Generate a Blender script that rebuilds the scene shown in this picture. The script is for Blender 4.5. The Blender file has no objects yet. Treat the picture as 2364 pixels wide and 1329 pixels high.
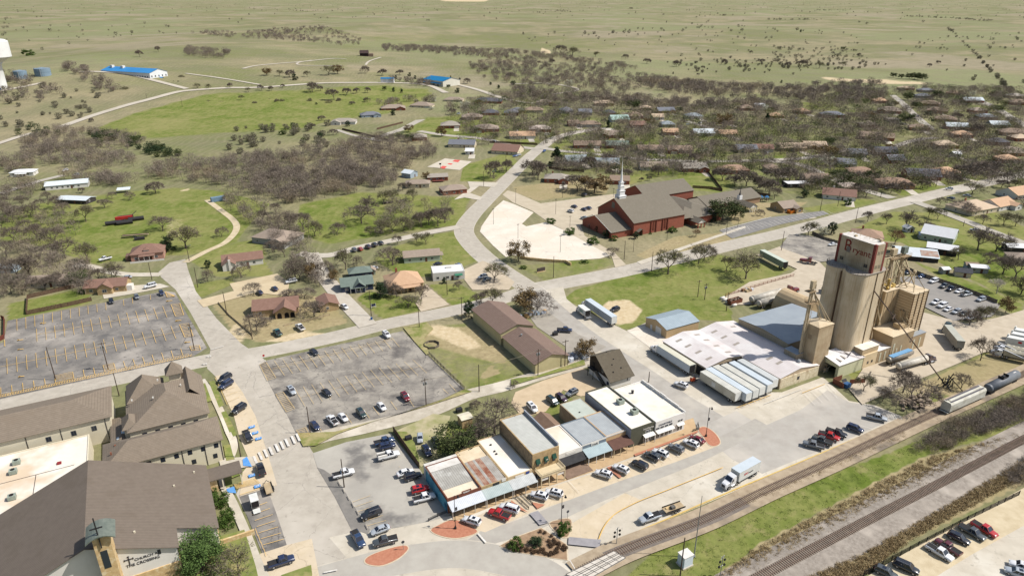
import bpy,math,random
import numpy as np
from mathutils import Vector,Matrix
R=math.radians
rng=random.Random(7)
scene=bpy.context.scene
col=scene.collection
# camera, sky, sun
CAMH,FPX,CX,CY,PITCH=118.0,1575.0,1182.0,664.5,R(22.937)
cam=bpy.data.cameras.new('camera');cam.sensor_width=36;cam.lens=FPX/2364*36
cam.clip_start=1;cam.clip_end=200000
camo=bpy.data.objects.new('camera',cam);col.objects.link(camo)
camo.location=(0,0,CAMH);camo.rotation_euler=(R(90)-PITCH,0,0);scene.camera=camo
SUN_EL,SUN_AZ=51.0,-3.0            
w=bpy.data.worlds.new('World');scene.world=w;w.use_nodes=True
nt=w.node_tree;sky=nt.nodes.new('ShaderNodeTexSky');sky.sky_type='NISHITA';sky.sun_disc=False
sky.sun_elevation=R(SUN_EL);sky.sun_rotation=R(90-SUN_AZ);sky.air_density=1.2;sky.dust_density=2.0
bg=nt.nodes['Background'];bg.inputs[1].default_value=0.09;nt.links.new(sky.outputs[0],bg.inputs[0])
sl=bpy.data.lights.new('sun','SUN');sl.energy=4.3;sl.angle=R(0.55);sl.color=(1,.965,.905)
so=bpy.data.objects.new('sun',sl);col.objects.link(so)
sd=Vector((math.cos(R(SUN_EL))*math.cos(R(SUN_AZ)),math.cos(R(SUN_EL))*math.sin(R(SUN_AZ)),math.sin(R(SUN_EL))))
so.rotation_euler=sd.to_track_quat('Z','Y').to_euler();so.location=(0,0,300)
scene.view_settings.view_transform='Standard';scene.view_settings.look='None'
scene.view_settings.exposure=0.40;scene.view_settings.gamma=1
scene.cycles.max_bounces=4;scene.cycles.diffuse_bounces=2;scene.cycles.transparent_max_bounces=4
# helpers
SP,CP=math.sin(PITCH),math.cos(PITCH)
def G(u,v,z=0.0):                    
 x=(u-CX)/FPX;y=-(v-CY)/FPX
 d=(x,CP+y*SP,-SP+y*CP);t=(CAMH-z)/-d[2]
 return Vector((d[0]*t,d[1]*t,z))
def proj(x,y,z=0.0):
 dz=z-CAMH;yc=y*SP+dz*CP;zc=y*CP-dz*SP
 return CX+FPX*x/zc,CY-FPX*yc/zc
def HZ(u,vb,vt):                     
 p=G(u,vb);lo,hi=0,110
 for _ in range(40):
  m=(lo+hi)/2
  if proj(p.x,p.y,m)[1] > vt:lo=m
  else:hi=m
 return lo
def Z(reg,x,y):                      
 ox,oy,k=reg
 return (ox+x/k,oy+y/k)
K1,K2=3.797,3.808
def V3(p):return Vector(p) if len(p) == 3 else Vector((p[0],p[1],0))
class MB:
 def __init__(s):s.v=[];s.f=[];s.m=[]
 def add(s,vs,fs,mi=0):
  o=len(s.v);s.v += [tuple(a) for a in vs];s.f += [[i+o for i in f] for f in fs];s.m += [mi]*len(fs);return s
 def face(s,pts,mi=0):return s.add(pts,[list(range(len(pts)))],mi)
 def prism(s,pts,z0,z1,mi=0,top=None,bottom=False):
  a=sum(pts[i][0]*pts[(i+1) % len(pts)][1]-pts[(i+1) % len(pts)][0]*pts[i][1] for i in range(len(pts)))
  if a < 0:pts=pts[::-1]
  n=len(pts);vs=[(p[0],p[1],z0) for p in pts]+[(p[0],p[1],z1) for p in pts]
  s.add(vs,[[i,(i+1) % n,n+(i+1) % n,n+i] for i in range(n)],mi)
  s.add(vs[n:],[list(range(n))],mi if top is None else top)
  if bottom:s.add(vs[:n],[list(range(n))[::-1]],mi)
  return s
 def box(s,c,d,rz=0.0,mi=0,top=None):   
  cr,sr=math.cos(rz),math.sin(rz)
  pts=[(c[0]+cr*x-sr*y,c[1]+sr*x+cr*y) for x,y in ((-d[0]/2,-d[1]/2),(d[0]/2,-d[1]/2),(d[0]/2,d[1]/2),(-d[0]/2,d[1]/2))]
  return s.prism(pts,c[2],c[2]+d[2],mi,top,True)
 def tube(s,p,q,r0,r1=None,n=6,mi=0,cap=True):
  p,q=Vector(p),Vector(q);r1=r0 if r1 is None else r1
  d=(q-p).normalized();a=d.orthogonal().normalized();b=d.cross(a)
  vs=[p+(a*math.cos(6.2832*i/n)+b*math.sin(6.2832*i/n))*r0 for i in range(n)]+[q+(a*math.cos(6.2832*i/n)+b*math.sin(6.2832*i/n))*r1 for i in range(n)]
  s.add(vs,[[i,(i+1) % n,n+(i+1) % n,n+i] for i in range(n)]+([list(range(n))[::-1],list(range(n,2*n))] if cap else []),mi);return s
 def bar(s,p,q,w,h=None,mi=0):          
  p,q=Vector(p),Vector(q);h=w if h is None else h
  d=(q-p).normalized();a=d.cross(Vector((0,0,1)))
  a=Vector((1,0,0)) if a.length < .01 else a.normalized();b=a.cross(d)
  vs=[e+a*x*w/2+b*y*h/2 for e in (p,q) for x,y in ((-1,-1),(1,-1),(1,1),(-1,1))]
  s.add(vs,[[0,1,5,4],[1,2,6,5],[2,3,7,6],[3,0,4,7],[3,2,1,0],[4,5,6,7]],mi);return s
 def lathe(s,c,prof,n=16,mi=0,squash=1):
  o=len(s.v);k=len(prof)
  for r,z in prof:s.v += [(c[0]+r*math.cos(6.2832*i/n),c[1]+r*squash*math.sin(6.2832*i/n),c[2]+z) for i in range(n)]
  for j in range(k-1):
   for i in range(n):s.f.append([o+j*n+i,o+j*n+(i+1) % n,o+(j+1)*n+(i+1) % n,o+(j+1)*n+i]);s.m.append(mi)
  s.f.append([o+(k-1)*n+i for i in range(n)]);s.m.append(mi);return s
 def build(s,name,mats,parent=None,smooth=False):
  vs=s.v
  if parent is not None and parent.name in XF:
   loc,rz=XF[parent.name];c,si=math.cos(-rz),math.sin(-rz)
   vs=[((x-loc[0])*c-(y-loc[1])*si,(x-loc[0])*si+(y-loc[1])*c,z-loc[2]) for x,y,z in vs]
  me=bpy.data.meshes.new(name);me.from_pydata(vs,[],s.f)
  for m in (mats if isinstance(mats,(list,tuple)) else [mats]):me.materials.append(m)
  me.polygons.foreach_set('material_index',s.m)
  if smooth:me.polygons.foreach_set('use_smooth',[True]*len(s.f))
  me.update();o=bpy.data.objects.new(name,me);col.objects.link(o)
  if parent is not None:
   o.parent=parent
   if parent.name in XF:XF[o.name]=XF[parent.name]
  return o
XF={}
def tag(o,label=None,cat=None,group=None,kind=None):
 if label:o['label']=label
 if cat:o['category']=cat
 if group:o['group']=group
 if kind:o['kind']=kind
 return o
def thing(name,label,cat,loc=(0,0,0),rz=0.0,group=None):
 o=bpy.data.objects.new(name,None);col.objects.link(o);o.empty_display_size=.5
 o.location=loc;o.rotation_euler=(0,0,rz);XF[o.name]=(Vector(loc),rz)
 return tag(o,label,cat,group)
def copy_tree(o,loc,rz=0.0,sc=1.0,label=None,cat=None,group=None,name=None):
 r=o.copy();col.objects.link(r);r.location=loc;r.rotation_euler=(0,0,rz)
 r.scale=(sc,sc,sc) if isinstance(sc,(int,float)) else sc
 if name:r.name=name
 if 'label' in r.keys() and not label:del r['label']
 tag(r,label,cat,group)
 for ch in KIDS.get(o,()):
  c=ch.copy();col.objects.link(c);c.parent=r
  for g in KIDS.get(ch,()):
   d=g.copy();col.objects.link(d);d.parent=c
 return r
KIDS={}
def learn(o):                          
 KIDS[o]=list(o.children)
 for c in KIDS[o]:KIDS[c]=list(c.children)
# materials
def lin(c):c /= 255;return c/12.92 if c <= .04045 else ((c+.055)/1.055)**2.4
def C(r,g,b,k=.74):return (lin(r)*k,lin(g)*k,lin(b)*k,1)
MATS={}
def M(name,c,c2=None,sc=.5,rough=.9,metal=0.0,detail=5,bump=0.0,stripe=None,c3=None,sc3=.06,spec=.3,contrast=1.0,crack=None,streak=None,zs=None):
 if name in MATS:return MATS[name]
 m=bpy.data.materials.new(name);m.use_nodes=True;t=m.node_tree;n=t.nodes;b=n['Principled BSDF']
 b.inputs['Roughness'].default_value=rough;b.inputs['Metallic'].default_value=metal
 b.inputs['Specular IOR Level'].default_value=spec;b.inputs['Base Color'].default_value=c
 MATS[name]=m
 if c2 is None and stripe is None:return m
 geo=n.new('ShaderNodeNewGeometry')
 def noise(scale,d):
  x=n.new('ShaderNodeTexNoise');x.inputs['Scale'].default_value=scale;x.inputs['Detail'].default_value=d
  x.inputs['Roughness'].default_value=.62;t.links.new(geo.outputs['Position'],x.inputs['Vector']);return x
 def mixc(fac,a,bb):
  x=n.new('ShaderNodeMix');x.data_type='RGBA';t.links.new(fac,x.inputs['Factor'])
  for sock,val in ((x.inputs['A'],a),(x.inputs['B'],bb)):
   if isinstance(val,tuple):sock.default_value=val
   else:t.links.new(val,sock)
  return x.outputs['Result']
 def ramp(sock,lo,hi):
  x=n.new('ShaderNodeMapRange');x.inputs['From Min'].default_value=lo;x.inputs['From Max'].default_value=hi
  t.links.new(sock,x.inputs['Value']);return x.outputs['Result']
 out=c;nz=None
 if c2 is not None:
  nz=noise(sc,detail);wdt=.18/contrast
  out=mixc(ramp(nz.outputs['Fac'],.5-wdt,.5+wdt),c,c2)
 if c3 is not None:
  n3=noise(sc3,4);out=mixc(ramp(n3.outputs['Fac'],.52,.66),out,c3)
 if streak:
  mp=n.new('ShaderNodeMapping');mp.inputs['Scale'].default_value=(.9,.9,.03);t.links.new(geo.outputs['Position'],mp.inputs['Vector'])
  sn=n.new('ShaderNodeTexNoise');sn.inputs['Detail'].default_value=6;t.links.new(mp.outputs[0],sn.inputs['Vector']);out=mixc(ramp(sn.outputs['Fac'],.5,.72),out,C(*streak))
 if zs:
  wv=n.new('ShaderNodeTexWave');wv.bands_direction='Z';wv.inputs['Scale'].default_value=.314/zs;wv.inputs['Distortion'].default_value=.4;t.links.new(geo.outputs['Position'],wv.inputs['Vector']);sn=noise(2.2,3)
  x=n.new('ShaderNodeMix');x.data_type='RGBA';x.blend_type='MULTIPLY';x.inputs['Factor'].default_value=1;t.links.new(mixc(ramp(wv.outputs['Fac'],0,.5),(.82,.82,.82,1),(1,1,1,1)),x.inputs['B']);t.links.new(mixc(ramp(sn.outputs['Fac'],.55,.7),out,tuple(q*.8 for q in c[:3])+(1,)),x.inputs['A']);out=x.outputs['Result']
 if crack is not None:
  sp=noise(.55,2);out=mixc(ramp(sp.outputs['Fac'],.63,.74),out,tuple(q*.72 for q in c[:3])+(1,))
  vo=n.new('ShaderNodeTexVoronoi');vo.feature='DISTANCE_TO_EDGE';vo.inputs['Scale'].default_value=crack[0]
  wn=noise(.5,4);ad=n.new('ShaderNodeVectorMath');ad.operation='MULTIPLY_ADD';t.links.new(wn.outputs['Color'],ad.inputs[0]);ad.inputs[1].default_value=(2.4,2.4,0);t.links.new(geo.outputs['Position'],ad.inputs[2])
  fl=n.new('ShaderNodeVectorMath');fl.operation='MULTIPLY';t.links.new(ad.outputs[0],fl.inputs[0]);fl.inputs[1].default_value=(1,1,0);t.links.new(fl.outputs[0],vo.inputs['Vector'])
  rg_=ramp(vo.outputs['Distance'],0,crack[1]);out=mixc(rg_,C(*crack[2]),out)
 if stripe is not None:
  ang,per,dark=stripe
  mp=n.new('ShaderNodeMapping');mp.inputs['Rotation'].default_value=(0,0,-R(ang));t.links.new(geo.outputs['Position'],mp.inputs['Vector'])
  wv=n.new('ShaderNodeTexWave');wv.inputs['Scale'].default_value=.314/per;wv.bands_direction='X';t.links.new(mp.outputs[0],wv.inputs['Vector'])
  dk=mixc(ramp(wv.outputs['Fac'],.0,.35),(dark,dark,dark,1),(1,1,1,1))
  x=n.new('ShaderNodeMix');x.data_type='RGBA';x.blend_type='MULTIPLY';x.inputs['Factor'].default_value=1
  t.links.new(dk,x.inputs['B'])
  if isinstance(out,tuple):x.inputs['A'].default_value=out
  else:t.links.new(out,x.inputs['A'])
  out=x.outputs['Result']
 if not isinstance(out,tuple):t.links.new(out,b.inputs['Base Color'])
 if bump and nz:
  bp=n.new('ShaderNodeBump');bp.inputs['Strength'].default_value=bump;bp.inputs['Distance'].default_value=.2
  t.links.new(nz.outputs['Fac'],bp.inputs['Height']);t.links.new(bp.outputs[0],b.inputs['Normal'])
 return m
GRID=28.5                             
ASPH=M('aged asphalt',C(196,187,172),C(178,169,155),.35,c3=C(205,196,182),sc3=.03,detail=9,crack=(.07,.005,(158,151,141)))
CONC=M('pale concrete',C(212,202,184),C(194,184,166),.25,c3=C(222,214,198),sc3=.05,detail=8,crack=(.08,.004,(178,169,154)))
WCONC=M('white concrete',C(238,228,212),C(222,210,192),.12,c3=C(230,214,194),sc3=.04,detail=9,crack=(.09,.005,(196,184,166)))
TCONC=M('tan concrete',C(220,203,176),C(206,188,158),.3,c3=C(212,196,172),sc3=.05,detail=10,crack=(.1,.005,(182,166,142)))
DARKLOT=M('worn dark asphalt',C(128,122,115),C(176,168,155),.16,c3=C(108,103,98),sc3=.11,detail=12,contrast=1.2,crack=(.11,.006,(98,94,91)))
DARKLOT2=M('sealed dark asphalt',C(108,105,102),C(154,147,138),.14,c3=C(176,168,158),sc3=.045,detail=12,crack=(.11,.006,(98,95,93)))
GRAVEL=M('gravel',C(206,196,178),C(180,169,150),.5,c3=C(220,210,192),sc3=.08,detail=10)
TANDIRT=M('tan dirt',C(220,204,172),C(194,176,142),.3,detail=10)
BRICKP=M('red pavers',C(196,136,108),C(178,116,90),1.5,detail=6)
YEL=M('yellow paint',C(242,196,96),C(222,182,112),.8)
YEL2=M('faded yellow paint',C(230,192,116),C(204,178,128),.6)
WHT=M('white paint',C(238,234,226),C(205,198,188),.9)
BLUEP=M('blue paint',C(80,150,222),C(110,165,220),.9)
# ground sheet
def inside(u,v,poly):
 r=np.zeros(u.shape,bool);n=len(poly)
 for i in range(n):
  x1,y1=poly[i];x2,y2=poly[(i+1) % n]
  c=((y1 > v) != (y2 > v)) & (u < (x2-x1)*(v-y1)/(y2-y1+1e-9)+x1);r ^= c
 return r
def edge_dist(u,v,poly):
 d=np.full(u.shape,1e9);n=len(poly)
 for i in range(n):
  x1,y1=poly[i];x2,y2=poly[(i+1) % n];L=(x2-x1)**2+(y2-y1)**2+1e-9
  t=np.clip(((u-x1)*(x2-x1)+(v-y1)*(y2-y1))/L,0,1)
  d=np.minimum(d,np.hypot(u-x1-t*(x2-x1),v-y1-t*(y2-y1)))
 return d
def wpoly(px):return [tuple(G(u,v)[:2]) for u,v in px]
def relief(x,y):
 x,y=np.asarray(x,float),np.asarray(y,float)
 k=np.clip((y-850)/900,0,1);k=k*k*(3-2*k)
 h=7*np.sin(x/410+1.3)*np.sin(y/520+.4)+5*np.sin(x/230-y/310+.7)+6*np.sin(x/700+y/390)
 far=np.clip((y-2500)/9000,0,1)*14*(1+np.sin(x/1900+y/2300))+np.clip((y-9000)/45000,0,1)*150
 m=np.clip((y-640)/420,0,1);m=m*m*(3-2*m)
 return k*(h+6)*np.clip(1.2-y/30000,.3,1)+far+26*m*np.exp(-((x+640)/330)**2)*np.clip(1.6-y/2600,0,1)
def grow(a,b,n,s0=2.4):
 lo,hi=1.0001,1.5
 for _ in range(60):
  q=(lo+hi)/2
  if s0*(q**n-1)/(q-1) > b-a:hi=q
  else:lo=q
 return [a+s0*(lo**i-1)/(lo-1) for i in range(1,n+1)]
xs=np.arange(-300,301,2.2);xs=np.concatenate([[-300-q for q in grow(0,45000,80)][::-1],xs,[300+q for q in grow(0,45000,80)]])
ys=np.concatenate([np.arange(60,480,2.0),[478+q for q in grow(0,70000,130)]])
XX,YY=np.meshgrid(xs,ys);ZZ=relief(XX,YY)
PAINT={
 'green':[
 (.52,[(1020,270),(1250,235),(1800,262),(1960,245),(2364,230),(2400,440),(2080,445),(1900,470),(1700,430),(1290,410),(1300,340),(1090,335)],10),(.8,[(1480,355),(1640,352),(1650,368),(1480,366)],3),(.8,[(1780,352),(1960,350),(1960,362),(1790,366)],3),(.8,[(2060,440),(2190,415),(2190,430),(2080,455)],3),(.8,[(1170,322),(1250,318),(1240,336),(1160,332)],3),(.75,[(940,285),(1010,275),(1020,300),(930,310)],4),
 (.75,[(205,300),(330,255),(480,215),(700,205),(880,195),(985,203),(1010,222),(900,262),(740,287),(690,300),(520,308),(330,322)],3),
 (.35,[(150,195),(300,180),(430,200),(330,245),(240,235)],3),
 (1.,[(60,475),(180,455),(400,432),(500,440),(625,470),(575,520),(545,560),(440,590),(380,590),(220,610),(60,560),(0,560),(0,500)],6),
 (.8,[(690,470),(830,442),(1000,450),(1090,455),(1065,520),(900,542),(760,565),(680,545)],6),
 (.9,[(905,570),(1000,540),(1055,533),(1110,600),(1010,640),(930,640),(860,600)],4),
 (.9,[(1070,380),(1180,350),(1200,380),(1140,420),(1060,420)],4),
 (1.,[(1300,690),(1330,668),(1430,640),(1660,587),(1830,620),(1740,660),(1660,690),(1690,720),(1690,742),(1530,735),(1442,762),(1420,745),(1330,705)],4),
 (.6,[(930,765),(1000,750),(1075,742),(1250,880),(1080,905),(1000,825)],5),
 (1.,[(1440,1340),(1540,1232),(1800,1136),(2050,1046),(2240,962),(2400,900),(2400,975),(2130,1055),(1960,1145),(1740,1262),(1660,1340)],5),
 (.95,[(1930,545),(2060,488),(2160,490),(2260,530),(2364,590),(2400,720),(2250,650),(2080,560)],5),
 (.9,[(2130,490),(2260,470),(2400,540),(2400,600),(2260,540)],5),
 (.85,[(2080,590),(2220,640),(2364,700),(2364,740),(2200,660)],5),
 (.9,[(15,700),(70,690),(205,662),(210,700),(70,728),(15,745)],4),
 (.9,[(430,660),(535,640),(545,655),(460,690)],3),(.8,[(430,600),(500,560),(590,570),(640,640),(500,640)],4),
 (.9,[(820,690),(850,670),(960,690),(985,715),(880,738)],4),(.95,[(985,655),(1060,655),(1130,690),(1040,705)],4),
 (.9,[(1560,400),(1660,395),(1700,430),(1660,445),(1580,440)],4),(.7,[(1440,400),(1560,370),(1600,390),(1450,430)],4),
 (.8,[(1270,330),(1500,320),(1600,350),(1500,370),(1280,360)],6),(.75,[(980,270),(1100,260),(1180,300),(1100,330),(960,310)],6),
 (.7,[(1840,480),(2000,455),(2040,465),(1900,500)],4),(.6,[(1180,610),(1440,590),(1440,610),(1260,655)],5),
 (.7,[(1800,350),(1900,345),(2000,375),(1880,420)],6),(.7,[(2030,450),(2200,420),(2300,400),(2100,440)],4),
 (.8,[(1950,840),(2080,800),(2180,830),(2060,880),(1970,905)],4),(.75,[(2150,870),(2310,790),(2400,800),(2300,850),(2180,930),(2140,930)],4),
 (.8,[(930,990),(1000,960),(1080,985),(1060,1050),(960,1050)],3),(.7,[(1220,955),(1300,900),(1330,925),(1260,985)],3),
 (.7,[(1850,235),(1930,230),(1935,255),(1855,255)],3),(.45,[(700,120),(900,70),(1300,80),(1600,100),(1500,130),(1000,110)],8),
 (.4,[(0,110),(300,90),(560,105),(590,130),(300,150),(0,150)],8),(.35,[(1900,160),(2100,150),(2150,170),(1930,180)],5),
 (.4,[(2200,100),(2364,95),(2364,115),(2230,118)],5),(.4,[(420,30),(760,35),(600,50),(350,45)],5),
 (.9,[(540,560),(600,550),(620,590),(540,600)],4)],
 'dry':[
 (1.,[(1100,880),(1130,840),(1160,860)],4),(.9,[(488,705),(600,655),(760,690),(808,745),(600,792),(540,770)],4),
 (1.,[(1465,590),(1560,545),(1690,535),(1700,555),(1600,585),(1500,600)],4),(.8,[(1660,470),(1870,465),(1830,490),(1690,520)],3),
 (.8,[(1180,430),(1270,420),(1420,410),(1400,450),(1240,465),(1190,445)],5),
 (.8,[(960,760),(1080,750),(1150,790),(1190,850),(1060,820),(960,790)],8),
 (.34,[(0,340),(300,335),(700,300),(1000,330),(1000,440),(700,440),(600,460),(0,430)],12),
 (.34,[(700,250),(1000,240),(1200,300),(950,320),(800,310)],8),
 (1.,[(1640,1340),(1740,1262),(1960,1145),(2130,1055),(2400,985),(2400,1005),(2010,1170),(1760,1329)],4),
 (1.,[(1850,1340),(2000,1270),(2200,1140),(2400,1045),(2400,1100),(2100,1250),(1960,1340)],4),
 (.7,[(1420,1260),(1560,1215),(1900,1075),(2100,985),(2100,1010),(1800,1135),(1540,1235)],3),
 (.8,[(2080,900),(2310,800),(2400,780),(2364,850),(2200,915)],4),
 (.3,[(1800,120),(2364,130),(2364,230),(1800,190)],15),(.35,[(0,40),(300,30),(420,45),(300,62),(0,60)],6),
 (.3,[(1000,60),(1500,50),(1700,70),(1300,85)],6),(.3,[(2050,60),(2364,45),(2364,90),(2100,90)],8)],
 'bare':[
 (1.,[(1380,720),(1400,695),(1450,690),(1485,715),(1465,745),(1425,750)],8),(.8,[(1000,745),(1060,755),(1120,800),(1080,810),(1010,780),(960,770)],8),
 (.7,[(410,440),(440,432),(440,440),(415,444)],3),(.5,[(380,500),(440,490),(420,560),(370,550)],12),
 (.9,[(1890,178),(2020,183),(2150,190),(2150,198),(1990,192),(1890,184)],2),(.9,[(2190,132),(2250,135),(2290,142),(2230,142)],2),
 (.8,[(1250,110),(1275,118),(1270,126),(1245,124)],2),(.7,[(430,77),(550,78),(550,81),(440,82)],1),
 (1.,[(1010,0),(1130,0),(1120,4),(1030,4)],1),(.5,[(1460,135),(1530,140),(1450,145)],2),
 (.6,[(500,780),(545,740),(580,770),(560,800)],5),(.7,[(600,790),(700,760),(760,770),(650,792)],3),
 (.5,[(2020,880),(2100,860),(2160,900),(2130,940),(2060,930)],5)]}
uu,vv=proj(XX.ravel(),YY.ravel(),ZZ.ravel())
CHAN=np.zeros((XX.size,4),np.float32);CHAN[:,3]=1
for ci,key in enumerate(('green','dry','bare')):
 for st,poly,soft in PAINT[key]:
  pu=[q[0] for q in poly];pv=[q[1] for q in poly]
  sel=np.where((uu > min(pu)-soft) & (uu < max(pu)+soft) & (vv > min(pv)-soft) & (vv < max(pv)+soft))[0]
  if not len(sel):continue
  s_u,s_v=uu[sel],vv[sel];d=edge_dist(s_u,s_v,poly);ins=inside(s_u,s_v,poly)
  k=np.clip(.5+np.where(ins,d,-d)/(2*soft),0,1)*st
  CHAN[sel,ci]=np.maximum(CHAN[sel,ci],k)
me=bpy.data.meshes.new('ground');nx,ny=len(xs),len(ys)
idx=np.arange(nx*ny).reshape(ny,nx)
quads=np.stack([idx[:-1,:-1],idx[:-1,1:],idx[1:,1:],idx[1:,:-1]],-1).reshape(-1,4)
me.vertices.add(nx*ny);me.vertices.foreach_set('co',np.stack([XX,YY,ZZ],-1).ravel().astype(np.float32))
me.loops.add(quads.size);me.loops.foreach_set('vertex_index',quads.ravel().astype(np.int32))
me.polygons.add(len(quads));me.polygons.foreach_set('loop_start',np.arange(0,quads.size,4,dtype=np.int32))
me.polygons.foreach_set('use_smooth',np.ones(len(quads),bool));me.update(calc_edges=True)
at=me.attributes.new('cover','FLOAT_COLOR','POINT');at.data.foreach_set('color',CHAN.ravel())
def ground_mat():
 m=bpy.data.materials.new('grassland');m.use_nodes=True;t=m.node_tree;n=t.nodes;b=n['Principled BSDF']
 b.inputs['Roughness'].default_value=1;b.inputs['Specular IOR Level'].default_value=.1
 geo=n.new('ShaderNodeNewGeometry');atn=n.new('ShaderNodeAttribute');atn.attribute_name='cover'
 sep=n.new('ShaderNodeSeparateColor');t.links.new(atn.outputs['Color'],sep.inputs[0])
 def noise(sc,d=6,stretch=None,rough=.6):
  x=n.new('ShaderNodeTexNoise');x.inputs['Scale'].default_value=sc;x.inputs['Detail'].default_value=d;x.inputs['Roughness'].default_value=rough
  if stretch:
   mp=n.new('ShaderNodeMapping');mp.inputs['Scale'].default_value=stretch;mp.inputs['Rotation'].default_value=(0,0,R(-12))
   t.links.new(geo.outputs['Position'],mp.inputs[0]);t.links.new(mp.outputs[0],x.inputs['Vector'])
  else:t.links.new(geo.outputs['Position'],x.inputs['Vector'])
  return x.outputs['Fac']
 def rg(s,lo,hi,a=0.,bb=1.):
  x=n.new('ShaderNodeMapRange');x.inputs['From Min'].default_value=lo;x.inputs['From Max'].default_value=hi
  x.inputs['To Min'].default_value=a;x.inputs['To Max'].default_value=bb;t.links.new(s,x.inputs['Value']);return x.outputs['Result']
 def mix(f,a,bb):
  x=n.new('ShaderNodeMix');x.data_type='RGBA'
  t.links.new(f,x.inputs['Factor'])
  for sk,v in ((x.inputs['A'],a),(x.inputs['B'],bb)):
   if isinstance(v,tuple):sk.default_value=v
   else:t.links.new(v,sk)
  return x.outputs['Result']
 def math_(op,a,bb):
  x=n.new('ShaderNodeMath');x.operation=op
  for sk,v in ((x.inputs[0],a),(x.inputs[1],bb)):
   if isinstance(v,(int,float)):sk.default_value=v
   else:t.links.new(v,sk)
  return x.outputs[0]
 fine=noise(.55,8);mid=noise(.045,7);big=noise(.0035,5,(1,.9,1));blot=noise(.012,6)
 field=mix(rg(big,.45,.55),C(132,136,88),C(172,160,126))
 field=mix(rg(blot,.45,.62,0,.8),field,C(128,131,94));field=mix(rg(noise(.0011,4,(1.1,.8,1)),.5,.56,0,.85),field,C(148,154,108));field=mix(rg(noise(.0017,5,(1.2,.8,1)),.54,.6,0,.85),field,C(178,164,140))
 field=mix(rg(mid,.42,.7,0,.8),field,C(146,138,110))
 field=mix(rg(fine,.3,.8,0,.65),field,C(106,102,76))
 gcol=mix(rg(mid,.36,.64),C(110,126,52),C(146,146,86))
 gcol=mix(rg(fine,.35,.75,0,.7),gcol,C(82,100,36))
 gcol=mix(rg(blot,.45,.68,0,.75),gcol,C(152,146,96))
 def cov(ch,lo=.62):              
  return rg(math_('SUBTRACT',math_('MULTIPLY',sep.outputs[ch],1.7),math_('ADD',math_('MULTIPLY',mid,.9),math_('MULTIPLY',fine,.5))),0,.45)
 wv=n.new('ShaderNodeTexWave');wv.inputs['Scale'].default_value=.05;wv.inputs['Distortion'].default_value=16;wv.inputs['Detail'].default_value=3;wv.inputs['Detail Scale'].default_value=.4;t.links.new(geo.outputs['Position'],wv.inputs['Vector'])
 gcol=mix(rg(wv.outputs['Fac'],.3,1,0,.2),gcol,C(150,154,92));field=mix(rg(wv.outputs['Fac'],.6,1,0,.15),field,C(186,174,140))
 spk=noise(.16,9,None,.75);gcol=mix(rg(spk,.52,.66,0,.7),gcol,C(160,148,104));gcol=mix(rg(spk,.32,.46,.55,0),gcol,C(70,86,32))
 dcol=mix(rg(fine,.35,.7),C(184,168,130),C(150,134,102));dcol=mix(rg(mid,.4,.65),dcol,C(160,148,108))
 bcol=mix(rg(fine,.35,.7),C(218,200,166),C(196,174,136))
 out=mix(cov(0),field,gcol);out=mix(cov(1),out,dcol);out=mix(cov(2),out,bcol)
 t.links.new(out,b.inputs['Base Color'])
 bp=n.new('ShaderNodeBump');bp.inputs['Strength'].default_value=.5;bp.inputs['Distance'].default_value=.35
 t.links.new(fine,bp.inputs['Height']);t.links.new(bp.outputs[0],b.inputs['Normal'])
 return m
GROUND=ground_mat();me.materials.append(GROUND)
go=bpy.data.objects.new('ground',me);col.objects.link(go);tag(go,'rolling olive and tan grassland with green lawns around the town','ground',kind='structure')
def gz(x,y):return float(relief(x,y))
def GT(u,v):                          
 z=0.0
 for _ in range(6):
  p=G(u,v,z)
  z=gz(p.x,min(p.y,60000))
 p=G(u,v,z);return p
# paving
r1,r2,r3,r4=(0,980,K2),(590,980,K2),(1180,980,K2),(1764,980,K2)
r5,r6,r7,r8=(0,650,K1),(590,650,K1),(1180,650,K1),(1764,650,K1)
q1,q2,q3,q4=(0,330,K1),(590,330,K1),(1180,330,K1),(1764,330,K1)
t1,t2,t3,t4=(0,0,K1),(590,0,K1),(1180,0,K1),(1764,0,K1)
def ZZs(reg,pts):return [Z(reg,*p) for p in pts]
def catmull(P,n=8,closed=False):
 out=[];m=len(P);P=[Vector(p) for p in P]
 rngi=range(m if closed else m-1)
 for i in rngi:
  p1,p2=P[i],P[(i+1) % m]
  p0=P[(i-1) % m] if closed or i > 0 else p1*2-p2
  p3=P[(i+2) % m] if closed or i+2 < m else p2*2-p1
  for k in range(n):
   t=k/n;out.append(.5*((2*p1)+(p2-p0)*t+(2*p0-5*p1+4*p2-p3)*t*t+(3*p1-p0-3*p2+p3)*t**3))
 if not closed:out.append(P[-1])
 return out
LEVEL=[0.02]
def nz():
 LEVEL[0] += .005;return LEVEL[0]
def sheet(name,px,mat,label,curved=False,z=None,cat=None):
 z=nz() if z is None else z
 pts=[G(u,v) for u,v in px]
 if curved:pts=catmull(pts,5,True)
 o=MB().face([(p.x,p.y,z) for p in pts]).build(name,mat)
 if o.data.polygons[0].normal.z < 0:o.data.flip_normals()
 return tag(o,label,cat or name.replace('_',' '),kind='structure')
def strip_pts(P,width):
 L,Rr=[],[]
 for i,p in enumerate(P):
  a=P[max(0,i-1)];b=P[min(len(P)-1,i+1)];d=(b-a);d.z=0;d.normalize();nrm=Vector((-d.y,d.x,0))
  L.append(p+nrm*width/2);Rr.append(p-nrm*width/2)
 return L,Rr
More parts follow.
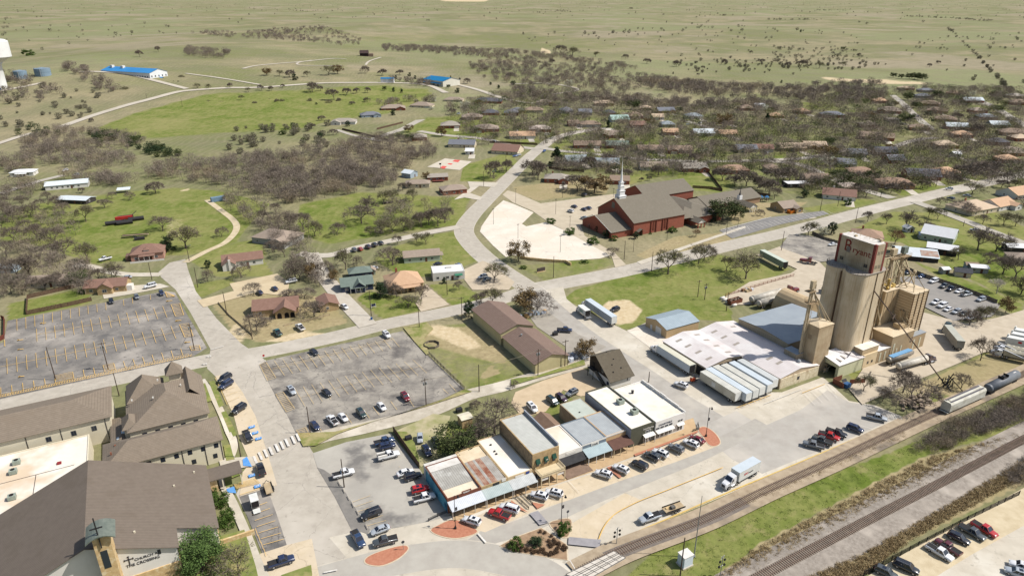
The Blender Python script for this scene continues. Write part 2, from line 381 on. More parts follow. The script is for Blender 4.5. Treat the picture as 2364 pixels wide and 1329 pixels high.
def ribbon(name,px,width,mat,label,n=8,far=False,cat=None,mb=None):
 z=nz();P=catmull([G(u,v) if not far else GT(u,v) for u,v in px],n);L,Rr=strip_pts(P,width);m=mb or MB()
 def zz(p):return (p.x,p.y,z+(gz(p.x,p.y)+.25 if far else 0))
 for i in range(len(P)-1):m.face([zz(Rr[i]),zz(Rr[i+1]),zz(L[i+1]),zz(L[i])])
 o=m.build(name,mat)
 if name == 'road' and not far and width > 7.5:
  e=MB()
  for k in (-1,1):
   A1,A2=strip_pts(P,width+.5*k);B1,B2=strip_pts(P,width-.5);A1,A2=strip_pts(P,width)
   s_,q_=(A1,B1) if k > 0 else (B2,A2)
   for i in range(len(P)-1):e.face([(*q_[i][:2],z+.002),(*q_[i+1][:2],z+.002),(*s_[i+1][:2],z+.002),(*s_[i][:2],z+.002)])
  e.build('gutter',CONC,o)
 return tag(o,label,cat or name.replace('_',' '),kind='structure')

ribbon('road',[(-260,1010),(-120,966),(0,934),(250,878),(475,832),(600,813),(760,780),(900,746),(1037,719),(1140,695),(1215,670)],9.5,ASPH,'asphalt street passing between the two striped lots',cat='street')
ribbon('road',[(1205,672),(1300,653),(1430,628),(1560,597),(1700,563),(1800,540),(1900,514),(2000,487),(2100,463),(2200,439),(2300,417),(2480,377)],12,ASPH,'wide street running past the brick church to the upper right',cat='street')
sheet('road',[(486,806),(440,722),(405,668),(372,640),(366,628),(392,606),(428,598),(434,622),(452,672),(500,735),(556,792),(640,850),(665,945),(720,1040),(780,1130),(850,1225),(900,1260),(900,1345),(640,1345),(610,1270),(545,1140),(585,1060),(545,960),(497,868),(478,850)],ASPH,'wide asphalt street beside the tan roofed church',cat='street')
ribbon('road',[(1230,670),(1165,628),(1120,595),(1085,560),(1071,532),(1085,503),(1120,465),(1160,425),(1195,390),(1225,360),(1250,340),(1275,322),(1310,310),(1345,303),(1385,297),(1420,300)],11,ASPH,'curving street winding up into the subdivision',cat='street')
YARD=[(1205,668),(1240,672),(1300,662),(1308,690),(1328,706),(1447,764),(1535,725),(1560,790),(1600,860),(1700,905),(1805,905),(1900,870),(1960,925),(2020,935),(2085,962),(2061,982),(1764,1104),(1466,1232),(1428,1266),(1350,1345),(1000,1345),(850,1345),(760,1240),(840,1222),(1040,1190),(1320,1090),(1590,960),(1500,880),(1400,800),(1330,770),(1245,720)]
sheet('yard',YARD,CONC,'pale worn concrete main street and loading yard',cat='street')
ribbon('road',[(1225,668),(1262,705),(1330,765),(1400,815),(1480,868),(1560,925),(1625,965),(1680,1000)],12,M('yard asphalt',C(186,180,170),C(170,163,153),.3,c3=C(196,188,175),sc3=.05,detail=9),'asphalt street beside the parked white trailers',cat='street')
sheet('road',[(1640,975),(1700,948),(1760,985),(1850,945),(1910,900),(1960,928),(2020,938),(2080,960),(1960,1012),(1760,1093),(1690,1060),(1655,1030)],M('mill asphalt',C(188,182,172),C(174,167,157),.25,c3=C(200,192,180),sc3=.04,detail=10),'grey asphalt yard in front of the mill',cat='yard')
ribbon('road',[(1060,1290),(1120,1243),(1186,1222),(1270,1190),(1370,1146),(1480,1103),(1600,1055),(1690,1012),(1760,975)],5.2,M('lane asphalt',C(188,182,170),C(172,165,155),.3,detail=9),'grey travel lane of the main street',cat='street')
sheet('parking_lot',[(1055,1212),(1180,1154),(1306,1113),(1365,1094),(1466,1056),(1612,1000),(1660,1028),(1560,1066),(1437,1108),(1310,1155),(1230,1180),(1120,1228)],TCONC,'tan concrete stalls in front of the shops',cat='parking lot')
sheet('yard',ZZs(r3,[(500,900),(560,850),(1000,600),(1150,665),(1000,740),(900,800),(820,900),(770,1015),(500,1000)]),TCONC,'tan concrete apron beside the planted island',cat='pavement')
ribbon('road',[(480,1420),(640,1370),(800,1322),(900,1297),(1040,1278),(1150,1290),(1250,1320),(1330,1385)],9,M('curve asphalt',C(190,184,172),C(176,169,158),.3,detail=9),'curved road at the bottom below the planted island',cat='street')
sheet('parking_lot',[(18,740),(382,672),(404,675),(432,726),(469,788),(478,803),(446,823),(0,921),(-70,937),(-30,800),(8,790)],DARKLOT2,'large dark striped parking lot',cat='parking lot')
sheet('parking_lot',[(599,842),(616,832),(760,800),(930,764),(985,818),(1072,897),(1022,921),(930,952),(774,996),(684,1001),(661,953),(635,911)],DARKLOT,'dark weathered parking lot in the middle',cat='parking lot')
sheet('parking_lot',[(722,1046),(800,1020),(902,1000),(968,1082),(1041,1188),(992,1203),(925,1216),(853,1228),(812,1222),(770,1140),(732,1077)],M('patched lot',C(190,184,172),C(168,162,152),.09,c3=C(126,122,117),sc3=.085,detail=10),'patchy grey lot beside the mural wall',cat='parking lot')
sheet('parking_lot',ZZs(r2,[(540,375),(600,395),(720,480),(850,690),(1010,925),(985,960),(840,915),(700,640)]),M('tar strip',C(118,115,110),C(150,144,136),.3,detail=9),'dark tar strip along the patchy lot',cat='parking lot')
sheet('parking_lot',[(497,868),(528,862),(560,905),(590,960),(622,1060),(640,1120),(553,1147),(560,1090),(578,1068),(553,1010),(540,960)],TCONC,'tan stalls beside the church path',cat='parking lot')
sheet('parking_lot',[(553,1146),(617,1126),(640,1190),(662,1257),(606,1278),(578,1210)],DARKLOT2,'small dark row of stalls beside the church path',cat='parking lot')
sheet('yard',[(600,1278),(662,1258),(720,1243),(740,1345),(610,1345)],TCONC,'tan concrete corner by the church path',cat='pavement')
sheet('yard',[(1447,763),(1490,752),(1545,782),(1534,800),(1500,802)],WCONC,'bright concrete apron at the small metal barn',cat='pavement')
ribbon('road',[(705,1020),(760,1004),(850,985),(990,950),(1080,912),(1160,892),(1260,862),(1345,838),(1395,815)],6.2,GRAVEL,'gravel alley behind the shops',cat='alley')
sheet('yard',[(1190,905),(1255,878),(1345,850),(1395,880),(1380,910),(1340,915),(1300,900),(1260,950),(1205,965),(1180,930)],M('packed sand',C(214,192,160),C(196,174,142),.3,detail=9),'sandy yard behind the shops',cat='yard')
sheet('yard',[(908,998),(1000,955),(1040,960),(1030,1000),(1000,1060),(972,1078)],M('thin yard',C(150,150,96),C(196,182,150),.25,detail=9),'patchy yard behind the mural building',cat='yard')
sheet('yard',[(1225,735),(1255,712),(1335,772),(1400,800),(1350,830),(1308,832),(1306,800),(1240,755)],M('shade yard',C(176,168,155),C(160,152,140),.3,detail=9),'paved yard beside the brown roofed warehouses',cat='yard')  # paving a little darker than the concrete around it

sheet('parking_lot',[(1112,522),(1140,482),(1162,463),(1183,470),(1232,491),(1205,517),(1215,523),(1262,513),(1340,551),(1412,589),(1385,597),(1314,602),(1240,596),(1180,589),(1168,594),(1138,567),(1108,535)],WCONC,'bright white concrete church parking lot',cat='parking lot')
sheet('parking_lot',[(1172,440),(1190,445),(1248,470),(1420,448),(1440,470),(1395,500),(1340,520),(1350,545),(1420,585),(1446,612),(1420,618),(1412,592),(1340,553),(1264,512),(1230,488),(1184,468),(1160,450)],M('church lot',C(206,192,168),C(190,176,152),.2,detail=8),'tan church parking lot and drive',cat='parking lot')
sheet('parking_lot',[(1660,532),(1764,504),(1900,487),(1914,494),(1800,519),(1690,551)],M('church dark lot',C(128,126,124),C(150,146,140),.2,detail=8),'dark parking strip beside the brick church',cat='parking lot')
sheet('sidewalk',[(1470,605),(1560,575),(1700,528),(1720,522),(1722,526),(1600,568),(1480,611)],CONC,'concrete walk in front of the brick church')
ribbon('dirt_track',[(428,606),(478,580),(520,560),(545,532),(540,510),(505,482),(478,462)],3.6,TANDIRT,'tan dirt track crossing the green lawn',cat='track')
ribbon('driveway',[(372,634),(300,634),(255,628),(205,615),(170,612)],4.5,CONC,'pale drive below the red brick cottage')
sheet('yard',[(530,655),(640,632),(668,652),(664,684),(590,676),(540,690),(470,710),(455,694),(540,672)],M('dirt lot',C(214,196,162),C(198,178,145),.2,detail=8),'tan dirt lot behind the stone house',cat='yard')
sheet('yard',[(236,676),(300,660),(370,655),(392,662),(310,678),(240,690)],CONC,'pale drive beside the fenced stone house',cat='driveway')
ribbon('road',[(1060,524),(985,538),(919,553),(827,572),(770,588),(725,590),(690,585)],6.5,M('old lane',C(206,197,182),C(190,180,164),.3,detail=8),'pale gravel lane behind the small cottages',cat='lane')
ribbon('road',[(718,585),(737,622),(775,672),(812,712),(850,752)],7.5,M('old lane',None),'pale lane beside the navy cottage',cat='lane')
sheet('driveway',ZZs(r6,[(1400,190),(1450,130),(1490,20),(1530,60),(1700,205),(1450,265)]),M('drive',C(206,190,166),C(190,174,150),.3,detail=8),'tan drive beside the orange roofed house')
sheet('driveway',ZZs(q2,[(1830,1110),(1990,1035),(2060,1060),(2270,1220),(2220,1290),(1900,1290),(1830,1200)]),M('drive',None),'gravel lot at the white flat roofed shop')
sheet('driveway',ZZs(q2,[(1860,340),(2130,350),(2090,390),(1960,380),(1880,440),(1990,480),(1965,505),(1830,480),(1740,500),(1880,400)]),CONC,'looping pale drive at the brick bungalow')
sheet('court',ZZs(q2,[(1505,212),(1660,138),(1895,165),(1790,240)]),M('court',C(214,204,186),C(204,192,172),.2),'outdoor basketball court with red keys',cat='court')
for px in ([(1615,220),(1640,203),(1678,208),(1655,230)],[(1680,188),(1695,180),(1730,183),(1715,195)],[(1725,165),(1745,150),(1795,153),(1775,172)]):
 sheet('court_marking',ZZs(q2,px),M('court red',C(226,88,82),C(210,100,90),1),'red painted patch on the basketball court',cat='marking')

SUBM=M('suburb street',C(192,184,170),C(176,168,154),.15,detail=7)
for px,wd,lab in (
 ([(967,303),(1032,313),(1109,320),(1190,338),(1244,345)],8,'suburban street passing the white van'),
 ([(860,322),(900,308),(930,298),(967,279),(1001,266),(1045,262)],8,'suburban street climbing between new houses'),
 ([(777,300),(827,316),(880,326)],5,'dirt lane beside the corner house'),
 ([(1250,342),(1306,350),(1364,355),(1443,364),(1549,371),(1641,373),(1780,370),(1875,363),(1960,345)],8,'long suburban street behind the brick church'),
 ([(1770,372),(1846,380),(1911,409),(1970,432),(2060,458)],8,'side street joining the wide street'),
 ([(2110,466),(2150,480),(2199,499),(2238,514),(2290,535),(2380,568),(2460,600)],7,'side street leading to the right past old sheds'),
 ([(1585,280),(1620,290),(1660,305)],8,'short street with parked cars among far houses'),
 ([(2060,220),(2085,240),(2110,265),(2150,300)],8,'suburban street running between far houses on the right'),
 ([(2240,225),(2290,245),(2340,275),(2420,320)],9,'pale suburban street at the far right'),
 ([(2060,340),(2110,325),(2160,318)],7,'short street among bare trees'),
 ([(0,448),(79,422),(147,405)],6,'lane to the white roofed houses at left')):
 ribbon('road',px,wd,SUBM,lab,cat='street')
FARR=M('far road',C(206,196,180),C(190,180,162),.05)
for px,wd,lab in (
 ([(-20,338),(40,318),(75,308)],7,'far road at the left edge behind scrub'),
 ([(140,294),(211,269),(290,245),(342,232),(408,216),(448,211),(527,205),(600,203),(708,195),(774,192),(906,192),(985,197),(1030,215)],9,'pale county road curving past the green field'),
 ([(185,180),(216,182),(290,188),(353,197),(432,209)],8,'drive in front of the long blue roofed hall'),
 ([(1030,193),(1051,195),(1103,208),(1170,230),(1230,240)],8,'road beside the small blue roofed hall'),
 ([(560,160),(600,152),(700,143),(770,136),(800,137)],5,'dirt track across the far pasture'),
 ([(1180,195),(1260,193),(1320,202),(1330,210),(1280,218)],6,'looping dirt drive among bare trees'),
 ([(790,152),(700,152),(688,146),(720,140)],4,'dirt loop in the far pasture'),
 ([(844,151),(853,142),(880,133)],4,'twin track to the dark barn'),
 ([(0,219),(60,212),(100,207)],8,'pad road at the water tower'),
 ([(430,178),(520,186),(600,197)],5,'track behind the long blue roofed hall')):
 ribbon('road',px,wd,FARR,lab,far=True,n=14,cat='road')
sheet('yard',[(0,205),(30,203),(55,210),(30,218),(0,222)],FARR,'pale pad under the water tower',cat='pad',z=.7)
sheet('yard',[(385,192),(480,190),(520,203),(440,206)],FARR,'pale lot beside the long blue roofed hall',cat='parking lot',z=.75)
sheet('yard',[(960,192),(1040,196),(1100,222),(1060,222),(1000,205)],FARR,'pale lot in front of the small blue hall',cat='parking lot',z=.75)
sheet('yard',[(620,158),(665,150),(700,151),(640,163)],M('ball field',C(196,150,105),C(186,140,96),.1),'orange clay ball field',cat='field',z=.8)

sheet('yard',[(1745,590),(1800,570),(1890,604),(1935,650),(1900,720),(1830,702),(1700,705),(1668,690),(1730,652),(1825,632),(1840,622),(1790,600)],M('yard gravel',C(206,192,170),C(188,174,152),.3,detail=9),'gravel truck yard behind the elevator',cat='yard')
sheet('parking_lot',[(1800,572),(1822,542),(1868,545),(1935,562),(1925,602),(1892,606)],DARKLOT,'old dark truck lot left of the tower',cat='parking lot')
sheet('yard',[(2040,780),(2130,722),(2230,748),(2300,735),(2420,700),(2420,770),(2364,800),(2270,815),(2200,845),(2090,890),(1990,935),(1960,900)],M('yard gravel',None),'gravel yard right of the elevator',cat='yard')
sheet('parking_lot',[(2070,640),(2130,638),(2310,704),(2290,732),(2200,742),(2125,705)],M('staff lot',C(140,136,131),C(158,152,144),.2,detail=8),'grey staff parking lot right of the elevator',cat='parking lot')
sheet('yard',[(1980,1345),(2118,1260),(2364,1127),(2440,1088),(2440,1210),(2150,1345)],TANDIRT,'tan gravel parking strip along the black fence',cat='yard')
sheet('road',[(2140,1345),(2240,1283),(2440,1172),(2440,1420),(2200,1420)],CONC,'pale road at the bottom right corner',cat='street')

ribbon('sidewalk',[(466,878),(492,915),(515,962),(528,995),(541,1030),(527,1072),(515,1111),(541,1169),(567,1229),(593,1295),(625,1365)],2.1,CONC,'concrete path beside the tan roofed church')
sheet('sidewalk',[(505,1060),(585,1055),(595,1075),(540,1085),(515,1100)],CONC,'concrete pad at the church side door')
LAWN=M('lawn strip',C(108,124,54),C(142,144,84),.5,c3=C(164,152,102),sc3=.2,detail=10)
for reg,px in ((r5,[(1768,902),(1800,895),(1857,1050),(1818,1062)]),(r5,[(1830,882),(1880,876),(1966,1090),(1922,1110)]),(r5,[(1940,1152),(1982,1140),(2064,1310),(2014,1329)]),
    (r1,[(2000,0),(2040,0),(2086,100),(2052,112)]),(r1,[(1968,190),(2026,180),(2046,260),(2066,312),(1990,326)]),(r1,[(1958,452),(2112,408),(2134,440),(2036,480),(2048,542),(1990,562)]),
    (r2,[(230,1329),(490,1240),(500,1329),(480,1400),(200,1400)]),(r1,[(1500,1200),(1900,1000),(2150,930),(2250,1250),(2285,1400),(1500,1400)])):
 sheet('lawn',ZZs(reg,px),LAWN,'green lawn strip beside the church path')
VERGE=M('rough verge',C(142,140,86),C(182,166,122),.35,c3=C(118,128,56),sc3=.15,detail=9)
sheet('verge',[(684,1002),(774,998),(930,955),(1022,924),(1074,900),(1090,905),(1000,935),(860,975),(780,1003),(730,1030),(700,1032)],VERGE,'rough grassy verge along the gravel alley')
sheet('verge',ZZs(r6,[(1295,410),(1500,360),(1560,420),(1480,500),(1520,640),(1500,650),(1400,540)]),VERGE,'grassy verge at the corner of the middle lot')
sheet('verge',ZZs(r7,[(0,860),(230,830),(640,690),(650,735),(300,830),(0,920)]),LAWN,'grass strip along the warehouse wall')
sheet('lawn',ZZs(r2,[(1215,65),(1330,70),(1400,170),(1440,330),(1440,390),(1330,230)]),LAWN,'small lawn behind the brown board fence')

KERB=M('kerb',C(218,202,176),C(204,186,158),.8)
def island(name,px,mat,label,curved=True,h=.14,cat='island'):
 pts=[G(u,v) for u,v in px]
 if curved:pts=catmull(pts,4,True)
 P=[(p.x,p.y) for p in pts];cx=sum(p[0] for p in P)/len(P);cy=sum(p[1] for p in P)/len(P)
 inner=[(x+(cx-x)*.3/max(.6,math.hypot(cx-x,cy-y)),y+(cy-y)*.3/max(.6,math.hypot(cx-x,cy-y))) for x,y in P]
 o=MB().prism(P,0,h,0).prism(inner,h-.05,h+.02,1).build(name,[KERB,mat]);return tag(o,label,cat,kind='structure')
MULCH=M('mulch',C(178,150,120),C(150,122,96),.8,detail=8)
island('paver_island',ZZs(r2,[(1532,930),(1600,882),(1700,838),(1800,840),(1900,890),(1958,942),(1870,985),(1750,1005),(1620,982)]),BRICKP,'pointed red paver island at the corner lamp')
island('paver_island',ZZs(r2,[(952,1198),(1000,1150),(1150,1090),(1290,1060),(1345,1068),(1338,1110),(1250,1188),(1110,1245),(990,1235)]),BRICKP,'leaf shaped red paver island at the bottom')
island('paver_island',ZZs(r3,[(1640,40),(1700,16),(1780,60),(1832,120),(1840,170),(1790,195),(1735,180),(1690,120)]),BRICKP,'rounded red paver island at the right end of the shops')
island('planted_island',[(1152,1260),(1180,1243),(1216,1229),(1250,1217),(1282,1238),(1310,1257),(1312,1294),(1270,1288),(1180,1273)],MULCH,'mulched triangular planted island',curved=False)
island('planted_island',ZZs(r3,[(330,872),(410,832),(510,822),(540,872),(505,985),(430,985)]),MULCH,'small mulched island with a lamp post')
sheet('paver_strip',ZZs(r3,[(160,790),(235,765),(325,870),(250,892)]),M('slate pavers',C(168,164,164),C(150,146,148),.6),'grey paver crossing strip left of the island',cat='crossing')
sheet('paver_strip',ZZs(r3,[(505,995),(790,1020),(775,1090),(500,1060)]),M('slate pavers',None),'grey paver crossing strip right of the island',cat='crossing')
for px in ([(840,385),(890,370),(972,470),(950,478)],[(120,622),(180,690),(300,712),(230,748)],[(0,672),(150,780),(60,750),(0,705)],[(1080,268),(1640,62),(1640,78),(1090,286)]):
 sheet('paver_strip',ZZs(r3,px),BRICKP,'red paver wedge between the shop front stalls',cat='pavers')
SWALK=M('shop sidewalk',C(206,178,140),C(190,160,122),.5,detail=7)
P=wpoly([(1048,1204),(1180,1151),(1306,1109),(1361,1091),(1466,1052),(1611,996),(1600,965),(1450,1015),(1330,1062),(1235,1100),(1040,1182)])
tag(MB().prism(P,0,.16).build('sidewalk',SWALK),'raised tan sidewalk along the shop fronts','sidewalk',kind='structure')

class Lines(MB):
 def __init__(s,z):super().__init__();s.z=z
 def seg(s,a,b,w=.13,mi=0):
  a,b=G(*a),G(*b);d=(b-a).normalized();n=Vector((-d.y,d.x,0))*w*.47
  s.face([(p.x,p.y,s.z) for p in (a-n,b-n,b+n,a+n)],mi)
 def zseg(s,reg,a,b,w=.13,mi=0):s.seg(Z(reg,*a),Z(reg,*b),w,mi)
 def row(s,reg,t0,t1,b0,b1,n,w=.13,skip=(),mi=0):
  for i in range(n):
   if i in skip:continue
   k=i/(n-1);s.zseg(reg,(t0[0]+(t1[0]-t0[0])*k,t0[1]+(t1[1]-t0[1])*k),(b0[0]+(b1[0]-b0[0])*k,b0[1]+(b1[1]-b0[1])*k),w,mi)
 def hatch(s,reg,a,b,c,d,n=7,w=.12,mi=0):   
  for p,q in ((a,b),(b,c),(c,d),(d,a)):s.zseg(reg,p,q,w,mi)
  for i in range(1,n):
   k=i/n;s.zseg(reg,(a[0]+(d[0]-a[0])*k,a[1]+(d[1]-a[1])*k),(b[0]+(c[0]-b[0])*k,b[1]+(c[1]-b[1])*k),w,mi)
 def done(s,label,mats):return tag(s.build('road_marking',mats),label,'marking',kind='structure')
MZ=LEVEL[0]+.008
L=Lines(MZ)
L.row(r5,(150,335),(1318,122),(153,437),(1322,165),1 if 0 else 16,skip=(11,14));
L.row(r5,(322,422),(1428,222),(328,532),(1467,322),15);L.zseg(r5,(320,472),(1510,262))
L.row(r5,(63,680),(1500,397),(68,815),(1545,508),18);L.zseg(r5,(0,755),(1590,440))
L.row(r5,(10,935),(392,855),(12,1010),(402,920),5,.16);L.row(r5,(733,780),(822,762),(743,845),(836,823),2,.16);L.row(r5,(1085,705),(1585,593),(1105,765),(1605,655),7,.16)
L.zseg(r5,(0,1022),(1695,655),.2);L.zseg(r5,(0,1005),(1660,640),.14)
for i in range(75):L.zseg(r5,(1690*i/75,1020-365*i/75),(1690*i/75+14,998-360*i/75),.18)
L.hatch(r5,(482,832),(640,798),(652,862),(490,902),7,.16);L.hatch(r5,(905,742),(1000,722),(1015,778),(925,802),6,.16)
L.hatch(r5,(1500,208),(1578,197),(1613,300),(1540,310),9,.2);L.hatch(r5,(1575,385),(1655,373),(1695,483),(1622,494),9,.2)
L.hatch(r5,(1665,575),(1750,565),(1760,604),(1682,612),3,.22);L.hatch(r5,(1450,95),(1535,133),(1535,135),(1468,143),3,.25)
for a in ((385,370),(185,518),(188,600),(195,838),(1490,175),(1570,348),(1650,538)):
 L.zseg(r5,(a[0]-28,a[1]+3),(a[0]+22,a[1]-3),.45);L.zseg(r5,(a[0]-30,a[1]+3),(a[0]-12,a[1]),.9)
L.zseg(r5,(42,515),(45,575),.2)
L.done('yellow stall lines of the large dark lot',YEL)
L=Lines(MZ)
L.row(r6,(165,700),(1195,500),(255,830),(1262,580),15,.12);L.zseg(r6,(150,780),(1200,518),.1);L.zseg(r6,(150,768),(1190,508),.08)
L.row(r6,(345,945),(1378,690),(435,1100),(1500,808),15,.1);L.zseg(r6,(390,1025),(1440,750),.07)
for a,b in (((945,1125),(1000,1205)),((1030,1105),(1085,1175)),((1185,1055),(1240,1130)),((1340,1030),(1390,1105)),((1640,945),(1690,990)),((1700,905),(1760,970)),((790,1170),(845,1250)),((535,1235),(580,1320))):L.zseg(r6,a,b,.12)
L.hatch(r6,(38,735),(95,715),(180,850),(105,872),11,.14);L.hatch(r6,(178,995),(245,975),(345,1120),(272,1150),11,.14);L.hatch(r6,(360,1310),(440,1285),(480,1360),(400,1380),6,.14)
L.row(r2,(850,690),(980,900),(1010,632),(1150,850),6,.1);L.row(r2,(1215,290),(1260,380),(1235,290),(1275,380),2,.12)
L.row(r5,(1945,965),(2000,1120),(2060,930),(2125,1060),4,.12);L.zseg(r5,(1890,850),(1995,1085),.16)
L.hatch(r1,(2060,535),(2240,480),(2285,520),(2085,570),8,.14)
L.done('faded yellow stall lines of the middle lots',YEL2)
L=Lines(MZ)
L.row(r2,(-40,745),(70,1065),(105,690),(250,1015),7,.14);L.zseg(r1,(2110,625),(2285,570),.16)
for i in range(4):L.zseg(r2,(0+25*i,920+60*i),(22+25*i,985+60*i),.1)
pts=[Z(r3,*p) for p in ((770,1015),(790,960),(820,900),(860,845),(920,790),(1000,742),(1150,670),(1350,592),(1500,530),(1700,450),(1860,385))]
pw=[G(*p) for p in pts];pw=catmull(pw,6)
for i in range(len(pw)-1):
 d=(pw[i+1]-pw[i]).normalized();n_=Vector((-d.y,d.x,0))*.11
 L.face([(p.x,p.y,L.z) for p in (pw[i]-n_,pw[i+1]-n_,pw[i+1]+n_,pw[i]+n_)])
L.zseg(r8,(330,985),(530,905),.2);L.zseg(r7,(1970,1115),(2278,1000),.2)
for i in range(6):L.zseg(r7,(1985+45*i,1108-18*i),(2010+45*i,1122-18*i),.12)
L.done('yellow stall lines and lane line of the main street',YEL)
L=Lines(MZ)
for x,y in ((0,320),(45,286),(92,262),(138,240),(190,212),(235,190),(278,166),(333,142),(375,120)):L.zseg(r2,(x-15,y-34),(x+15,y+32),.7)
L.zseg(r5,(1850,603),(1962,573),.3);L.zseg(r2,(1955,965),(2025,1045),.45);L.zseg(r2,(600,1310),(720,1285),.4)
for a in ((1830,660),(1795,727)):
 for b,c in (((-22,6),(14,-6)),((14,-6),(22,6)),((-22,6),(22,6))):L.zseg(r5,(a[0]+b[0],a[1]+b[1]),(a[0]+c[0],a[1]+c[1]),.3)
for a,b in (((500,500),(600,610)),((1030,325),(1080,375)),((1225,330),(1280,370)),((1300,310),(1350,345)),((1380,285),(1415,320)),((1430,250),(1480,292)),((1510,230),(1555,268)),((1640,190),(1685,220)),((320,640),(390,670))):L.zseg(r3,a,b,.1)
for i in range(4):L.zseg(r8,(350+65*i,990-22*i),(445+65*i,1088-20*i),.1)
for i in range(9):L.zseg(r8,(1000+24*i,1165-2*i+i*3),(1030+20*i,1155+i*5),.1) if i < 3 else L.zseg(r8,(1000+22*i,1150+3*i),(1030+22*i,1195+3*i),.12)
for a,b in (((775,1252),(950,1300)),((650,1290),(700,1310)),((560,905),(630,990))):L.zseg(r8,a,b,.1)
L.zseg(r8,(0,1080),(330,950),.2);L.zseg(r3,(500,1330),(560,1275),.2);L.zseg(r3,(515,1200),(560,1275),.2)
L.done('white crossing bars and lane marks',WHT)
L=Lines(MZ)
for i in range(22):k=i/21;L.zseg(q3,(300+590*k,528-70*k),(345+600*k,545-70*k),.12) if i % 2 == 0 else None
for i in range(24):k=i/23;L.seg((1672+236*k,531-43*k),(1690+236*k,540-44*k),.16)
for i in range(7):L.seg((1815+12*i,577-4*i),(1835+12*i,583-4*i),.14)
L.zseg(q3,(1835,768),(2278,655),.5);L.row(q3,(1900,760),(2060,735),(1960,790),(2090,760),5,.25)
L.done('white stall lines at the brick church',WHT)
L=Lines(MZ)
for x,y in ((2215,28),(2245,80),(2275,130),(2215,455),(2265,550)):L.zseg(r1,(x-28,y+8),(x+28,y-8),1.3)
L.face([(*G(*Z(r1,*p))[:2],MZ) for p in ((2135,315),(2140,370),(2218,378),(2172,290))][::-1]);L.face([(*G(*Z(r1,*p))[:2],MZ) for p in ((1993,575),(2005,605),(2080,612),(2060,552))][::-1])
L.done('blue accessible parking patches',BLUEP)
L=Lines(MZ+.004)
for x,y in ((2215,28),(2245,80),(2275,130),(2215,455),(2265,550)):
 c=G(*Z(r1,x,y))
 ring=[(c.x+.42*math.cos(i*.7854),c.y+.42*math.sin(i*.7854)) for i in range(7)]
 for i in range(6):
  a,b=ring[i],ring[i+1];L.face([(a[0],a[1],L.z),(b[0],b[1],L.z),(c.x+(b[0]-c.x)*.7,c.y+(b[1]-c.y)*.7,L.z),(c.x+(a[0]-c.x)*.7,c.y+(a[1]-c.y)*.7,L.z)])
 L.box((c.x+.15,c.y+.35,L.z-.02),(.16,.7,.025),-.4);L.box((c.x,c.y+.75,L.z-.02),(.22,.2,.025))
L.done('white wheelchair symbols on the blue patches',WHT)

BALL=M('grey ballast',C(170,160,148),C(136,126,115),1.2,c3=C(184,173,160),sc3=.15,detail=10)
BALL2=M('dirty ballast',C(190,172,146),C(160,142,118),.5,c3=C(130,118,104),sc3=.06,detail=10)
RUST=M('rusty rail',C(128,108,96),C(106,90,80),1,rough=.6);TIE=M('weathered sleeper',C(150,130,112),C(118,102,88),.7,rough=.95)
T1=[(1330,1326),(1374,1303),(1456,1265),(1626,1201),(1770,1133),(1922,1066),(2092,986),(2180,946),(2330,880),(2460,820)]
T2=[(1640,1394),(1780,1320),(1987,1212),(2158,1124),(2364,1016),(2470,962)]
ribbon('ballast_bed',T1,7.5,BALL2,'sandy ballast strip of the siding',cat='ballast')
ribbon('ballast_bed',[(1400,1290),(1456,1267),(1626,1204),(1720,1160)],3.6,M('dark ballast',C(112,104,98),C(140,128,116),.7,detail=9),'dark ballast strip near the level crossing',cat='ballast')
def track(px,label,zb,dark):
 P=catmull([G(*p) for p in px],24);L0=[0]
 for i in range(1,len(P)):L0.append(L0[-1]+(P[i]-P[i-1]).length)
 def at(s):
  i=max(0,min(len(P)-2,int(np.searchsorted(L0,s))-1));k=(s-L0[i])/(L0[i+1]-L0[i])
  return P[i].lerp(P[i+1],k),(P[i+1]-P[i]).normalized()
 t=thing('railway_track',label,'railway track',tuple(P[0]));n=int(L0[-1]/.62)
 for sgn in (-1,1):
  m=MB();prev=None
  for j in range(0,int(L0[-1]/3)):
   p,d=at(j*3.0);q=p+Vector((-d.y,d.x,0))*sgn*.76;q.z=zb+.2
   if prev is not None:m.bar(prev,q,.11,.16)
   prev=q
  m.build('rail',RUST,t)
 if dark:m0=MB().box((0,0,0),(.24,2.6,.16)).build('sleeper',TIE,None)
 rest=MB()
 for j in range(n):
  p,d=at(j*.62+.3);a=math.atan2(d.y,d.x)
  if dark and 30 <= j < 130:
   o=m0 if j == 30 else m0.copy()
   if j > 30:col.objects.link(o)
   o.parent=t;o.location=(p.x-P[0].x,p.y-P[0].y,zb);o.rotation_euler=(0,0,a)
  else:rest.box((p.x,p.y,zb),(.24,2.6,.16 if dark else .1),a)
 o=rest.build('sleepers',TIE,t)
 tag(o,kind='stuff')
P2=catmull([G(*p) for p in T2],12)
m=MB()
for off0,off1,z0,z1 in ((-5.5,-2.2,.02,.5),(-2.2,2.2,.5,.5),(2.2,6.5,.5,.02)):
 for i in range(len(P2)-1):
  q=[]
  for p,pa,pb in ((P2[i],P2[max(0,i-1)],P2[i+1]),(P2[i+1],P2[i],P2[min(len(P2)-1,i+2)])):
   d=(pb-pa).normalized();nn=Vector((-d.y,d.x,0));q.append((p+nn*-off0,p+nn*-off1))
  m.face([(q[0][1].x,q[0][1].y,z1),(q[1][1].x,q[1][1].y,z1),(q[1][0].x,q[1][0].y,z0),(q[0][0].x,q[0][0].y,z0)][::-1])
o=m.build('ballast_bed',BALL)
for f_ in o.data.polygons:
 if f_.normal.z < 0:o.data.flip_normals();break
tag(o,'grey stone ballast of the main line','ballast',kind='structure')
track(T1,'thin siding track beside the yellow kerb',LEVEL[0],False)
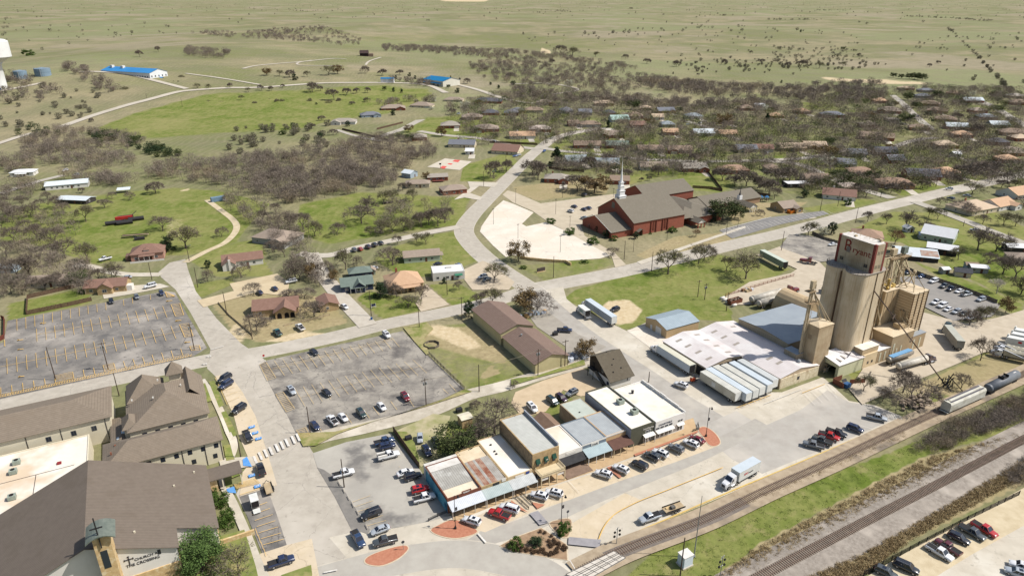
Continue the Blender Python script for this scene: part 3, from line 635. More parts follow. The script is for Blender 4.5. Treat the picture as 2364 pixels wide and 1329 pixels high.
track(T2,'main railway track on grey ballast with brown sleepers',.5,True)
m=MB();P=[Z(r3,*p) for p in ((480,1335),(900,1130),(1005,1190),(640,1400))]
pw=[G(*p) for p in P];m.prism([(p.x,p.y) for p in pw],0,LEVEL[0]+.3)
o=m.build('level_crossing',M('crossing panels',C(224,216,204),C(206,196,182),.6));tag(o,'concrete panel level crossing on the siding','level crossing')
m=MB();dv=(pw[1]-pw[0]);z_=LEVEL[0]+.31
for k in (.0,.3,.42,.62,.74,1.):
 a=pw[0].lerp(pw[3],k);b=pw[1].lerp(pw[2],k);m.bar((a.x,a.y,z_),(b.x,b.y,z_),.16,.04)
for k in np.linspace(0,1,7):a=pw[0].lerp(pw[1],k);b=pw[3].lerp(pw[2],k);m.bar((a.x,a.y,z_),(b.x,b.y,z_),.1,.04)
c_=m.build('seam',M('dark seam',C(96,92,88)),o)
# buildings
CG,SG=math.cos(R(GRID)),math.sin(R(GRID))
def W(a,b,z=0.0):return Vector((a*CG-b*SG,a*SG+b*CG,z))   
def AB(u,v,z=0.0):
 p=G(u,v,z);return p.x*CG+p.y*SG,-p.x*SG+p.y*CG
def site(name,label,cat,a,b,group=None,rz=GRID,world=None,z=0.0):
 p=W(a,b,z) if world is None else Vector((world[0],world[1],z))
 t=thing(name,label,cat,tuple(p),R(rz),group);del XF[t.name];return t
GLASS=M('dark window glass',C(46,54,66),None,rough=.12,spec=.6)
TRIM=M('white trim',C(236,232,224),C(222,216,206),2)
DARK=M('dark opening',C(38,35,34));BLACKM=M('black metal',C(46,45,47),C(58,56,56),2,rough=.5)
STEEL=M('galvanised steel',C(184,188,190),C(168,172,174),.4,rough=.5,metal=.35)
def roofc(name,rgb,rgb2=None,stripe=None,metal=0,rough=.92,zs=None):
 r2_=rgb2 or tuple(max(0,c-16) for c in rgb)
 return M(name,C(*rgb),C(*r2_),.9,rough=rough,metal=metal,detail=9,stripe=stripe,c3=C(*[c-9 for c in rgb]),sc3=.22,zs=zs)
def win(par,x,y,z,ww,hh,face='f',name='window',mats=None,pr=.05,bars=True):
 m=MB()
 def P(s,zz,o):
  return {'f':(x+s,y-o,zz),'b':(x-s,y+o,zz),'l':(x-o,y-s,zz),'r':(x+o,y+s,zz)}[face]
 def slab(s0,s1,z0,z1,o,mi):
  q=[P(s0,z0,o),P(s1,z0,o),P(s1,z1,o),P(s0,z1,o)];k=[P(s0,z0,-.02),P(s1,z0,-.02),P(s1,z1,-.02),P(s0,z1,-.02)]
  m.add(q+k,[[0,1,2,3],[0,4,5,1],[1,5,6,2],[2,6,7,3],[3,7,4,0]],mi)
 slab(-ww/2,ww/2,z,z+hh,pr,0);slab(-ww/2+.1,ww/2-.1,z+.1,z+hh-.1,pr+.012,1)
 if bars and ww > .9:slab(-.03,.03,z+.1,z+hh-.1,pr+.024,0)
 return m.build(name,mats or [TRIM,GLASS],par)
def gable_roof(par,x0,x1,y0,y1,h,rise,mat,axis='x',ov=.45,name='roof',off=0.0,th=.16):
 m=MB();f=rise/(((y1-y0) if axis == 'x' else (x1-x0))/2)
 def T(p,q,z):return (p,q,z) if axis == 'x' else (q,p,z)
 if axis != 'x':x0,x1,y0,y1=y0,y1,x0,x1
 c=(y0+y1)/2+off;X0,X1=x0-ov,x1+ov
 prof=[(y0-ov,h-ov*rise/(c-y0)),(c,h+rise),(y1+ov,h-ov*rise/(y1-c))]
 for dz,flip in ((th,False),(0.02,True)):
  for i in (0,1):
   q=[T(X0,prof[i][0],prof[i][1]+dz),T(X1,prof[i][0],prof[i][1]+dz),T(X1,prof[i+1][0],prof[i+1][1]+dz),T(X0,prof[i+1][0],prof[i+1][1]+dz)]
   m.face(q[::-1] if flip else q)
 for i in (0,2):m.face([T(X0,prof[i][0],prof[i][1]+.02),T(X1,prof[i][0],prof[i][1]+.02),T(X1,prof[i][0],prof[i][1]+th),T(X0,prof[i][0],prof[i][1]+th)])
 for X in (X0,X1):
  for i in (0,1):m.face([T(X,prof[i][0],prof[i][1]+.02),T(X,prof[i+1][0],prof[i+1][1]+.02),T(X,prof[i+1][0],prof[i+1][1]+th),T(X,prof[i][0],prof[i][1]+th)])
 return m.build(name,mat,par)
def hip_roof(par,x0,x1,y0,y1,h,rise,mat,ov=.5,name='roof',hipk=1.0,ridge=None,th=.14):
 X0,X1,Y0,Y1=x0-ov,x1+ov,y0-ov,y1+ov;m=MB()
 if ridge is None:
  if X1-X0 >= Y1-Y0:d=(Y1-Y0)/2*hipk;ridge=((X0+d,(Y0+Y1)/2),(X1-d,(Y0+Y1)/2))
  else:d=(X1-X0)/2*hipk;ridge=(((X0+X1)/2,Y0+d),((X0+X1)/2,Y1-d))
 a,b=[(r[0],r[1],h+rise) for r in ridge];z=h+.02;e=[(X0,Y0,z+th),(X1,Y0,z+th),(X1,Y1,z+th),(X0,Y1,z+th)];u=[(X0,Y0,z),(X1,Y0,z),(X1,Y1,z),(X0,Y1,z)]
 if abs(ridge[0][1]-ridge[1][1]) < abs(ridge[0][0]-ridge[1][0])+1e-6:m.face([e[0],e[1],b,a]);m.face([e[1],e[2],b]);m.face([e[2],e[3],a,b]);m.face([e[3],e[0],a])
 else:m.face([e[0],e[1],a]);m.face([e[1],e[2],b,a]);m.face([e[2],e[3],b]);m.face([e[3],e[0],a,b])
 for i in range(4):m.face([u[i],u[(i+1) % 4],e[(i+1) % 4],e[i]])
 m.face(u[::-1]);return m.build(name,mat,par)
def walls(par,x0,x1,y0,y1,h,mat,gable=None,rise=0,off=0.0,z0=-.3,name='wall'):
 m=MB()
 if gable == 'x':
  c=(y0+y1)/2+off
  m.face([(x0,y0,z0),(x1,y0,z0),(x1,y0,h),(x0,y0,h)]);m.face([(x1,y1,z0),(x0,y1,z0),(x0,y1,h),(x1,y1,h)])
  m.face([(x0,y1,z0),(x0,y0,z0),(x0,y0,h),(x0,c,h+rise),(x0,y1,h)]);m.face([(x1,y0,z0),(x1,y1,z0),(x1,y1,h),(x1,c,h+rise),(x1,y0,h)])
 elif gable == 'y':
  c=(x0+x1)/2+off
  m.face([(x0,y1,z0),(x0,y0,z0),(x0,y0,h),(x0,y1,h)]);m.face([(x1,y0,z0),(x1,y1,z0),(x1,y1,h),(x1,y0,h)])
  m.face([(x0,y0,z0),(x1,y0,z0),(x1,y0,h),(c,y0,h+rise),(x0,y0,h)]);m.face([(x1,y1,z0),(x0,y1,z0),(x0,y1,h),(c,y1,h+rise),(x1,y1,h)])
 else:m.prism([(x0,y0),(x1,y0),(x1,y1),(x0,y1)],z0,h)
 return m.build(name,mat,par)
def boxpart(par,name,c,d,mat,rz=0.0):return MB().box(c,d,rz).build(name,mat,par)
def flat_shop(par,x0,x1,y0,y1,h,wmat,rmat,par_h=.5,pt=.3,slope=0.0):
 m=MB();m.prism([(x0,y0),(x1,y0),(x1,y1),(x0,y1)],-.2,h-par_h,0)
 for q in ((x0,x1,y0,y0+pt),(x0,x1,y1-pt,y1),(x0,x0+pt,y0+pt,y1-pt),(x1-pt,x1,y0+pt,y1-pt)):
  m.prism([(q[0],q[2]),(q[1],q[2]),(q[1],q[3]),(q[0],q[3])],h-par_h,h,0)
 w_=m.build('wall',wmat,par)
 MB().prism([(x0+pt,y0+pt),(x1-pt,y0+pt),(x1-pt,y1-pt),(x0+pt,y1-pt)],h-par_h+.03,h-par_h+.08).build('roof',rmat,par);return w_
def lettering(par,txt,loc,rot,size,mat,name='lettering',ext=.03,sx=1.0,align='CENTER'):
 cu=bpy.data.curves.new(name,'FONT');cu.body=txt;cu.size=size;cu.extrude=ext;cu.align_x=align;cu.materials.append(mat)
 tmp=bpy.data.objects.new(name,cu);me_=bpy.data.meshes.new_from_object(tmp);bpy.data.objects.remove(tmp);bpy.data.curves.remove(cu)
 if not me_.materials:me_.materials.append(mat)
 o=bpy.data.objects.new(name,me_);col.objects.link(o);o.location=loc;o.rotation_euler=rot;o.scale=(sx,1,1);o.parent=par;return o
FRONT=(R(90),0,0);LEFT=(R(90),0,R(-90))
def rooftop_unit(p,label,z,rz=GRID,s=1.0):
 t=thing('air_conditioner',label,'air conditioner',(p.x,p.y,z),R(rz),'rooftop air conditioners');del XF[t.name]
 boxpart(t,'housing',(0,0,0.12),(1.7*s,1.5*s,1.1*s),M('unit grey green',C(168,178,164),C(150,160,148),1,rough=.6))
 MB().lathe((0,0,.12+1.1*s),[(.5*s,0),(.5*s,.12),(.3*s,.1)],10).build('fan',DARK,t)
 boxpart(t,'curb',(0,0,0),(1.5*s,1.3*s,.12),BLACKM);return t
# --- church with the tan roofs, bottom left
RIB=roofc('ribbed taupe metal',(126,114,102),(118,106,95),stripe=(GRID+90,.55,.78))
SHIN=roofc('taupe shingles',(146,132,116),(132,119,104),zs=.22)
CREAM=M('cream stucco',C(236,226,200),C(226,215,188),.4);WHITEST=M('white stucco',C(240,235,226),C(230,224,214),.3)
STONE=M('pale stone',C(226,196,146),C(196,164,116),1.4,detail=8,c3=C(232,212,172),sc3=.9)
WROOF=M('white membrane roof',C(246,240,228),C(236,226,210),.15,c3=C(222,200,172),sc3=.05)
t=site('church','large tan ribbed metal roofed church with stone tower and black cross emblem','church',-25,153)
m=MB()   
hw,ez,rzv=24.5,6.2,16.6
def zsl(x):return ez+(rzv-ez)*(1-abs(x)/hw)
for s in (1,-1):
 q=[(0,-19.6),(16.2*s,-19.6),(16.2*s,-13),(hw*s,-13),(hw*s,13),(0,13)]
 for dz,fl in ((.18,s < 0),(0.0,s > 0)):
  f_=[(x,y,zsl(x)+dz) for x,y in q];m.face(f_[::-1] if fl else f_)
 for i in range(5):m.face([(q[i][0],q[i][1],zsl(q[i][0])),(q[i+1][0],q[i+1][1],zsl(q[i+1][0])),(q[i+1][0],q[i+1][1],zsl(q[i+1][0])+.18),(q[i][0],q[i][1],zsl(q[i][0])+.18)])
m.build('roof',RIB,t)
m=MB()
m.face([(-15.7,-19,1.3),(15.7,-19,1.3),(15.7,-19,zsl(15.7)-.02),(0,-19,rzv-.02),(-15.7,-19,zsl(15.7)-.02)])
for s in (1,-1):
 m.face([(15.7*s,-19,1.3),(15.7*s,-12.5,1.3),(15.7*s,-12.5,zsl(15.7)-.02),(15.7*s,-19,zsl(15.7)-.02)])
 m.face([(15.7*s,-12.5,1.3),(24*s,-12.5,1.3),(24*s,-12.5,zsl(24)-.02),(15.7*s,-12.5,zsl(15.7)-.02)])
 m.face([(24*s,-12.5,1.3),(24*s,12.8,1.3),(24*s,12.8,zsl(24)-.02),(24*s,-12.5,zsl(24)-.02)])
m.face([(-24,12.8,1.3),(24,12.8,1.3),(24,12.8,zsl(24)-.02),(0,12.8,rzv-.02),(-24,12.8,zsl(24)-.02)])
m.build('wall',WHITEST,t)
MB().prism([(-15.9,-19.25),(15.9,-19.25),(15.9,-12.7),(-15.9,-12.7)],-.2,6.0).prism([(-24.2,-12.72),(24.2,-12.72),(24.2,13),(-24.2,13)],-.2,1.32).build('stone_base',STONE,t)
tw=MB().prism([(2.1,-22.2),(5.1,-22.2),(5.1,-18.7),(2.1,-18.7)],0,20.2).build('tower',STONE,t)
m=MB()
for i in range(8):
 x0,x1=1.0+.65*i,1.65+.65*i;f0=lambda x:21.3-.16*(x-3.6)**2
 m.add([(x0,-23.2,f0(x0)),(x1,-23.2,f0(x1)),(x1,-17.6,f0(x1)),(x0,-17.6,f0(x0)),(x0,-23.2,f0(x0)-.25),(x1,-23.2,f0(x1)-.25),(x1,-17.6,f0(x1)-.25),(x0,-17.6,f0(x0)-.25)],[[0,1,2,3],[7,6,5,4],[0,4,5,1],[2,6,7,3]])
m.build('canopy',M('weathered green metal',C(140,146,134),C(118,126,116),1,rough=.5,metal=.3),tw)
m=MB().box((3.4,-22.5,18.0),(.22,.22,7.4)).box((3.4,-22.5,22.8),(2.2,.22,.22));m.build('cross',BLACKM,tw)
MB().box((3.5,-22.22,12.6),(1.2,.1,4.4)).build('window',[GLASS],tw)

BRN=M('dark letters',C(52,46,52))
m=MB();ex,ey=6.75,-19.06
for c_,d_ in (((ex,0,9.0),(.18,.08,2.3)),((ex,0,10.35),(1.8,.08,.18)),((ex,0,11.1),(.44,.08,.13)),((ex-.8,0,10.2),(.13,.08,.48)),((ex+.8,0,10.2),(.13,.08,.48))):m.box((c_[0],ey,c_[2]),d_)
m.build('cross_emblem',BRN,t)
lettering(t,'CHURCH AT',(7.7,-19.05,9.6),FRONT,.86,BRN,sx=1.0,align='LEFT');lettering(t,'THE CROSSING',(5.95,-19.05,8.45),FRONT,.98,BRN,sx=.94,align='LEFT')
win(t,12.4,-19,9.3,.6,1.2,'f',mats=[BRN,GLASS]);win(t,21.2,-12.5,5.0,.6,1.1,'f',mats=[BRN,GLASS]);win(t,15.7,-17,8.0,.8,1.2,'r',mats=[BRN,GLASS])
for y in (-9,-4,2,7):win(t,24,y,2.2,1.6,2.0,'r',mats=[BRN,GLASS])
MB().prism([(24,8.4),(32.5,8.4),(32.5,14),(24,14)],4.1,4.35).build('entrance_canopy',RIB,t)
for x,y in ((32,8.8),(32,13.6),(27.5,8.8)):boxpart(t,'canopy_post',(x,y,0),(.3,.3,4.1),CREAM)
boxpart(t,'entrance_wall',(24.9,11.5,0),(2.6,4.6,4.1),STONE)
boxpart(t,'garden_wall',(27.3,-11.5,0),(9,.5,1.5),STONE)
for x,y in ((21.5,9.2),(8.5,-14.5),(16.8,3)):boxpart(t,'roof_vent',(x,y,zsl(x)+.1),(.35,.35,.5),CREAM)
def annex(label,a0,a1,b0,b1,h,rise,wm,rm,ridge=None,kind='hip',nm='church_hall'):
 t=site(nm,label,'church hall',(a0+a1)/2,(b0+b1)/2);L,D=(a1-a0)/2,(b1-b0)/2
 walls(t,-L,L,-D,D,h,wm);hip_roof(t,-L,L,-D,D,h,rise,rm,ov=.6,ridge=ridge);return t,L,D
t,L_,D_=annex('long cream church wing with taupe hip roof beside the path',-23.5,4.3,175.2,187,7,3.4,CREAM,SHIN)
for i in range(6):win(t,-4+3.3*i,-D_,4.8,1.1,1.4,'f',mats=[BRN,GLASS])
for x in (6.4,11.8):win(t,x,-D_,1.6,1.1,1.4,'f',mats=[BRN,GLASS])
for x in (4,9.6,13.7):boxpart(t,'downpipe',(x,-D_-.06,0),(.16,.12,7),BRN)
for x,y in ((-11.2,1.6),(-12.2,-1.6)):boxpart(t,'roof_vent',(x,y,8.2),(.4,.3,.9),M('rust vent',C(150,98,76)))
t,L_,D_=annex('tall cream church hall with pyramid like taupe hip roof',-17.5,2.6,189.2,213,8,4.6,CREAM,SHIN,ridge=((.5,-1.5),(.2,3.5)))
for i in range(5):win(t,-6.5+3.3*i,-D_,5.6,1.2,1.1,'f',mats=[BRN,GLASS])
hip_roof(t,-11.5,-7.8,-10.5,-4,8.1,2.4,SHIN,ov=.3,name='dormer_roof');boxpart(t,'dormer',(-9.6,-7.3,0),(3.4,6,8.2),CREAM)
hip_roof(t,-9.8,-.4,3.2,14.2,8.6,5.4,SHIN,ov=.5,name='front_roof',hipk=.98);boxpart(t,'front_tower',(-5.1,8.7,0),(9,10.4,8.7),CREAM)
gable_roof(t,3.2,10.4,-1,13.2,7.4,4.0,SHIN,axis='y',name='side_roof')
boxpart(t,'bell_tower',(3.4,11.7,0),(3.3,3.3,12.0),CREAM);hip_roof(t,1.6,5.2,9.9,13.5,11.6,3.6,SHIN,ov=.7,name='bell_roof')
for x,y,z in ((-3,-2.5,11.6),(-1.2,5.8,12.6),(4.6,2.2,11.2),(-8.6,1,10.4)):boxpart(t,'roof_vent',(x,y,z),(.4,.4,.5),M('white vent',C(225,220,210)))
t,L_,D_=annex('cream church hall with long taupe hip roof at left edge',-66,-22.3,200.6,218.6,8,3.2,CREAM,SHIN)
for x in (6.5,12.5,17.5):win(t,x,-D_,4.6,1.3,1.6,'f',mats=[M('grey frame',C(120,120,118)),GLASS])
for x in (1.5,9.6,20.5):boxpart(t,'downpipe',(x,-D_-.06,0),(.14,.12,8),BRN)
t,L_,D_=annex('low link building with taupe roof and skylight between church halls',-22.1,-17.7,188.5,204,4.6,1.2,CREAM,SHIN)
boxpart(t,'skylight',(1.0,-2.2,5.5),(1.9,1.6,.35),M('skylight glass',C(205,214,218),None,rough=.2));boxpart(t,'skylight',(-.8,-4.6,5.3),(.7,1.2,.3),M('skylight glass',None))
t=site('church_hall','low church hall with flat white membrane roof','church hall',-46,179.5);flat_shop(t,-20.5,18.2,-11.5,18.6,5.4,CREAM,WROOF,.35)
MB().box((0,5,5.1),(30,.12,.1)).box((6.5,-3,5.1),(.12,16,.1)).build('conduit',BRN,t)
boxpart(t,'roof_hatch',(11.5,7.5,5.1),(1,1,.4),M('red hatch',C(150,52,56)))
for i,(x,y,l_) in enumerate(((150,340,'grey green roof unit on the flat white church roof, upper'),(120,425,'grey green roof unit on the flat white church roof, middle'),(110,650,'white twin fan roof unit beside the ribbed church roof'))):
 p=G(*Z(r1,x,y),5.2);rooftop_unit(p,l_,5.14)
# --- the row of shops
def shop(label,a0,a1,b0,b1,h,wm,rm,ph=.5,nm='shop_building'):
 t=site(nm,label,'shop building',(a0+a1)/2,(b0+b1)/2);L,D=(a1-a0)/2-.02,(b1-b0)/2
 flat_shop(t,-L,L,-D,D,h,wm,rm,ph);return t,L,D
RUSTY=M('brown parapet',C(128,78,58),C(108,64,48),1.2)
CORR=M('corrugated grey',C(188,184,174),C(160,156,148),.25,c3=C(205,202,194),sc3=.3,stripe=(GRID,.6,.72),rough=.6)
LIM=M('limestone',C(206,178,132),C(158,132,96),1.3,detail=9,c3=C(186,160,120),sc3=.6)
LIMD=M('rubble stone',C(168,148,118),C(128,110,88),1.1,detail=9)
TURQ=M('turquoise mural',C(70,150,176),C(120,180,196),.25,c3=C(36,92,124),sc3=.3)
def awning(t,x0,x1,y,dep,z0,z1,mat,posts=0,pm=TRIM,stripe=None):
 m=MB();v=[(x0,y,z1),(x1,y,z1),(x1,y-dep,z0),(x0,y-dep,z0)];v2=[(a,b,c-.1) for a,b,c in v]
 m.add(v+v2,[[3,2,1,0],[4,5,6,7],[2,3,7,6],[0,4,7,3],[1,2,6,5]]);aw=m.build('awning',mat,t)
 for i in range(posts):
  x=x0+.15+(x1-x0-.3)*i/max(1,posts-1);boxpart(t,'post',(x,y-dep+.12,.16),(.14,.14,z0-.2),pm)
 return aw
def storefront(t,y,xs,z,ww,hh,mats=None):
 for x in xs:win(t,x,y,z,ww,hh,'f',name='shop_window',mats=mats)
t,L_,D_=shop('corner shop with turquoise mural on its side and brown parapet',50.2,59.6,126,140.6,4.5,RUSTY,M('cream roof',C(240,228,204),C(222,204,176),.3),.55)
MB().prism([(-L_-.06,-D_+.1),(-L_-.002,-D_+.1),(-L_-.002,D_-.2),(-L_-.06,D_-.2)],.05,3.7).build('mural',TURQ,t)
m=MB();m.face([(-L_+.35,-D_+3.9,4.12),(L_-.35,-D_+3.9,4.12),(L_-.35,D_-3.2,4.4),(-L_+.35,D_-3.2,4.4)]);m.build('metal_roof',CORR,t)
MB().prism([(-L_-.02,D_-3),(L_,D_-3),(L_,D_+1.2),(-L_-.02,D_+1.2)],-.1,4.42).build('rear_block',M('whitewashed wall',C(232,228,220),C(208,202,192),.5),t)
boxpart(t,'sign_board',(.6,-D_+.1,4.4),(2.6,.2,.75),RUSTY);m=MB()
for i in range(7):m.box((-.35+.3*i,-D_-.02,4.78),(.2,.04,.16))
for i in range(5):m.box((-.1+.32*i,-D_-.02,4.55),(.22,.04,.14))
m.build('sign_lettering',TRIM,t)
awning(t,-L_,L_,-D_,3.0,2.75,3.6,M('ribbed white metal',C(222,226,230),C(206,210,216),.5,stripe=(GRID,.45,.8)),4,M('thin post',C(190,184,172)));storefront(t,-D_,(-3,0,3),.5,2.2,1.9)
t,L_,D_=shop('narrow stone shop with rust striped tin roof',59.6,67.2,126,142.6,4.4,LIM,M('cream rear roof',C(236,220,190),C(216,196,164),.35),.3)
m=MB()
for i in range(9):
 x0=-L_+.35+i*(2*L_-.7)/9;x1=x0+(2*L_-.7)/9;m.face([(x0,-D_+.35,4.2+.01*(i % 2)),(x1,-D_+.35,4.2+.01*(i % 2)),(x1,2.8,4.42+.01*(i % 2)),(x0,2.8,4.42+.01*(i % 2))],1 if i in (1,2,4,5) else 0)
m.build('tin_roof',[M('weathered tin',C(190,186,178),C(158,150,140),.5,stripe=(GRID,.5,.8)),M('rusted tin',C(146,92,70),C(188,160,140),.35,stripe=(GRID,.5,.8),contrast=1.4)],t)
boxpart(t,'sign_board',(.4,-D_-.06,3.7),(1.8,.1,.7),BLACKM);boxpart(t,'sign_board',(2.6,-D_-.06,4.0),(1.2,.1,.9),TRIM)
awning(t,-L_,L_,-D_,3.0,2.75,3.6,M('ribbed sage metal',C(188,198,196),C(170,182,180),.5,stripe=(GRID,.45,.82)),4,M('thin post',None));storefront(t,-D_,(-2.2,1.6),.5,2.4,1.9)
t,L_,D_=shop('shop with bright white roof beside the tall stone building',67.2,74.5,126,144.4,4.5,M('tan shop wall',C(214,190,152),C(198,174,136),.6),WROOF,.25)
boxpart(t,'sign_board',(-.2,-D_-.06,3.6),(2.6,.1,.6),TRIM);boxpart(t,'sign_board',(2.2,-D_-.06,3.75),(1,.1,.7),M('blue sign',C(56,74,140)))
awning(t,-L_,L_,-D_,3.1,2.75,3.6,M('ribbed silver metal',C(206,208,206),C(186,188,186),.5,stripe=(GRID,.45,.8)),3,M('thin post',None));storefront(t,-D_,(-2,1.8),.5,2.4,1.9)
for x,y in ((-1.5,2.5),(-1.6,1.2),(-1.1,5.6)):boxpart(t,'roof_vent',(x,y,4.3),(.5,.4,.35),BLACKM)
t,L_,D_=shop('two storey rubble stone building with green awnings and balcony',74.7,82.9,126.4,145,8.7,LIM,M('light ribbed roof',C(206,206,198),C(190,190,182),.4,stripe=(GRID+90,.6,.84)),.3)
MB().prism([(-L_-.05,-D_+.05),(-L_,-D_+.05),(-L_,D_),(-L_-.05,D_)],0,8.4).build('side_wall',LIMD,t)
MB().prism([(L_-.35,-D_+.3),(L_+.02,-D_+.3),(L_+.02,D_),(L_-.35,D_)],8.6,9.5).build('parapet',M('grey parapet',C(150,154,162),C(170,174,180),.5),t)
GRN=M('green canvas',C(30,66,54),C(40,80,64),2)
for x in (-2.5,0,2.5):
 boxpart(t,'window',(x,-D_-.04,4.6),(1.0,.1,2.1),GLASS)
 m=MB();m.add([(x-.6,-D_-.05,6.9),(x+.6,-D_-.05,6.9),(x+.6,-D_-.75,5.7),(x-.6,-D_-.75,5.7),(x-.6,-D_-.05,5.7),(x+.6,-D_-.05,5.7)],[[3,2,1,0],[0,4,3],[1,2,5],[3,4,5,2]]);m.build('awning',GRN,t)
MB().tube((0,-D_-.62,6.25),(0,-D_-.7,6.22),.3,n=12).build('round_emblem',TRIM,t)
TANW=M('tan painted wood',C(226,208,172),C(212,194,158),1)
bal=boxpart(t,'balcony',(.3,-D_-1.75,3.3),(7.4,3.5,.22),TANW);m=MB()
for i in range(26):m.box((-3.35+.292*i,-D_-3.45,3.5),(.07,.07,.95))
for i in range(11):m.box((-3.35,-D_-.1-.32*i,3.5),(.07,.07,.95));m.box((3.95,-D_-.1-.32*i,3.5),(.07,.07,.95))
m.box((.3,-D_-3.45,4.42),(7.5,.12,.1)).box((-3.35,-D_-1.75,4.42),(.12,3.5,.1)).box((3.95,-D_-1.75,4.42),(.12,3.5,.1));m.build('railing',TANW,bal)
for x in (-3.3,-.9,1.5,3.9):boxpart(t,'post',(x,-D_-3.4,.1),(.22,.22,3.3),TANW)
for x in (-2.1,2.7):boxpart(t,'sign_board',(x,-D_-3.3,2.3),(2.0,.1,.55),TRIM)
storefront(t,-D_,(-2.4,2.6),.4,2.0,2.2);boxpart(t,'door',(.1,-D_-.04,.1),(1.1,.1,2.3),BLACKM)
t,L_,D_=shop('white fronted shop with black canvas awning',83.1,91.4,127.7,139.6,4.8,M('white shop wall',C(240,236,228),C(228,222,212),.5),WROOF,.25)
awning(t,-L_,L_,-D_,2.4,2.3,3.3,M('black canvas',C(52,52,54),C(64,63,64),1),0);storefront(t,-D_,(-2.5,.2,2.7),.4,2.2,1.9);boxpart(t,'sign_board',(.4,-D_-.05,3.75),(3.2,.1,.7),TRIM)
boxpart(t,'deck',(.2,-D_-2.6,.1),(8.2,5.0,.28),M('worn deck',C(150,126,108),C(130,108,92),.8))
for x,y in ((-3.4,2.6),(-2.2,1.2)):MB().lathe((x,y,4.6),[(.35,0),(.35,.7),(.42,.75),(.42,.95)],10).build('roof_vent',BLACKM,t)
GREYR=M('grey ribbed roof',C(184,188,188),C(170,174,175),.4,stripe=(GRID,.6,.86),rough=.5)
t,L_,D_=shop('slate blue hair salon with grey ribbed roof and blue awning',91.5,99.6,128,139.4,4.9,M('slate blue wall',C(126,138,148),C(114,126,136),.8),GREYR,.2)
boxpart(t,'parapet_band',(0,-D_-.03,4.55),(2*L_,.12,.42),TRIM);sb=boxpart(t,'sign_board',(.2,-D_-.08,3.62),(2.5,.12,.95),TRIM);lettering(t,'HAIR',(.2,-D_-.16,3.76),FRONT,.86,BRN,'sign_lettering')
awning(t,-L_,L_,-D_,3.3,2.7,3.5,M('blue grey metal',C(178,194,196),C(164,180,184),.5,stripe=(GRID,.5,.86)),4);storefront(t,-D_,(-2.4,2.2),.4,2.0,1.9)
t,L_,D_=shop('tan brick shop with brown porch roof and grey ribbed roof',99.7,106.6,128.2,139.6,4.9,M('tan brick',C(214,180,140),C(200,166,126),1),GREYR,.2)
boxpart(t,'parapet_band',(0,-D_-.03,4.55),(2*L_,.12,.42),TRIM);awning(t,-L_,L_+.2,-D_-.4,3.5,2.7,3.6,M('brown metal',C(112,82,70),C(98,70,60),.8,stripe=(GRID,.5,.85)),4,TANW);storefront(t,-D_,(-1.8,1.8),.4,2.0,1.9)
t,L_,D_=shop('low rear building with pale green tin roof',97.4,105,139.7,149,4.6,M('stained rear wall',C(176,158,132),C(150,132,110),.5),M('pale green tin',C(200,206,194),C(186,192,180),.4,stripe=(GRID+90,.6,.88)),.12,nm='rear_building')
boxpart(t,'roof_vent',(-1,-2,4.5),(.4,.4,.25),BLACKM)
WB=M('white painted brick',C(242,238,232),C(230,226,218),.6)
t,L_,D_=shop('dark olive boutique with small white porch and wide white roof',106.7,115.2,126,149,6.2,M('dark olive wall',C(92,92,78),C(84,84,70),.8),WROOF,.45)
MB().prism([(-L_-.04,-D_+.02),(-L_,-D_+.02),(-L_,D_),(-L_-.04,D_)],0,6.1).build('side_wall',M('grey side wall',C(150,154,164),C(176,180,188),.3),t)
lettering(t,'ironhorse',(2.0,-D_-.05,4.55),FRONT,1.0,TRIM,'sign_lettering',sx=.95);awning(t,.1,3.9,-D_,1.3,2.7,3.1,M('white awning',C(238,236,228)),2)
win(t,2,-D_,3.3,1.9,.9,'f');storefront(t,-D_,(1.1,3.1),.3,1.3,2.2);boxpart(t,'door',(2.1,-D_-.05,.1),(.7,.12,2.2),TRIM)
for i,(x,y,l_) in enumerate(((1280,395,'grey roof unit on the white shop roof, behind the other'),(1475,535,'grey roof unit on the white shop roof, nearer the street'))):
 rooftop_unit(G(*Z((1220,860,6.042),x,y+35),5.8),l_,5.86,s=1.15)
t,L_,D_=shop('white brick corner shop with stepped parapet and dark blue letters',115.3,126.4,125.6,146,6.2,WB,WROOF,.45)
m=MB()
for i in range(7):m.prism([(L_-.32,-D_+2.9*i),(L_+.03,-D_+2.9*i),(L_+.03,-D_+2.9*i+2.7),(L_-.32,-D_+2.9*i+2.7)],6.2,6.45+.28*min(i,3)/3+.12*(i % 2))
m.build('stepped_parapet',WB,t)
NAVY=M('navy letters',C(44,50,78))
lettering(t,'CHARITABLE',(-2.0,-D_-.05,4.5),FRONT,.72,NAVY,sx=1.2);lettering(t,'THE',(-2.0,-D_-.05,5.35),FRONT,.3,NAVY) if False else None
for i in range(4):boxpart(t,'transom_window',(-4.7+1.6*i,-D_-.04,3.55),(1.2,.1,.5),GLASS)
awning(t,-5.4,1.0,-D_,1.1,2.75,3.05,M('white awning',None));storefront(t,-D_,(-4.5,-2.9,-1.3,.2),.5,1.3,2.0)
for x in (3.2,4.2):boxpart(t,'transom_window',(x,-D_-.04,3.7),(.7,.1,.45),GLASS)
awning(t,2.4,5.0,-D_,.9,2.75,3.0,M('white awning',None));storefront(t,-D_,(3.2,4.3),.5,.9,1.9)
for y in (-7,-3,2,6):win(t,L_,y,1.2,1.4,1.8,'r',mats=[NAVY,GLASS])
MB().lathe((-1.5,6,5.8),[(.4,0),(.4,.9),(.5,1.0),(.3,1.1)],10).build('roof_vent',BLACKM,t)
t=site('cottage','small brown roofed cottage squeezed behind the shop roofs','cottage',*AB(1270,1000),rz=GRID+90)
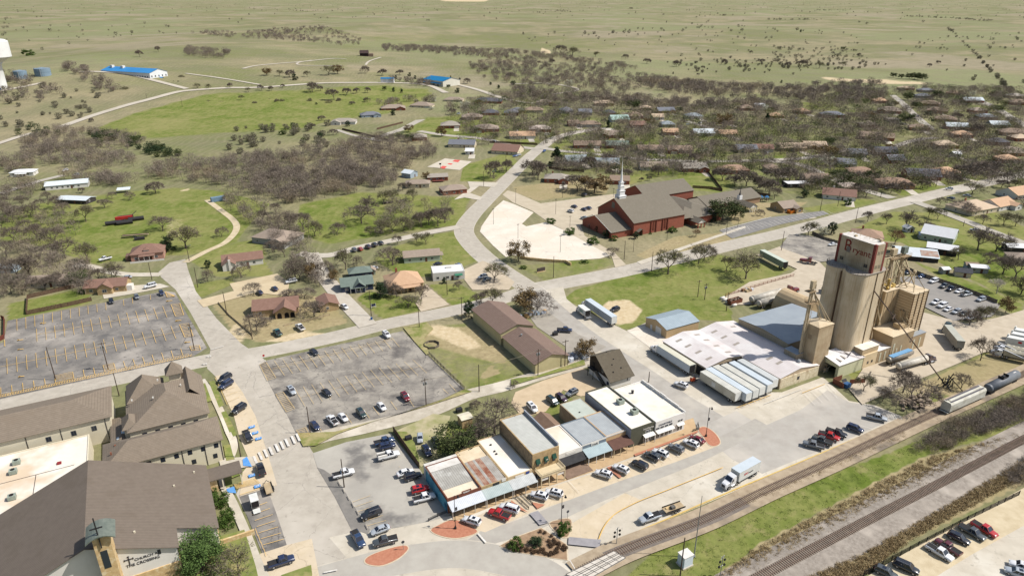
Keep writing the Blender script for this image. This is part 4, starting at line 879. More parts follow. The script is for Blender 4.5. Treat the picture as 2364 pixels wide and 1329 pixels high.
walls(t,-5.2,5.2,-2.6,2.6,2.8,M('cream siding',C(226,214,190),C(210,198,174),.8),'x',1.5);gable_roof(t,-5.2,5.2,-2.6,2.6,2.8,1.5,roofc('old brown shingles',(146,122,104)))
win(t,2.2,2.6,.6,1.4,1.9,'b',mats=[TRIM,GLASS]);win(t,-2.5,2.6,.9,1,1.1,'b',mats=[TRIM,GLASS])
t=site('shed','small stone outhouse with cream tin roof behind the shops','shed',*AB(1074,980));walls(t,-1.7,1.7,-1.6,1.6,3.0,LIM);gable_roof(t,-1.7,1.7,-1.6,1.6,3.0,.35,M('cream tin',C(232,224,200),C(216,206,182),.8),ov=.25)
# --- timber house
t=site('timber_house','white brick house with brown half timbered gable and outside stair','house',124.8,160.5)
m=MB();y0,y1,c_=-6,6,2.0
for x,fl in ((-4.3,False),(4.3,True)):
 f_=[(x,y1,0),(x,y0,0),(x,y0,3.2),(x,y1,3.2)];m.face(f_[::-1] if fl else f_,0)
 f_=[(x-.03 if not fl else x+.03,y1,3.2),(x-.03 if not fl else x+.03,y0,3.2),(x-.03 if not fl else x+.03,y0,3.7),(x-.03 if not fl else x+.03,c_,8.7),(x-.03 if not fl else x+.03,y1,6.6)];m.face(f_[::-1] if fl else f_,1)
m.face([(-4.3,y0,0),(4.3,y0,0),(4.3,y0,3.7),(-4.3,y0,3.7)],0);m.face([(4.3,y1,0),(-4.3,y1,0),(-4.3,y1,6.6),(4.3,y1,6.6)],0)
m.build('wall',[WB,M('dark brown timber',C(74,64,54),C(60,52,44),1)],t)
m=MB();RT=roofc('dark brown shingles',(112,103,88),zs=.22);q=[(y0-.8,3.05),(c_,8.85),(y1+.5,6.5)]
for dz,fl in ((.16,False),(0.02,True)):
 for i in (0,1):
  f_=[(-5.0,q[i][0],q[i][1]+dz),(5.0,q[i][0],q[i][1]+dz),(5.0,q[i+1][0],q[i+1][1]+dz),(-5.0,q[i+1][0],q[i+1][1]+dz)];m.face(f_[::-1] if fl else f_)
m.face([(-5,q[0][0],q[0][1]),(5,q[0][0],q[0][1]),(5,q[0][0],q[0][1]+.16),(-5,q[0][0],q[0][1]+.16)])
for x in (-5,5):
 for i in (0,1):m.face([(x,q[i][0],q[i][1]),(x,q[i+1][0],q[i+1][1]),(x,q[i+1][0],q[i+1][1]+.16),(x,q[i][0],q[i][1]+.16)])
m.build('roof',RT,t)
m=MB()
for i in range(16):m.box((-5.0,-4.6+.42*i,.22*i),(1.1,.44,.1))
m.bar((-4.5,-4.7,.2),(-4.5,1.8,3.6),.1,.25).bar((-5.5,-4.7,1.1),(-5.5,1.8,4.5),.06).box((-5.1,3.4,3.4),(1.5,3.4,.12))
for y in (1.9,5.0):m.box((-5.7,y,0),(.14,.14,4.4))
m.box((-5.75,3.4,4.35),(.08,3.3,.08));m.build('stair',BLACKM,t)
win(t,-4.33,-1.5,4.2,.8,1.5,'l');boxpart(t,'door',(-4.36,3.6,3.5),(.1,1.1,2.1),DARK);boxpart(t,'door',(-4.33,-4.6,.1),(.1,1.1,2.2),NAVY);win(t,2.6,y0,1.6,.35,.9,'f',mats=[BRN,GLASS],bars=False)
for x,y in ((-1,-2),(.6,-.5),(1.6,-3.6),(-2,-4.2),(.2,3)):boxpart(t,'roof_vent',(x,y,3.7+(y+6)*.625 if y < 2 else 8.4),(.3,.3,.45),BLACKM)
# --- brown roofed warehouses, barn
BRW=roofc('brown shingles',(142,120,108),(130,108,96),zs=.22);OLV=M('khaki metal wall',C(196,186,146),C(184,174,134),.6,stripe=(GRID+90,.9,.88));OLV2=M('khaki front wall',C(206,194,150),C(196,184,140),.6)
for lab,a0,a1,b0,b1 in (('long brown roofed warehouse with khaki walls, rear of the pair',103.3,117,199,222.6),('long brown roofed warehouse with khaki walls, nearer of the pair',103.8,117.2,174.9,197.8)):
 t=site('warehouse',lab,'warehouse',(a0+a1)/2,(b0+b1)/2);L,D=(a1-a0)/2,(b1-b0)/2
 he=5.1 if b0 > 190 else 4
 walls(t,-L,L,-D,D,he,OLV2,'y',2.2);gable_roof(t,-L,L,-D,D,he,2.2,BRW,'y',.5);MB().lathe((-2,D*.55,5.3),[(.25,0),(.25,.8),(.34,.85),(.34,1.05)],8).build('roof_vent',STEEL,t)
 win(t,L,2,1,1.2,1.2,'r');boxpart(t,'door',(L+.03,-4,0),(.1,3,3),TRIM)
 for x in (-L+.1,L-.1):boxpart(t,'downpipe',(x,-D-.06,0),(.14,.12,4),M('tan pipe',C(170,158,122)))
t=site('metal_barn','small metal barn with blue grey roof and tan walls','barn',168.6,180.2);TANM=M('tan metal wall',C(210,182,142),C(200,172,132),.6,stripe=(GRID,.8,.88))
walls(t,-8,8,-6.1,6.1,3.7,TANM,'x',1.7);gable_roof(t,-8,8,-6.1,6.1,3.7,1.7,M('blue grey ribbed roof',C(168,182,190),C(156,170,178),.4,stripe=(GRID,.9,.88),rough=.5),ov=.2)
boxpart(t,'roller_door',(-8.03,-1.6,0),(.1,3.2,3),TRIM);boxpart(t,'door',(-8.03,2.6,0),(.1,1.1,2.2),TRIM)
# --- brick church with steeple
BRK=M('red brick',C(166,98,78),C(146,82,64),1.6,detail=7,c3=C(150,92,74),sc3=.3);CSH=roofc('grey brown shingles',(134,126,112),(122,114,100),zs=.3)
t=site('brick_church','red brick church with tall white steeple and grey brown roofs','church',242,295)
walls(t,-17.3,18,-18.4,15,7.6,BRK,'x',9.0,off=1.7);gable_roof(t,-17.3,18,-18.4,15,7.6,9.0,CSH,ov=.6,off=1.7)
walls(t,-14.2,-10,-15.6,-18,7.4,BRK)
boxpart(t,'round_window',(-17.36,.8,11),(.12,2.6,3.2),M('stained glass',C(140,136,120),C(110,104,96),3))
for x in (-5.5,-2,2.5,6):boxpart(t,'pilaster',(x,-18.6,0),(.5,.4,7.2),M('dark brick',C(128,66,52),C(112,58,46),1.6))
for x in (-3.8,4.2):boxpart(t,'window',(x,-18.45,1.4),(1.0,.16,4.8),M('tinted glass',C(110,62,50),None,rough=.3))
an=walls(t,-30.5,-17.3,-16.5,11,3.6,BRK,'x',5.6,off=1.5,name='annex');gable_roof(t,-30.5,-17.4,-16.5,11,3.6,5.6,CSH,ov=.4,off=1.5,name='annex_roof')
MB().box((-30.8,-2,8.6),(.2,.6,.2)).bar((-31.0,-16.8,3.7),(-31.0,-1.2,9.2),.12,.35).bar((-31.0,11.3,3.7),(-31.0,.2,9.2),.12,.35).build('gable_trim',TRIM,t)
walls(t,20.5,58,18.5,40,7.6,BRK,'x',5,name='rear_wing');gable_roof(t,20.5,58,18.5,40,7.6,5,CSH,ov=.5,name='rear_wing_roof');walls(t,18,26,12,20,6.5,BRK,name='link')
walls(t,23,46,-18.8,14,4.4,BRK,name='side_hall');hip_roof(t,23,46,-18.8,14,4.4,4.4,CSH,ov=.7,ridge=((34.5,-5.5),(34,11)),name='side_hall_roof')
hip_roof(t,17,34,-18,4,4.5,4.0,CSH,ov=.3,name='low_roof')
walls(t,22.5,28,-25,-18.6,3.4,TRIM,'y',1.8,z0=3.0,name='porch_gable');gable_roof(t,22.5,28,-25,-18,3.4,1.8,CSH,'y',.4,name='porch_roof')
for x in (22.9,25.2,27.6):boxpart(t,'porch_column',(x,-24.6,0),(.5,.5,3.4),BRK)
for x in (-14,-12):boxpart(t,'side_porch',(x,-18.2,0),(.2,.2,2.6),TRIM)
gable_roof(t,-15.5,-11,-20.5,-17.5,2.7,1.2,CSH,'y',.2,name='side_porch_roof')
walls(t,50,94,-3,15,3.8,M('tan brick wall',C(172,142,116),C(152,124,100),1.4),'x',3.6,name='long_wing');gable_roof(t,50,94,-3,15,3.8,3.6,CSH,ov=.7,name='long_wing_roof');walls(t,44,52,-2,12,3.8,BRK,name='connector');gable_roof(t,42,52,-2,12,3.8,3,CSH,name='connector_roof')
p_=AB(1730,487);px_,py_=p_[0]-242,p_[1]-295
walls(t,px_-3,px_+3,py_-3,-2,3.2,TRIM,'y',2.0,z0=2.9,name='porch_gable');gable_roof(t,px_-3,px_+3,py_-3,2,3.2,2.0,CSH,'y',.4,name='porch_roof')
for x in (-2.7,-.9,.9,2.7):boxpart(t,'porch_column',(px_+x,py_-2.8,0),(.35,.35,3.1),TRIM)
st=MB()
cx,cy=-12.6,1.0
for s_,z0,z1 in ((4.4,14.6,17.6),(3.3,17.6,20.4),(2.5,20.4,23.0),(1.9,23.0,25.0)):st.box((cx,cy,z0),(s_,s_,z1-z0)).box((cx,cy,z1-.25),(s_+.5,s_+.5,.3))
st.build('steeple',M('white steeple paint',C(244,243,242),C(236,235,234),1),t)
MB().lathe((cx,cy,25.0),[(1.05,0),(.75,1.2),(.35,6),(.05,12)],8).tube((cx,cy,37),(cx,cy,38.4),.05).build('spire',M('white steeple paint',None),t)
c2=MB().box((px_-3.2,py_+6,6.2),(2.2,2.2,2.6));c2.build('small_steeple',M('white steeple paint',None),t);MB().lathe((px_-3.2,py_+6,8.8),[(.9,0),(.3,2),(.05,5)],8).build('small_spire',M('grey spire',C(110,104,100)),t)
# grain elevator
SILO=M('tan silo concrete',C(230,212,182),C(216,197,166),.12,detail=6,c3=C(202,180,146),sc3=.06,streak=(196,172,136))
SILOB=M('beige headhouse concrete',C(206,188,160),C(192,174,146),.3,c3=C(176,154,122),sc3=.1,streak=(158,138,112))
MILLT=M('tan mill steel',C(206,182,146),C(194,170,134),.5,stripe=(GRID,.7,.9));MILLP=M('pipe tan',C(208,190,158),C(190,170,138),.8)
MILLR=M('pinkish white tin roof',C(232,224,220),C(216,206,202),.2,c3=C(240,236,232),sc3=.06,stripe=(GRID,.8,.9));SKYL=M('grey skylight sheet',C(176,166,154),C(164,154,144),1)
BLUER=M('blue grey sheet roof',C(166,174,180),C(154,162,170),.12,c3=C(176,184,188),sc3=.05,rough=.6)
MWALL=M('tan grey sheet wall',C(198,178,150),C(182,162,134),.4,stripe=(GRID+90,.9,.86));REDB=M('maroon band',C(140,72,62),C(124,62,54),1);GRAV=M('grey roof gravel',C(178,168,156),C(150,142,132),.6)
t=site('grain_elevator','tall tan concrete grain elevator with lettered headhouse and four joined silos','grain elevator',207,135.2)
def cyl_union(z0,z1,grow=0.0):
 out=[];r=3.72+grow;n=14                     
 def arc(cx,cy,a0,a1):
  for i in range(n+1):
   a=R(a0+(a1-a0)*i/n);out.append((cx+r*math.cos(a),cy+r*math.sin(a)))
 arc(3.7,-3.85,-90,62);arc(3.7,3.85,-62,90);arc(-3.7,3.85,90,242);arc(-3.7,-3.85,118,270)
 return MB().prism(out,z0,z1)
b_=cyl_union(0,34);b_.build('silo',SILO,t)
cyl_union(34.02,34.25,.25).build('silo_deck',GRAV,t)
m=MB();pts=[]
for (cx,cy,a0,a1) in ((-3.7,3.85,90,242),(-3.7,-3.85,118,270)):
 for i in range(9):a=R(a0+(a1-a0)*i/8);pts.append((cx+3.8*math.cos(a),cy+3.8*math.sin(a)))
for i in range(len(pts)-1):
 for z in (34.8,35.35):m.bar((*pts[i],z),(*pts[i+1],z),.07)
 m.bar((*pts[i],34.2),(*pts[i],35.35),.07)
m.build('railing',M('dark rail',C(92,86,80)),t)
hx0,hx1,hy0,hy1=-2.4,3.2,-7.4,6.6
hd=MB().prism([(hx0,hy0),(hx1,hy0),(hx1,hy1),(hx0,hy1)],34.2,44).build('headhouse',SILOB,t)
MB().prism([(hx0+.1,hy0+.1),(hx1-.1,hy0+.1),(hx1-.1,hy1-.1),(hx0+.1,hy1-.1)],44.0,44.12).build('headhouse_roof',M('white roof stain',C(232,226,218),C(206,198,188),.5),hd)
m=MB()
for x,y in ((hx0,hy0),(hx1,hy0),(hx0,hy1),(hx1,hy1)):m.box((x+(.42 if x < 0 else -.42),y+(.42 if y < 0 else -.42),34.25),(.95,.95,9.9))
m.build('corner_band',REDB,hd)
FRW=M('frame grey',C(168,150,122))
for x in (-.8,.9):
 for z in (35.6,40.5):win(hd,x+.5,hy0,z,1.2,1.2,'f',mats=[FRW,M('dusty glass',C(150,140,122),None,rough=.4)])
for y,z in ((4.1,35.5),(-5.0,35.6)):win(hd,hx0,y,z,1.5,1.3,'l',mats=[FRW,GLASS])
for i,(ch,y,z,sz,sx) in enumerate((('B',2.6,39.5,5.9,.86),('ryant',.35,39.35,2.9,1.12))):
 lettering(hd,ch,(hx0-.03,y if i == 0 else y+.35,z-.3 if i == 0 else z),LEFT,sz,M('brick red paint',C(128,52,42),C(140,64,52),1.2),ext=.06,sx=sx,align='CENTER' if i == 0 else 'LEFT')
MB().box((hx0-.07,2.2,38.9),(.06,1.3,1.9)).build('emblem',M('grey emblem',C(150,140,130),C(110,102,98),3),hd)
m=MB()
for y in (-5,-2,1.5,4):m.bar((1.5,y,44.1),(1.5,y,45.4),.1).bar((1.5,y,45.3),(-.5,y+.8,44.6),.08)
m.box((2.2,-5.6,44.1),(.9,.8,.9)).box((-.2,2,44.1),(1,.7,.5));m.build('roof_pipework',MILLP,hd)
for x,y in ((-3.7,0),(1.2,-7.66),(5.2,-7.66)):MB().tube((x,y,6),(x,y,34),.14).build('downspout',M('brown pipe',C(140,112,80)),t)
boxpart(t,'groove_strip',(-7.0,0,6),(.3,.5,27.6),M('dark joint',C(92,72,54)))  # dark strip standing in the groove between the joined silos

t=site('square_bin','square tan concrete bin with pitched cap and pipes, beside the white warehouses','grain bin',189.6,132.6)
boxpart(t,'bin_body',(0,0,0),(7.2,6.3,17.8),M('tan bin concrete',C(204,184,152),C(192,172,140),.25,c3=C(176,152,120),sc3=.12,streak=(172,148,116)))
hip_roof(t,-3.6,3.6,-3.15,3.15,17.8,1.1,SILO,ov=.12,hipk=.95,name='cap');boxpart(t,'hatch',(3.4,-3.2,8.5),(.12,.6,.7),BLACKM)
boxpart(t,'faded_emblem',(-3.62,-.2,12.6),(.06,1.4,1.6),M('faded paint',C(160,140,112)))
hx_,hy_,hz_=-4.7,1.4,31.5
m=MB().box((hx_-.5,hy_,6),(.5,.5,25)).box((hx_+.5,hy_,6),(.5,.5,25))
for i in range(9):
 z=7+2.8*i;m.bar((hx_-.9,hy_-.6,z),(hx_-.9,hy_-.6,z+2.8),.1).bar((hx_-.9,hy_-.6,z),(hx_+.9,hy_-.6,z+2.8),.08).bar((hx_+.9,hy_-.6,z),(hx_+.9,hy_-.6,z+2.8),.1)
lg=m.build('elevator_leg',MILLP,t)
MB().box((hx_,hy_,30.6),(1.7,1.1,2.8)).build('leg_head',MILLP,lg)
m=MB()
for i in range(12):
 a0,a1=R(30*i),R(30*i+30);m.face([(hx_+.6+2.2*math.cos(a0),hy_+2.2*math.sin(a0),25.6),(hx_+.6+2.2*math.cos(a1),hy_+2.2*math.sin(a1),25.6),(hx_+.6,hy_,25.6)])
 for z in (26.1,26.6):m.bar((hx_+.6+2.2*math.cos(a0),hy_+2.2*math.sin(a0),z),(hx_+.6+2.2*math.cos(a1),hy_+2.2*math.sin(a1),z),.06)
m.box((hx_-.3,hy_+.3,29.6),(3.2,2.4,.12));m.build('platform',M('grating',C(150,128,98)),lg)
m=MB()
for q in ((0,0,18.9),(1.6,.6,18.6),(2.4,-1,18.4),(3.0,-2.2,18.1)):m.tube((hx_+.8,hy_-.2,29.4),q,.17)
m.tube((3.0,-2.2,18.2),(3.75,-2.9,17.4),.15).tube((3.75,-2.6,17.4),(3.75,-2.6,2),.12).tube((3.75,-.8,17.8),(3.75,-.8,2),.12);m.build('spout',MILLP,lg)
boxpart(t,'side_shed',(-5.3,3.6,0),(3.4,5.2,6.8),MWALL);boxpart(t,'shed_roof',(-5.3,3.6,6.82),(3.6,5.4,.12),BLUER)
m=MB().bar((3.9,-3.4,0),(3.9,-3.4,3.2),.14).bar((1.6,-4,0),(5.6,-4,2.2),.25).box((4,-3.6,2.6),(2.4,1.1,.2)).bar((2,-3.6,4.6),(3.2,-3.6,2.7),.12).box((3.2,-3.8,0),(1.4,.9,1.3));m.build('conveyor',MILLP,t)

t=site('feed_warehouse','tan warehouse with low white tin roof and grey skylights, nearest the road','warehouse',162.4,156.2)
walls(t,-9.3,9.3,-11.0,11.0,4,MWALL,'y',1.5);gable_roof(t,-9.3,9.3,-11.0,11.0,4,1.5,MILLR,'y',.3,th=.12)
def skylights(t,L,pts,h,rise):
 for x,y in pts:
  s=1 if x > 0 else -1;z=lambda q:h+rise*(1-abs(q)/L)+.15;x0,x1=x-1.3,x+1.3
  MB().face([(x0,y-.55,z(x0)),(x1,y-.55,z(x1)),(x1,y+.55,z(x1)),(x0,y+.55,z(x0))]).build('skylight',SKYL,t)
skylights(t,9.3,[(-5,7.6),(-5,2.8),(-5,-2.4),(-5,-7.6),(3.6,7.6),(3.6,2.8),(3.6,-2.2),(3.8,-7.6)],4,1.5)
boxpart(t,'dock_opening',(-9.34,-8.4,0),(.1,3.6,3.2),DARK);boxpart(t,'door',(-9.36,-4.6,.4),(.12,1,2),MILLP)
for i in range(5):boxpart(t,'dock_opening',(-6.2+3.3*i,-11.04,.9),(2.7,.1,2.8),DARK)
t=site('feed_warehouse','long white tin roofed warehouse running beside the square bin with cream end wall','warehouse',178.6,148)
walls(t,-9.2,9.2,-19.6,19.4,4,MWALL,'y',1.5);gable_roof(t,-9.2,9.2,-19.6,19.4,4,1.5,MILLR,'y',.25,th=.12)
skylights(t,9.2,[(-5,15),(-5,10),(-5,4),(-3.4,-9.6),(-3,-13.4),(4,14.5)],4,1.5)
MB().box((-9.26,-13,0),(.1,12,3.4)).build('dock_opening',DARK,t)
boxpart(t,'end_wall',(0,-19.75,0),(18.4,.3,3.7),M('peeling cream paint',C(238,226,198),C(206,188,152),1.2,c3=C(190,170,140),sc3=.5));win(t,-.6,-19.9,1.4,1.1,1.2,'f',mats=[BRN,GLASS])
MB().lathe((3.0,-16.4,4.9),[(.55,0),(.55,.7),(.7,.8),(.4,1.3)],10).build('roof_fan',STEEL,t)
t=site('storage_shed','big shed with flat blue grey sheet roof behind the square bin','warehouse',201.6,152.8)
walls(t,-14.4,14.4,-11.8,11.6,6.4,MWALL,'x',.9);gable_roof(t,-14.4,14.4,-11.8,11.6,6.4,.9,BLUER,'x',.2,th=.12)
boxpart(t,'fascia',(-14.5,0,6.0),(.12,23.2,.4),MILLP)
t=site('arched_shed','arched tan steel shed half hidden behind the elevator','shed',222,166);m=MB();n=12
for i in range(n):
 a0,a1=math.pi*i/n,math.pi*(i+1)/n;m.face([(-6*math.cos(a0),-8,8.5*math.sin(a0)),(-6*math.cos(a1),-8,8.5*math.sin(a1)),(-6*math.cos(a1),8,8.5*math.sin(a1)),(-6*math.cos(a0),8,8.5*math.sin(a0))][::-1])
m.build('arched_roof',MILLT,t);m=MB();m.face([(-6*math.cos(math.pi*i/n),-8,8.5*math.sin(math.pi*i/n)) for i in range(n+1)][::-1]);m.face([(-6*math.cos(math.pi*i/n),8,8.5*math.sin(math.pi*i/n)) for i in range(n+1)]);m.build('end_wall',MILLT,t)

t=site('receiving_shed','low drive through shed with white tin roof at the foot of the silos','shed',198.5,127.4)
m=MB();m.prism([(-6.4,-3.6),(6.4,-3.6),(6.4,-3.3),(-6.4,-3.3)],0,5).prism([(-6.4,3.3),(6.4,3.3),(6.4,3.6),(-6.4,3.6)],0,6.2).prism([(-6.4,-3.3),(-6.1,-3.3),(-6.1,-2.6),(-6.4,-2.6)],0,5.1).prism([(-6.4,2.4),(-6.1,2.4),(-6.1,3.3),(-6.4,3.3)],0,6);m.prism([(-6.38,-2.6),(-6.12,-2.6),(-6.12,2.4),(-6.38,2.4)],3.7,5.2)
m.build('wall',M('pale green wall',C(218,216,180),C(204,202,166),.6),t)
m=MB();v=[(-6.8,-3.9,5.02),(6.6,-3.9,5.02),(6.6,3.9,6.3),(-6.8,3.9,6.3)];m.add(v+[(a,b,c-.14) for a,b,c in v],[[0,1,2,3],[7,6,5,4],[0,4,5,1],[3,7,4,0]]);m.build('roof',MILLR,t)
for x,y in ((-4.2,-1.2),(-1.4,-.6),(1.8,.4)):boxpart(t,'skylight',(x,y,5.03+(y+3.9)*.164+.06),(.7,3.0,.06),SKYL)
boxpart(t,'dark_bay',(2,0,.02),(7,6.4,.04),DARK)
t=site('mill_office','cream block with bright white flat top at the foot of the silos','mill building',208.4,126.4)
boxpart(t,'wall',(0,0,0),(7.2,5.4,5.4),M('cream block',C(228,206,168),C(216,194,156),.6));boxpart(t,'upper_room',(.0,.4,5.4),(8.6,5.0,2.0),MILLT);boxpart(t,'white_roof',(0,.4,7.42),(8.9,5.3,.14),WROOF)
for x in (-1,1.2):win(t,x,-2.7,1.6,.9,1.1,'f',mats=[FRW,GLASS])
t=site('mill_building','ribbed tan mill annex with pale vertical panels below the steel bins','mill building',222,127.6)
TANV=M('ribbed tan wall',C(188,164,130),C(174,150,116),.5,stripe=(GRID,.8,.82));PALEP=M('pale panel',C(222,216,190),C(208,200,172),1)
boxpart(t,'low_wall',(-6.5,-.2,0),(6.6,7.4,5.2),TANV);boxpart(t,'low_roof',(-6.5,-.2,5.22),(6.8,7.6,.12),MILLR);boxpart(t,'tall_wall',(3,.2,0),(12.2,8.4,9),TANV);boxpart(t,'tall_roof',(3,.2,9.02),(12.4,8.6,.14),SILO)
boxpart(t,'end_wall',(13.4,.2,0),(8.2,7.6,6),TANV);boxpart(t,'end_roof',(13.4,.2,6.02),(8.4,7.8,.12),STEEL)
for x,h_ in ((-8.2,3.4),(-5.6,3.4),(-1.4,5.4),(.6,3),(3,3.6),(11,3.8),(14.6,3.8)):boxpart(t,'wall_panel',(x,-4.02 if 9 > x > -3 else (-3.92 if x < 0 else -3.62),.8),(.8,.12,h_),PALEP)
m=MB()
for i in range(10):m.face([(10+7*i/10*0,0,0)]*3) if False else None
n=8
for i in range(n):
 a0,a1=math.pi/2*i/n,math.pi/2*(i+1)/n;m.face([(11+5*math.sin(a0),2+5,2+8*math.cos(a0)),(11+5*math.sin(a1),7,2+8*math.cos(a1)),(11+5*math.sin(a1),4,2+8*math.cos(a1)),(11+5*math.sin(a0),4,2+8*math.cos(a0))])
m.face([(11,4,2)]+[(11+5*math.sin(math.pi/2*i/n),4,2+8*math.cos(math.pi/2*i/n)) for i in range(n,-1,-1)][::-1]);m.build('curved_hood',SILO,t)
t=site('steel_bin','square tan steel bin beside the silos with yellow machinery on top','grain bin',226.2,136.4);boxpart(t,'bin_body',(0,0,0),(7.4,9,22.3),M('bin steel',C(206,182,144),C(192,166,128),.2,c3=C(182,156,122),sc3=.1,streak=(170,142,108)));boxpart(t,'bin_lid',(0,0,22.32),(7.7,9.3,.2),SILO)
m=MB()
for i in range(8):m.box((-3+.85*i,-2+rng.uniform(-1.5,3),22.5),(rng.uniform(.6,1.3),rng.uniform(.6,1.2),rng.uniform(.6,1.8)))
m.tube((-2,-3.6,23.2),(3,-2.4,23.4),.45).tube((0,-2.5,22.5),(0,-2.5,26),.5);m.build('machinery',M('yellow machine',C(214,186,116),C(196,164,92),1),t)
for x in (-2.5,.8,2.8):boxpart(t,'wall_rib',(x,-4.55,9),(.12,.12,13),MILLP)
t=site('panel_bin','square bin clad in a grid of pale steel panels at the right of the elevator','grain bin',234.2,130.3);boxpart(t,'bin_body',(0,0,5),(8.2,8.2,17),M('pale panels',C(224,202,168),C(212,190,156),.3));boxpart(t,'bin_lid',(0,0,22.02),(8.6,8.6,.2),SILO)
m=MB()
for k in range(14):m.box((0,-4.14,8+1.0*k),(8.2,.1,.1)).box((-4.14,0,8+1.0*k),(.1,8.2,.1)).box((4.14,0,8+k),(.1,8.2,.1))
m.build('panel_ledge',M('panel ledge',C(168,136,98)),t)
for x in (-4.1,-1.4,1.4,4.1):boxpart(t,'post',(x,-4.2,0),(.22,.22,22.4),M('dark steel post',C(124,98,72)))
m=MB()
for q in ((-3,-3,22.2),(3.4,-3,22.2),(3.4,3,22.2),(-3,3,22.2)):m.bar((0,0,28.5),q,.22)
m.box((0,0,28.2),(.9,.9,.8));m.build('roof_frame',MILLP,t)
def lattice_leg(label,a,b,h,heads,spouts):
 t=site('elevator_leg',label,'elevator leg',a,b);m=MB()
 for x in (-.55,.55):m.box((x,0,0),(.5,.6,h))
 for sx,sy in ((-1.2,-1),(1.2,-1),(1.2,1),(-1.2,1)):m.bar((sx,sy,0),(sx,sy,h-1),.14)
 k=0;z=0
 while z < h-3:
  s=1 if k % 2 else -1
  for sy in (-1,1):m.bar((-1.2*s,sy,z),(1.2*s,sy,z+3),.1)
  for sx in (-1.2,1.2):m.bar((sx,-1*s,z),(sx,1*s,z+3),.1)
  for q in (((-1.2,-1),(1.2,-1)),((1.2,-1),(1.2,1)),((1.2,1),(-1.2,1)),((-1.2,1),(-1.2,-1))):m.bar((*q[0],z),(*q[1],z),.1)
  z += 3;k += 1
 m.build('lattice',MILLP,t);MB().box((0,0,h),(2.4,1.4,2.4)).build('leg_head',heads,t);MB().box((0,0,h-1.1),(4.6,3.6,.15)).build('platform',M('grating',None),t)
 m=MB()
 for x0,y0,x1,y1 in ((-2.3,-1.8,2.3,-1.8),(2.3,-1.8,2.3,1.8),(2.3,1.8,-2.3,1.8),(-2.3,1.8,-2.3,-1.8)):
  for zz in (h-.5,h):m.bar((x0,y0,zz),(x1,y1,zz),.07)
 m.build('railing',MILLP,t);m=MB()
 for p,q in spouts:m.tube((p[0]-a,p[1]-b,p[2]),(q[0]-a,q[1]-b,q[2]),.24)
 if spouts:m.build('spout',MILLP,t)
lattice_leg('tan lattice elevator leg next to the headhouse',231.2,137.6,33,MILLP,[((230.6,137,32),(227,136,23)),((230.6,137,32.5),(213.5,138,33)),((231,136.6,32),(233,131,22.5)),((230,136.6,30),(221,131,10)),((230.4,137.4,29),(219.5,134,24)),((231,136.4,26),(229.5,131,10)),((230.4,136.6,32),(225,132.4,22.8))])
lattice_leg('tan lattice elevator leg with grey green head, furthest right',236.8,137.2,33,M('grey green drive',C(132,140,130),C(118,126,116),1),[((236.8,136.2,31),(236,130,22.4)),((236,136.4,30),(230,133,12)),((237.4,136.4,27),(242.5,133,.2)),((236.2,136.4,29),(233,130,28)),((236,137,24),(228,139,22.6))])
lattice_leg('short tan lattice tower with bundled pipes between silo and bins',219,134,27,MILLP,[((219,133.6,z_),(x_,y_,z2_)) for z_,x_,y_,z2_ in ((26,214.2,134,31),(26,225,134,23),(22,222,131,10),(25,215.4,131,9),(20,217,130,6))]+[((216+.8*i,132.5+.5*(i % 3),7),(216.4+1.0*i,133.5-.5*(i % 2),24+1.3*i)) for i in range(7)])
t=site('machine_platform','cluttered steel machine platform with pipes between the two bins','machinery',229.6,127.2,z=9.2);m=MB()
for i in range(16):p=[rng.uniform(-3,3),rng.uniform(-2.4,2.4),rng.uniform(0,1)];m.bar(p,(rng.uniform(-3,3),rng.uniform(-2.4,2.4),rng.uniform(2.5,7)),.14)
m.build('pipework',MILLP,t);boxpart(t,'hopper',(-1.6,.2,0),(4,2.6,1.8),MILLT);boxpart(t,'hopper',(1.2,1.6,2),(3,2,3.6),MILLT)

t=site('bin_enclosure','rust coloured waste enclosure with open gate by the mill','enclosure',*AB(1950,890));m=MB().box((-2.2,1,0),(.15,4,2)).box((0,3,0),(4.4,.15,2)).box((4.6,-1.2,0),(5.6,.15,1.9),-.35);m.build('panel',M('rust panel',C(134,84,62),C(112,68,52),1),t)
t=site('dumpster','blue dumpster with open black lid in the rust enclosure','dumpster',*AB(1954,893));m=MB().prism([(-1.1,-.8),(1.1,-.8),(1.1,.8),(-1.1,.8)],.1,1.5);m.build('body',M('blue steel',C(64,104,150),C(52,90,134),1),t);MB().bar((0,.9,1.5),(0,1.5,2.3),2.2,.08).build('lid',BLACKM,t)
# vehicles
TYRE=M('tyre rubber',C(44,43,43));HUB=M('wheel hub',C(176,178,182),None,rough=.4,metal=.5);LAMP=M('clear lamp',C(226,226,220),None,rough=.2);TAIL=M('red lamp',C(150,34,30),None,rough=.3)
AUTO=M('tinted car glass',C(34,40,54),None,rough=.08,spec=.8);CHAS=M('chassis black',C(40,40,42),C(54,52,52),3)
PAINT={}
def paint(nm):
 rgb={'white':(236,236,236),'black':(40,41,46),'silver':(178,184,190),'grey':(122,126,130),'dark grey':(78,82,84),'navy blue':(44,54,84),'dark blue':(52,72,104),'red':(186,36,36),'dark red':(122,28,36),'teal':(52,104,106),'dark green':(54,72,70),'tan':(178,160,130),'blue':(70,104,160),'purple':(70,46,62),'maroon':(96,34,40)}[nm]
 if nm not in PAINT:
  m=M('car paint '+nm,C(*rgb),None,rough=.25,spec=.6);m.node_tree.nodes['Principled BSDF'].inputs['Coat Weight'].default_value=.6;m.node_tree.nodes['Principled BSDF'].inputs['Coat Roughness'].default_value=.08;PAINT[nm]=m
 return PAINT[nm]
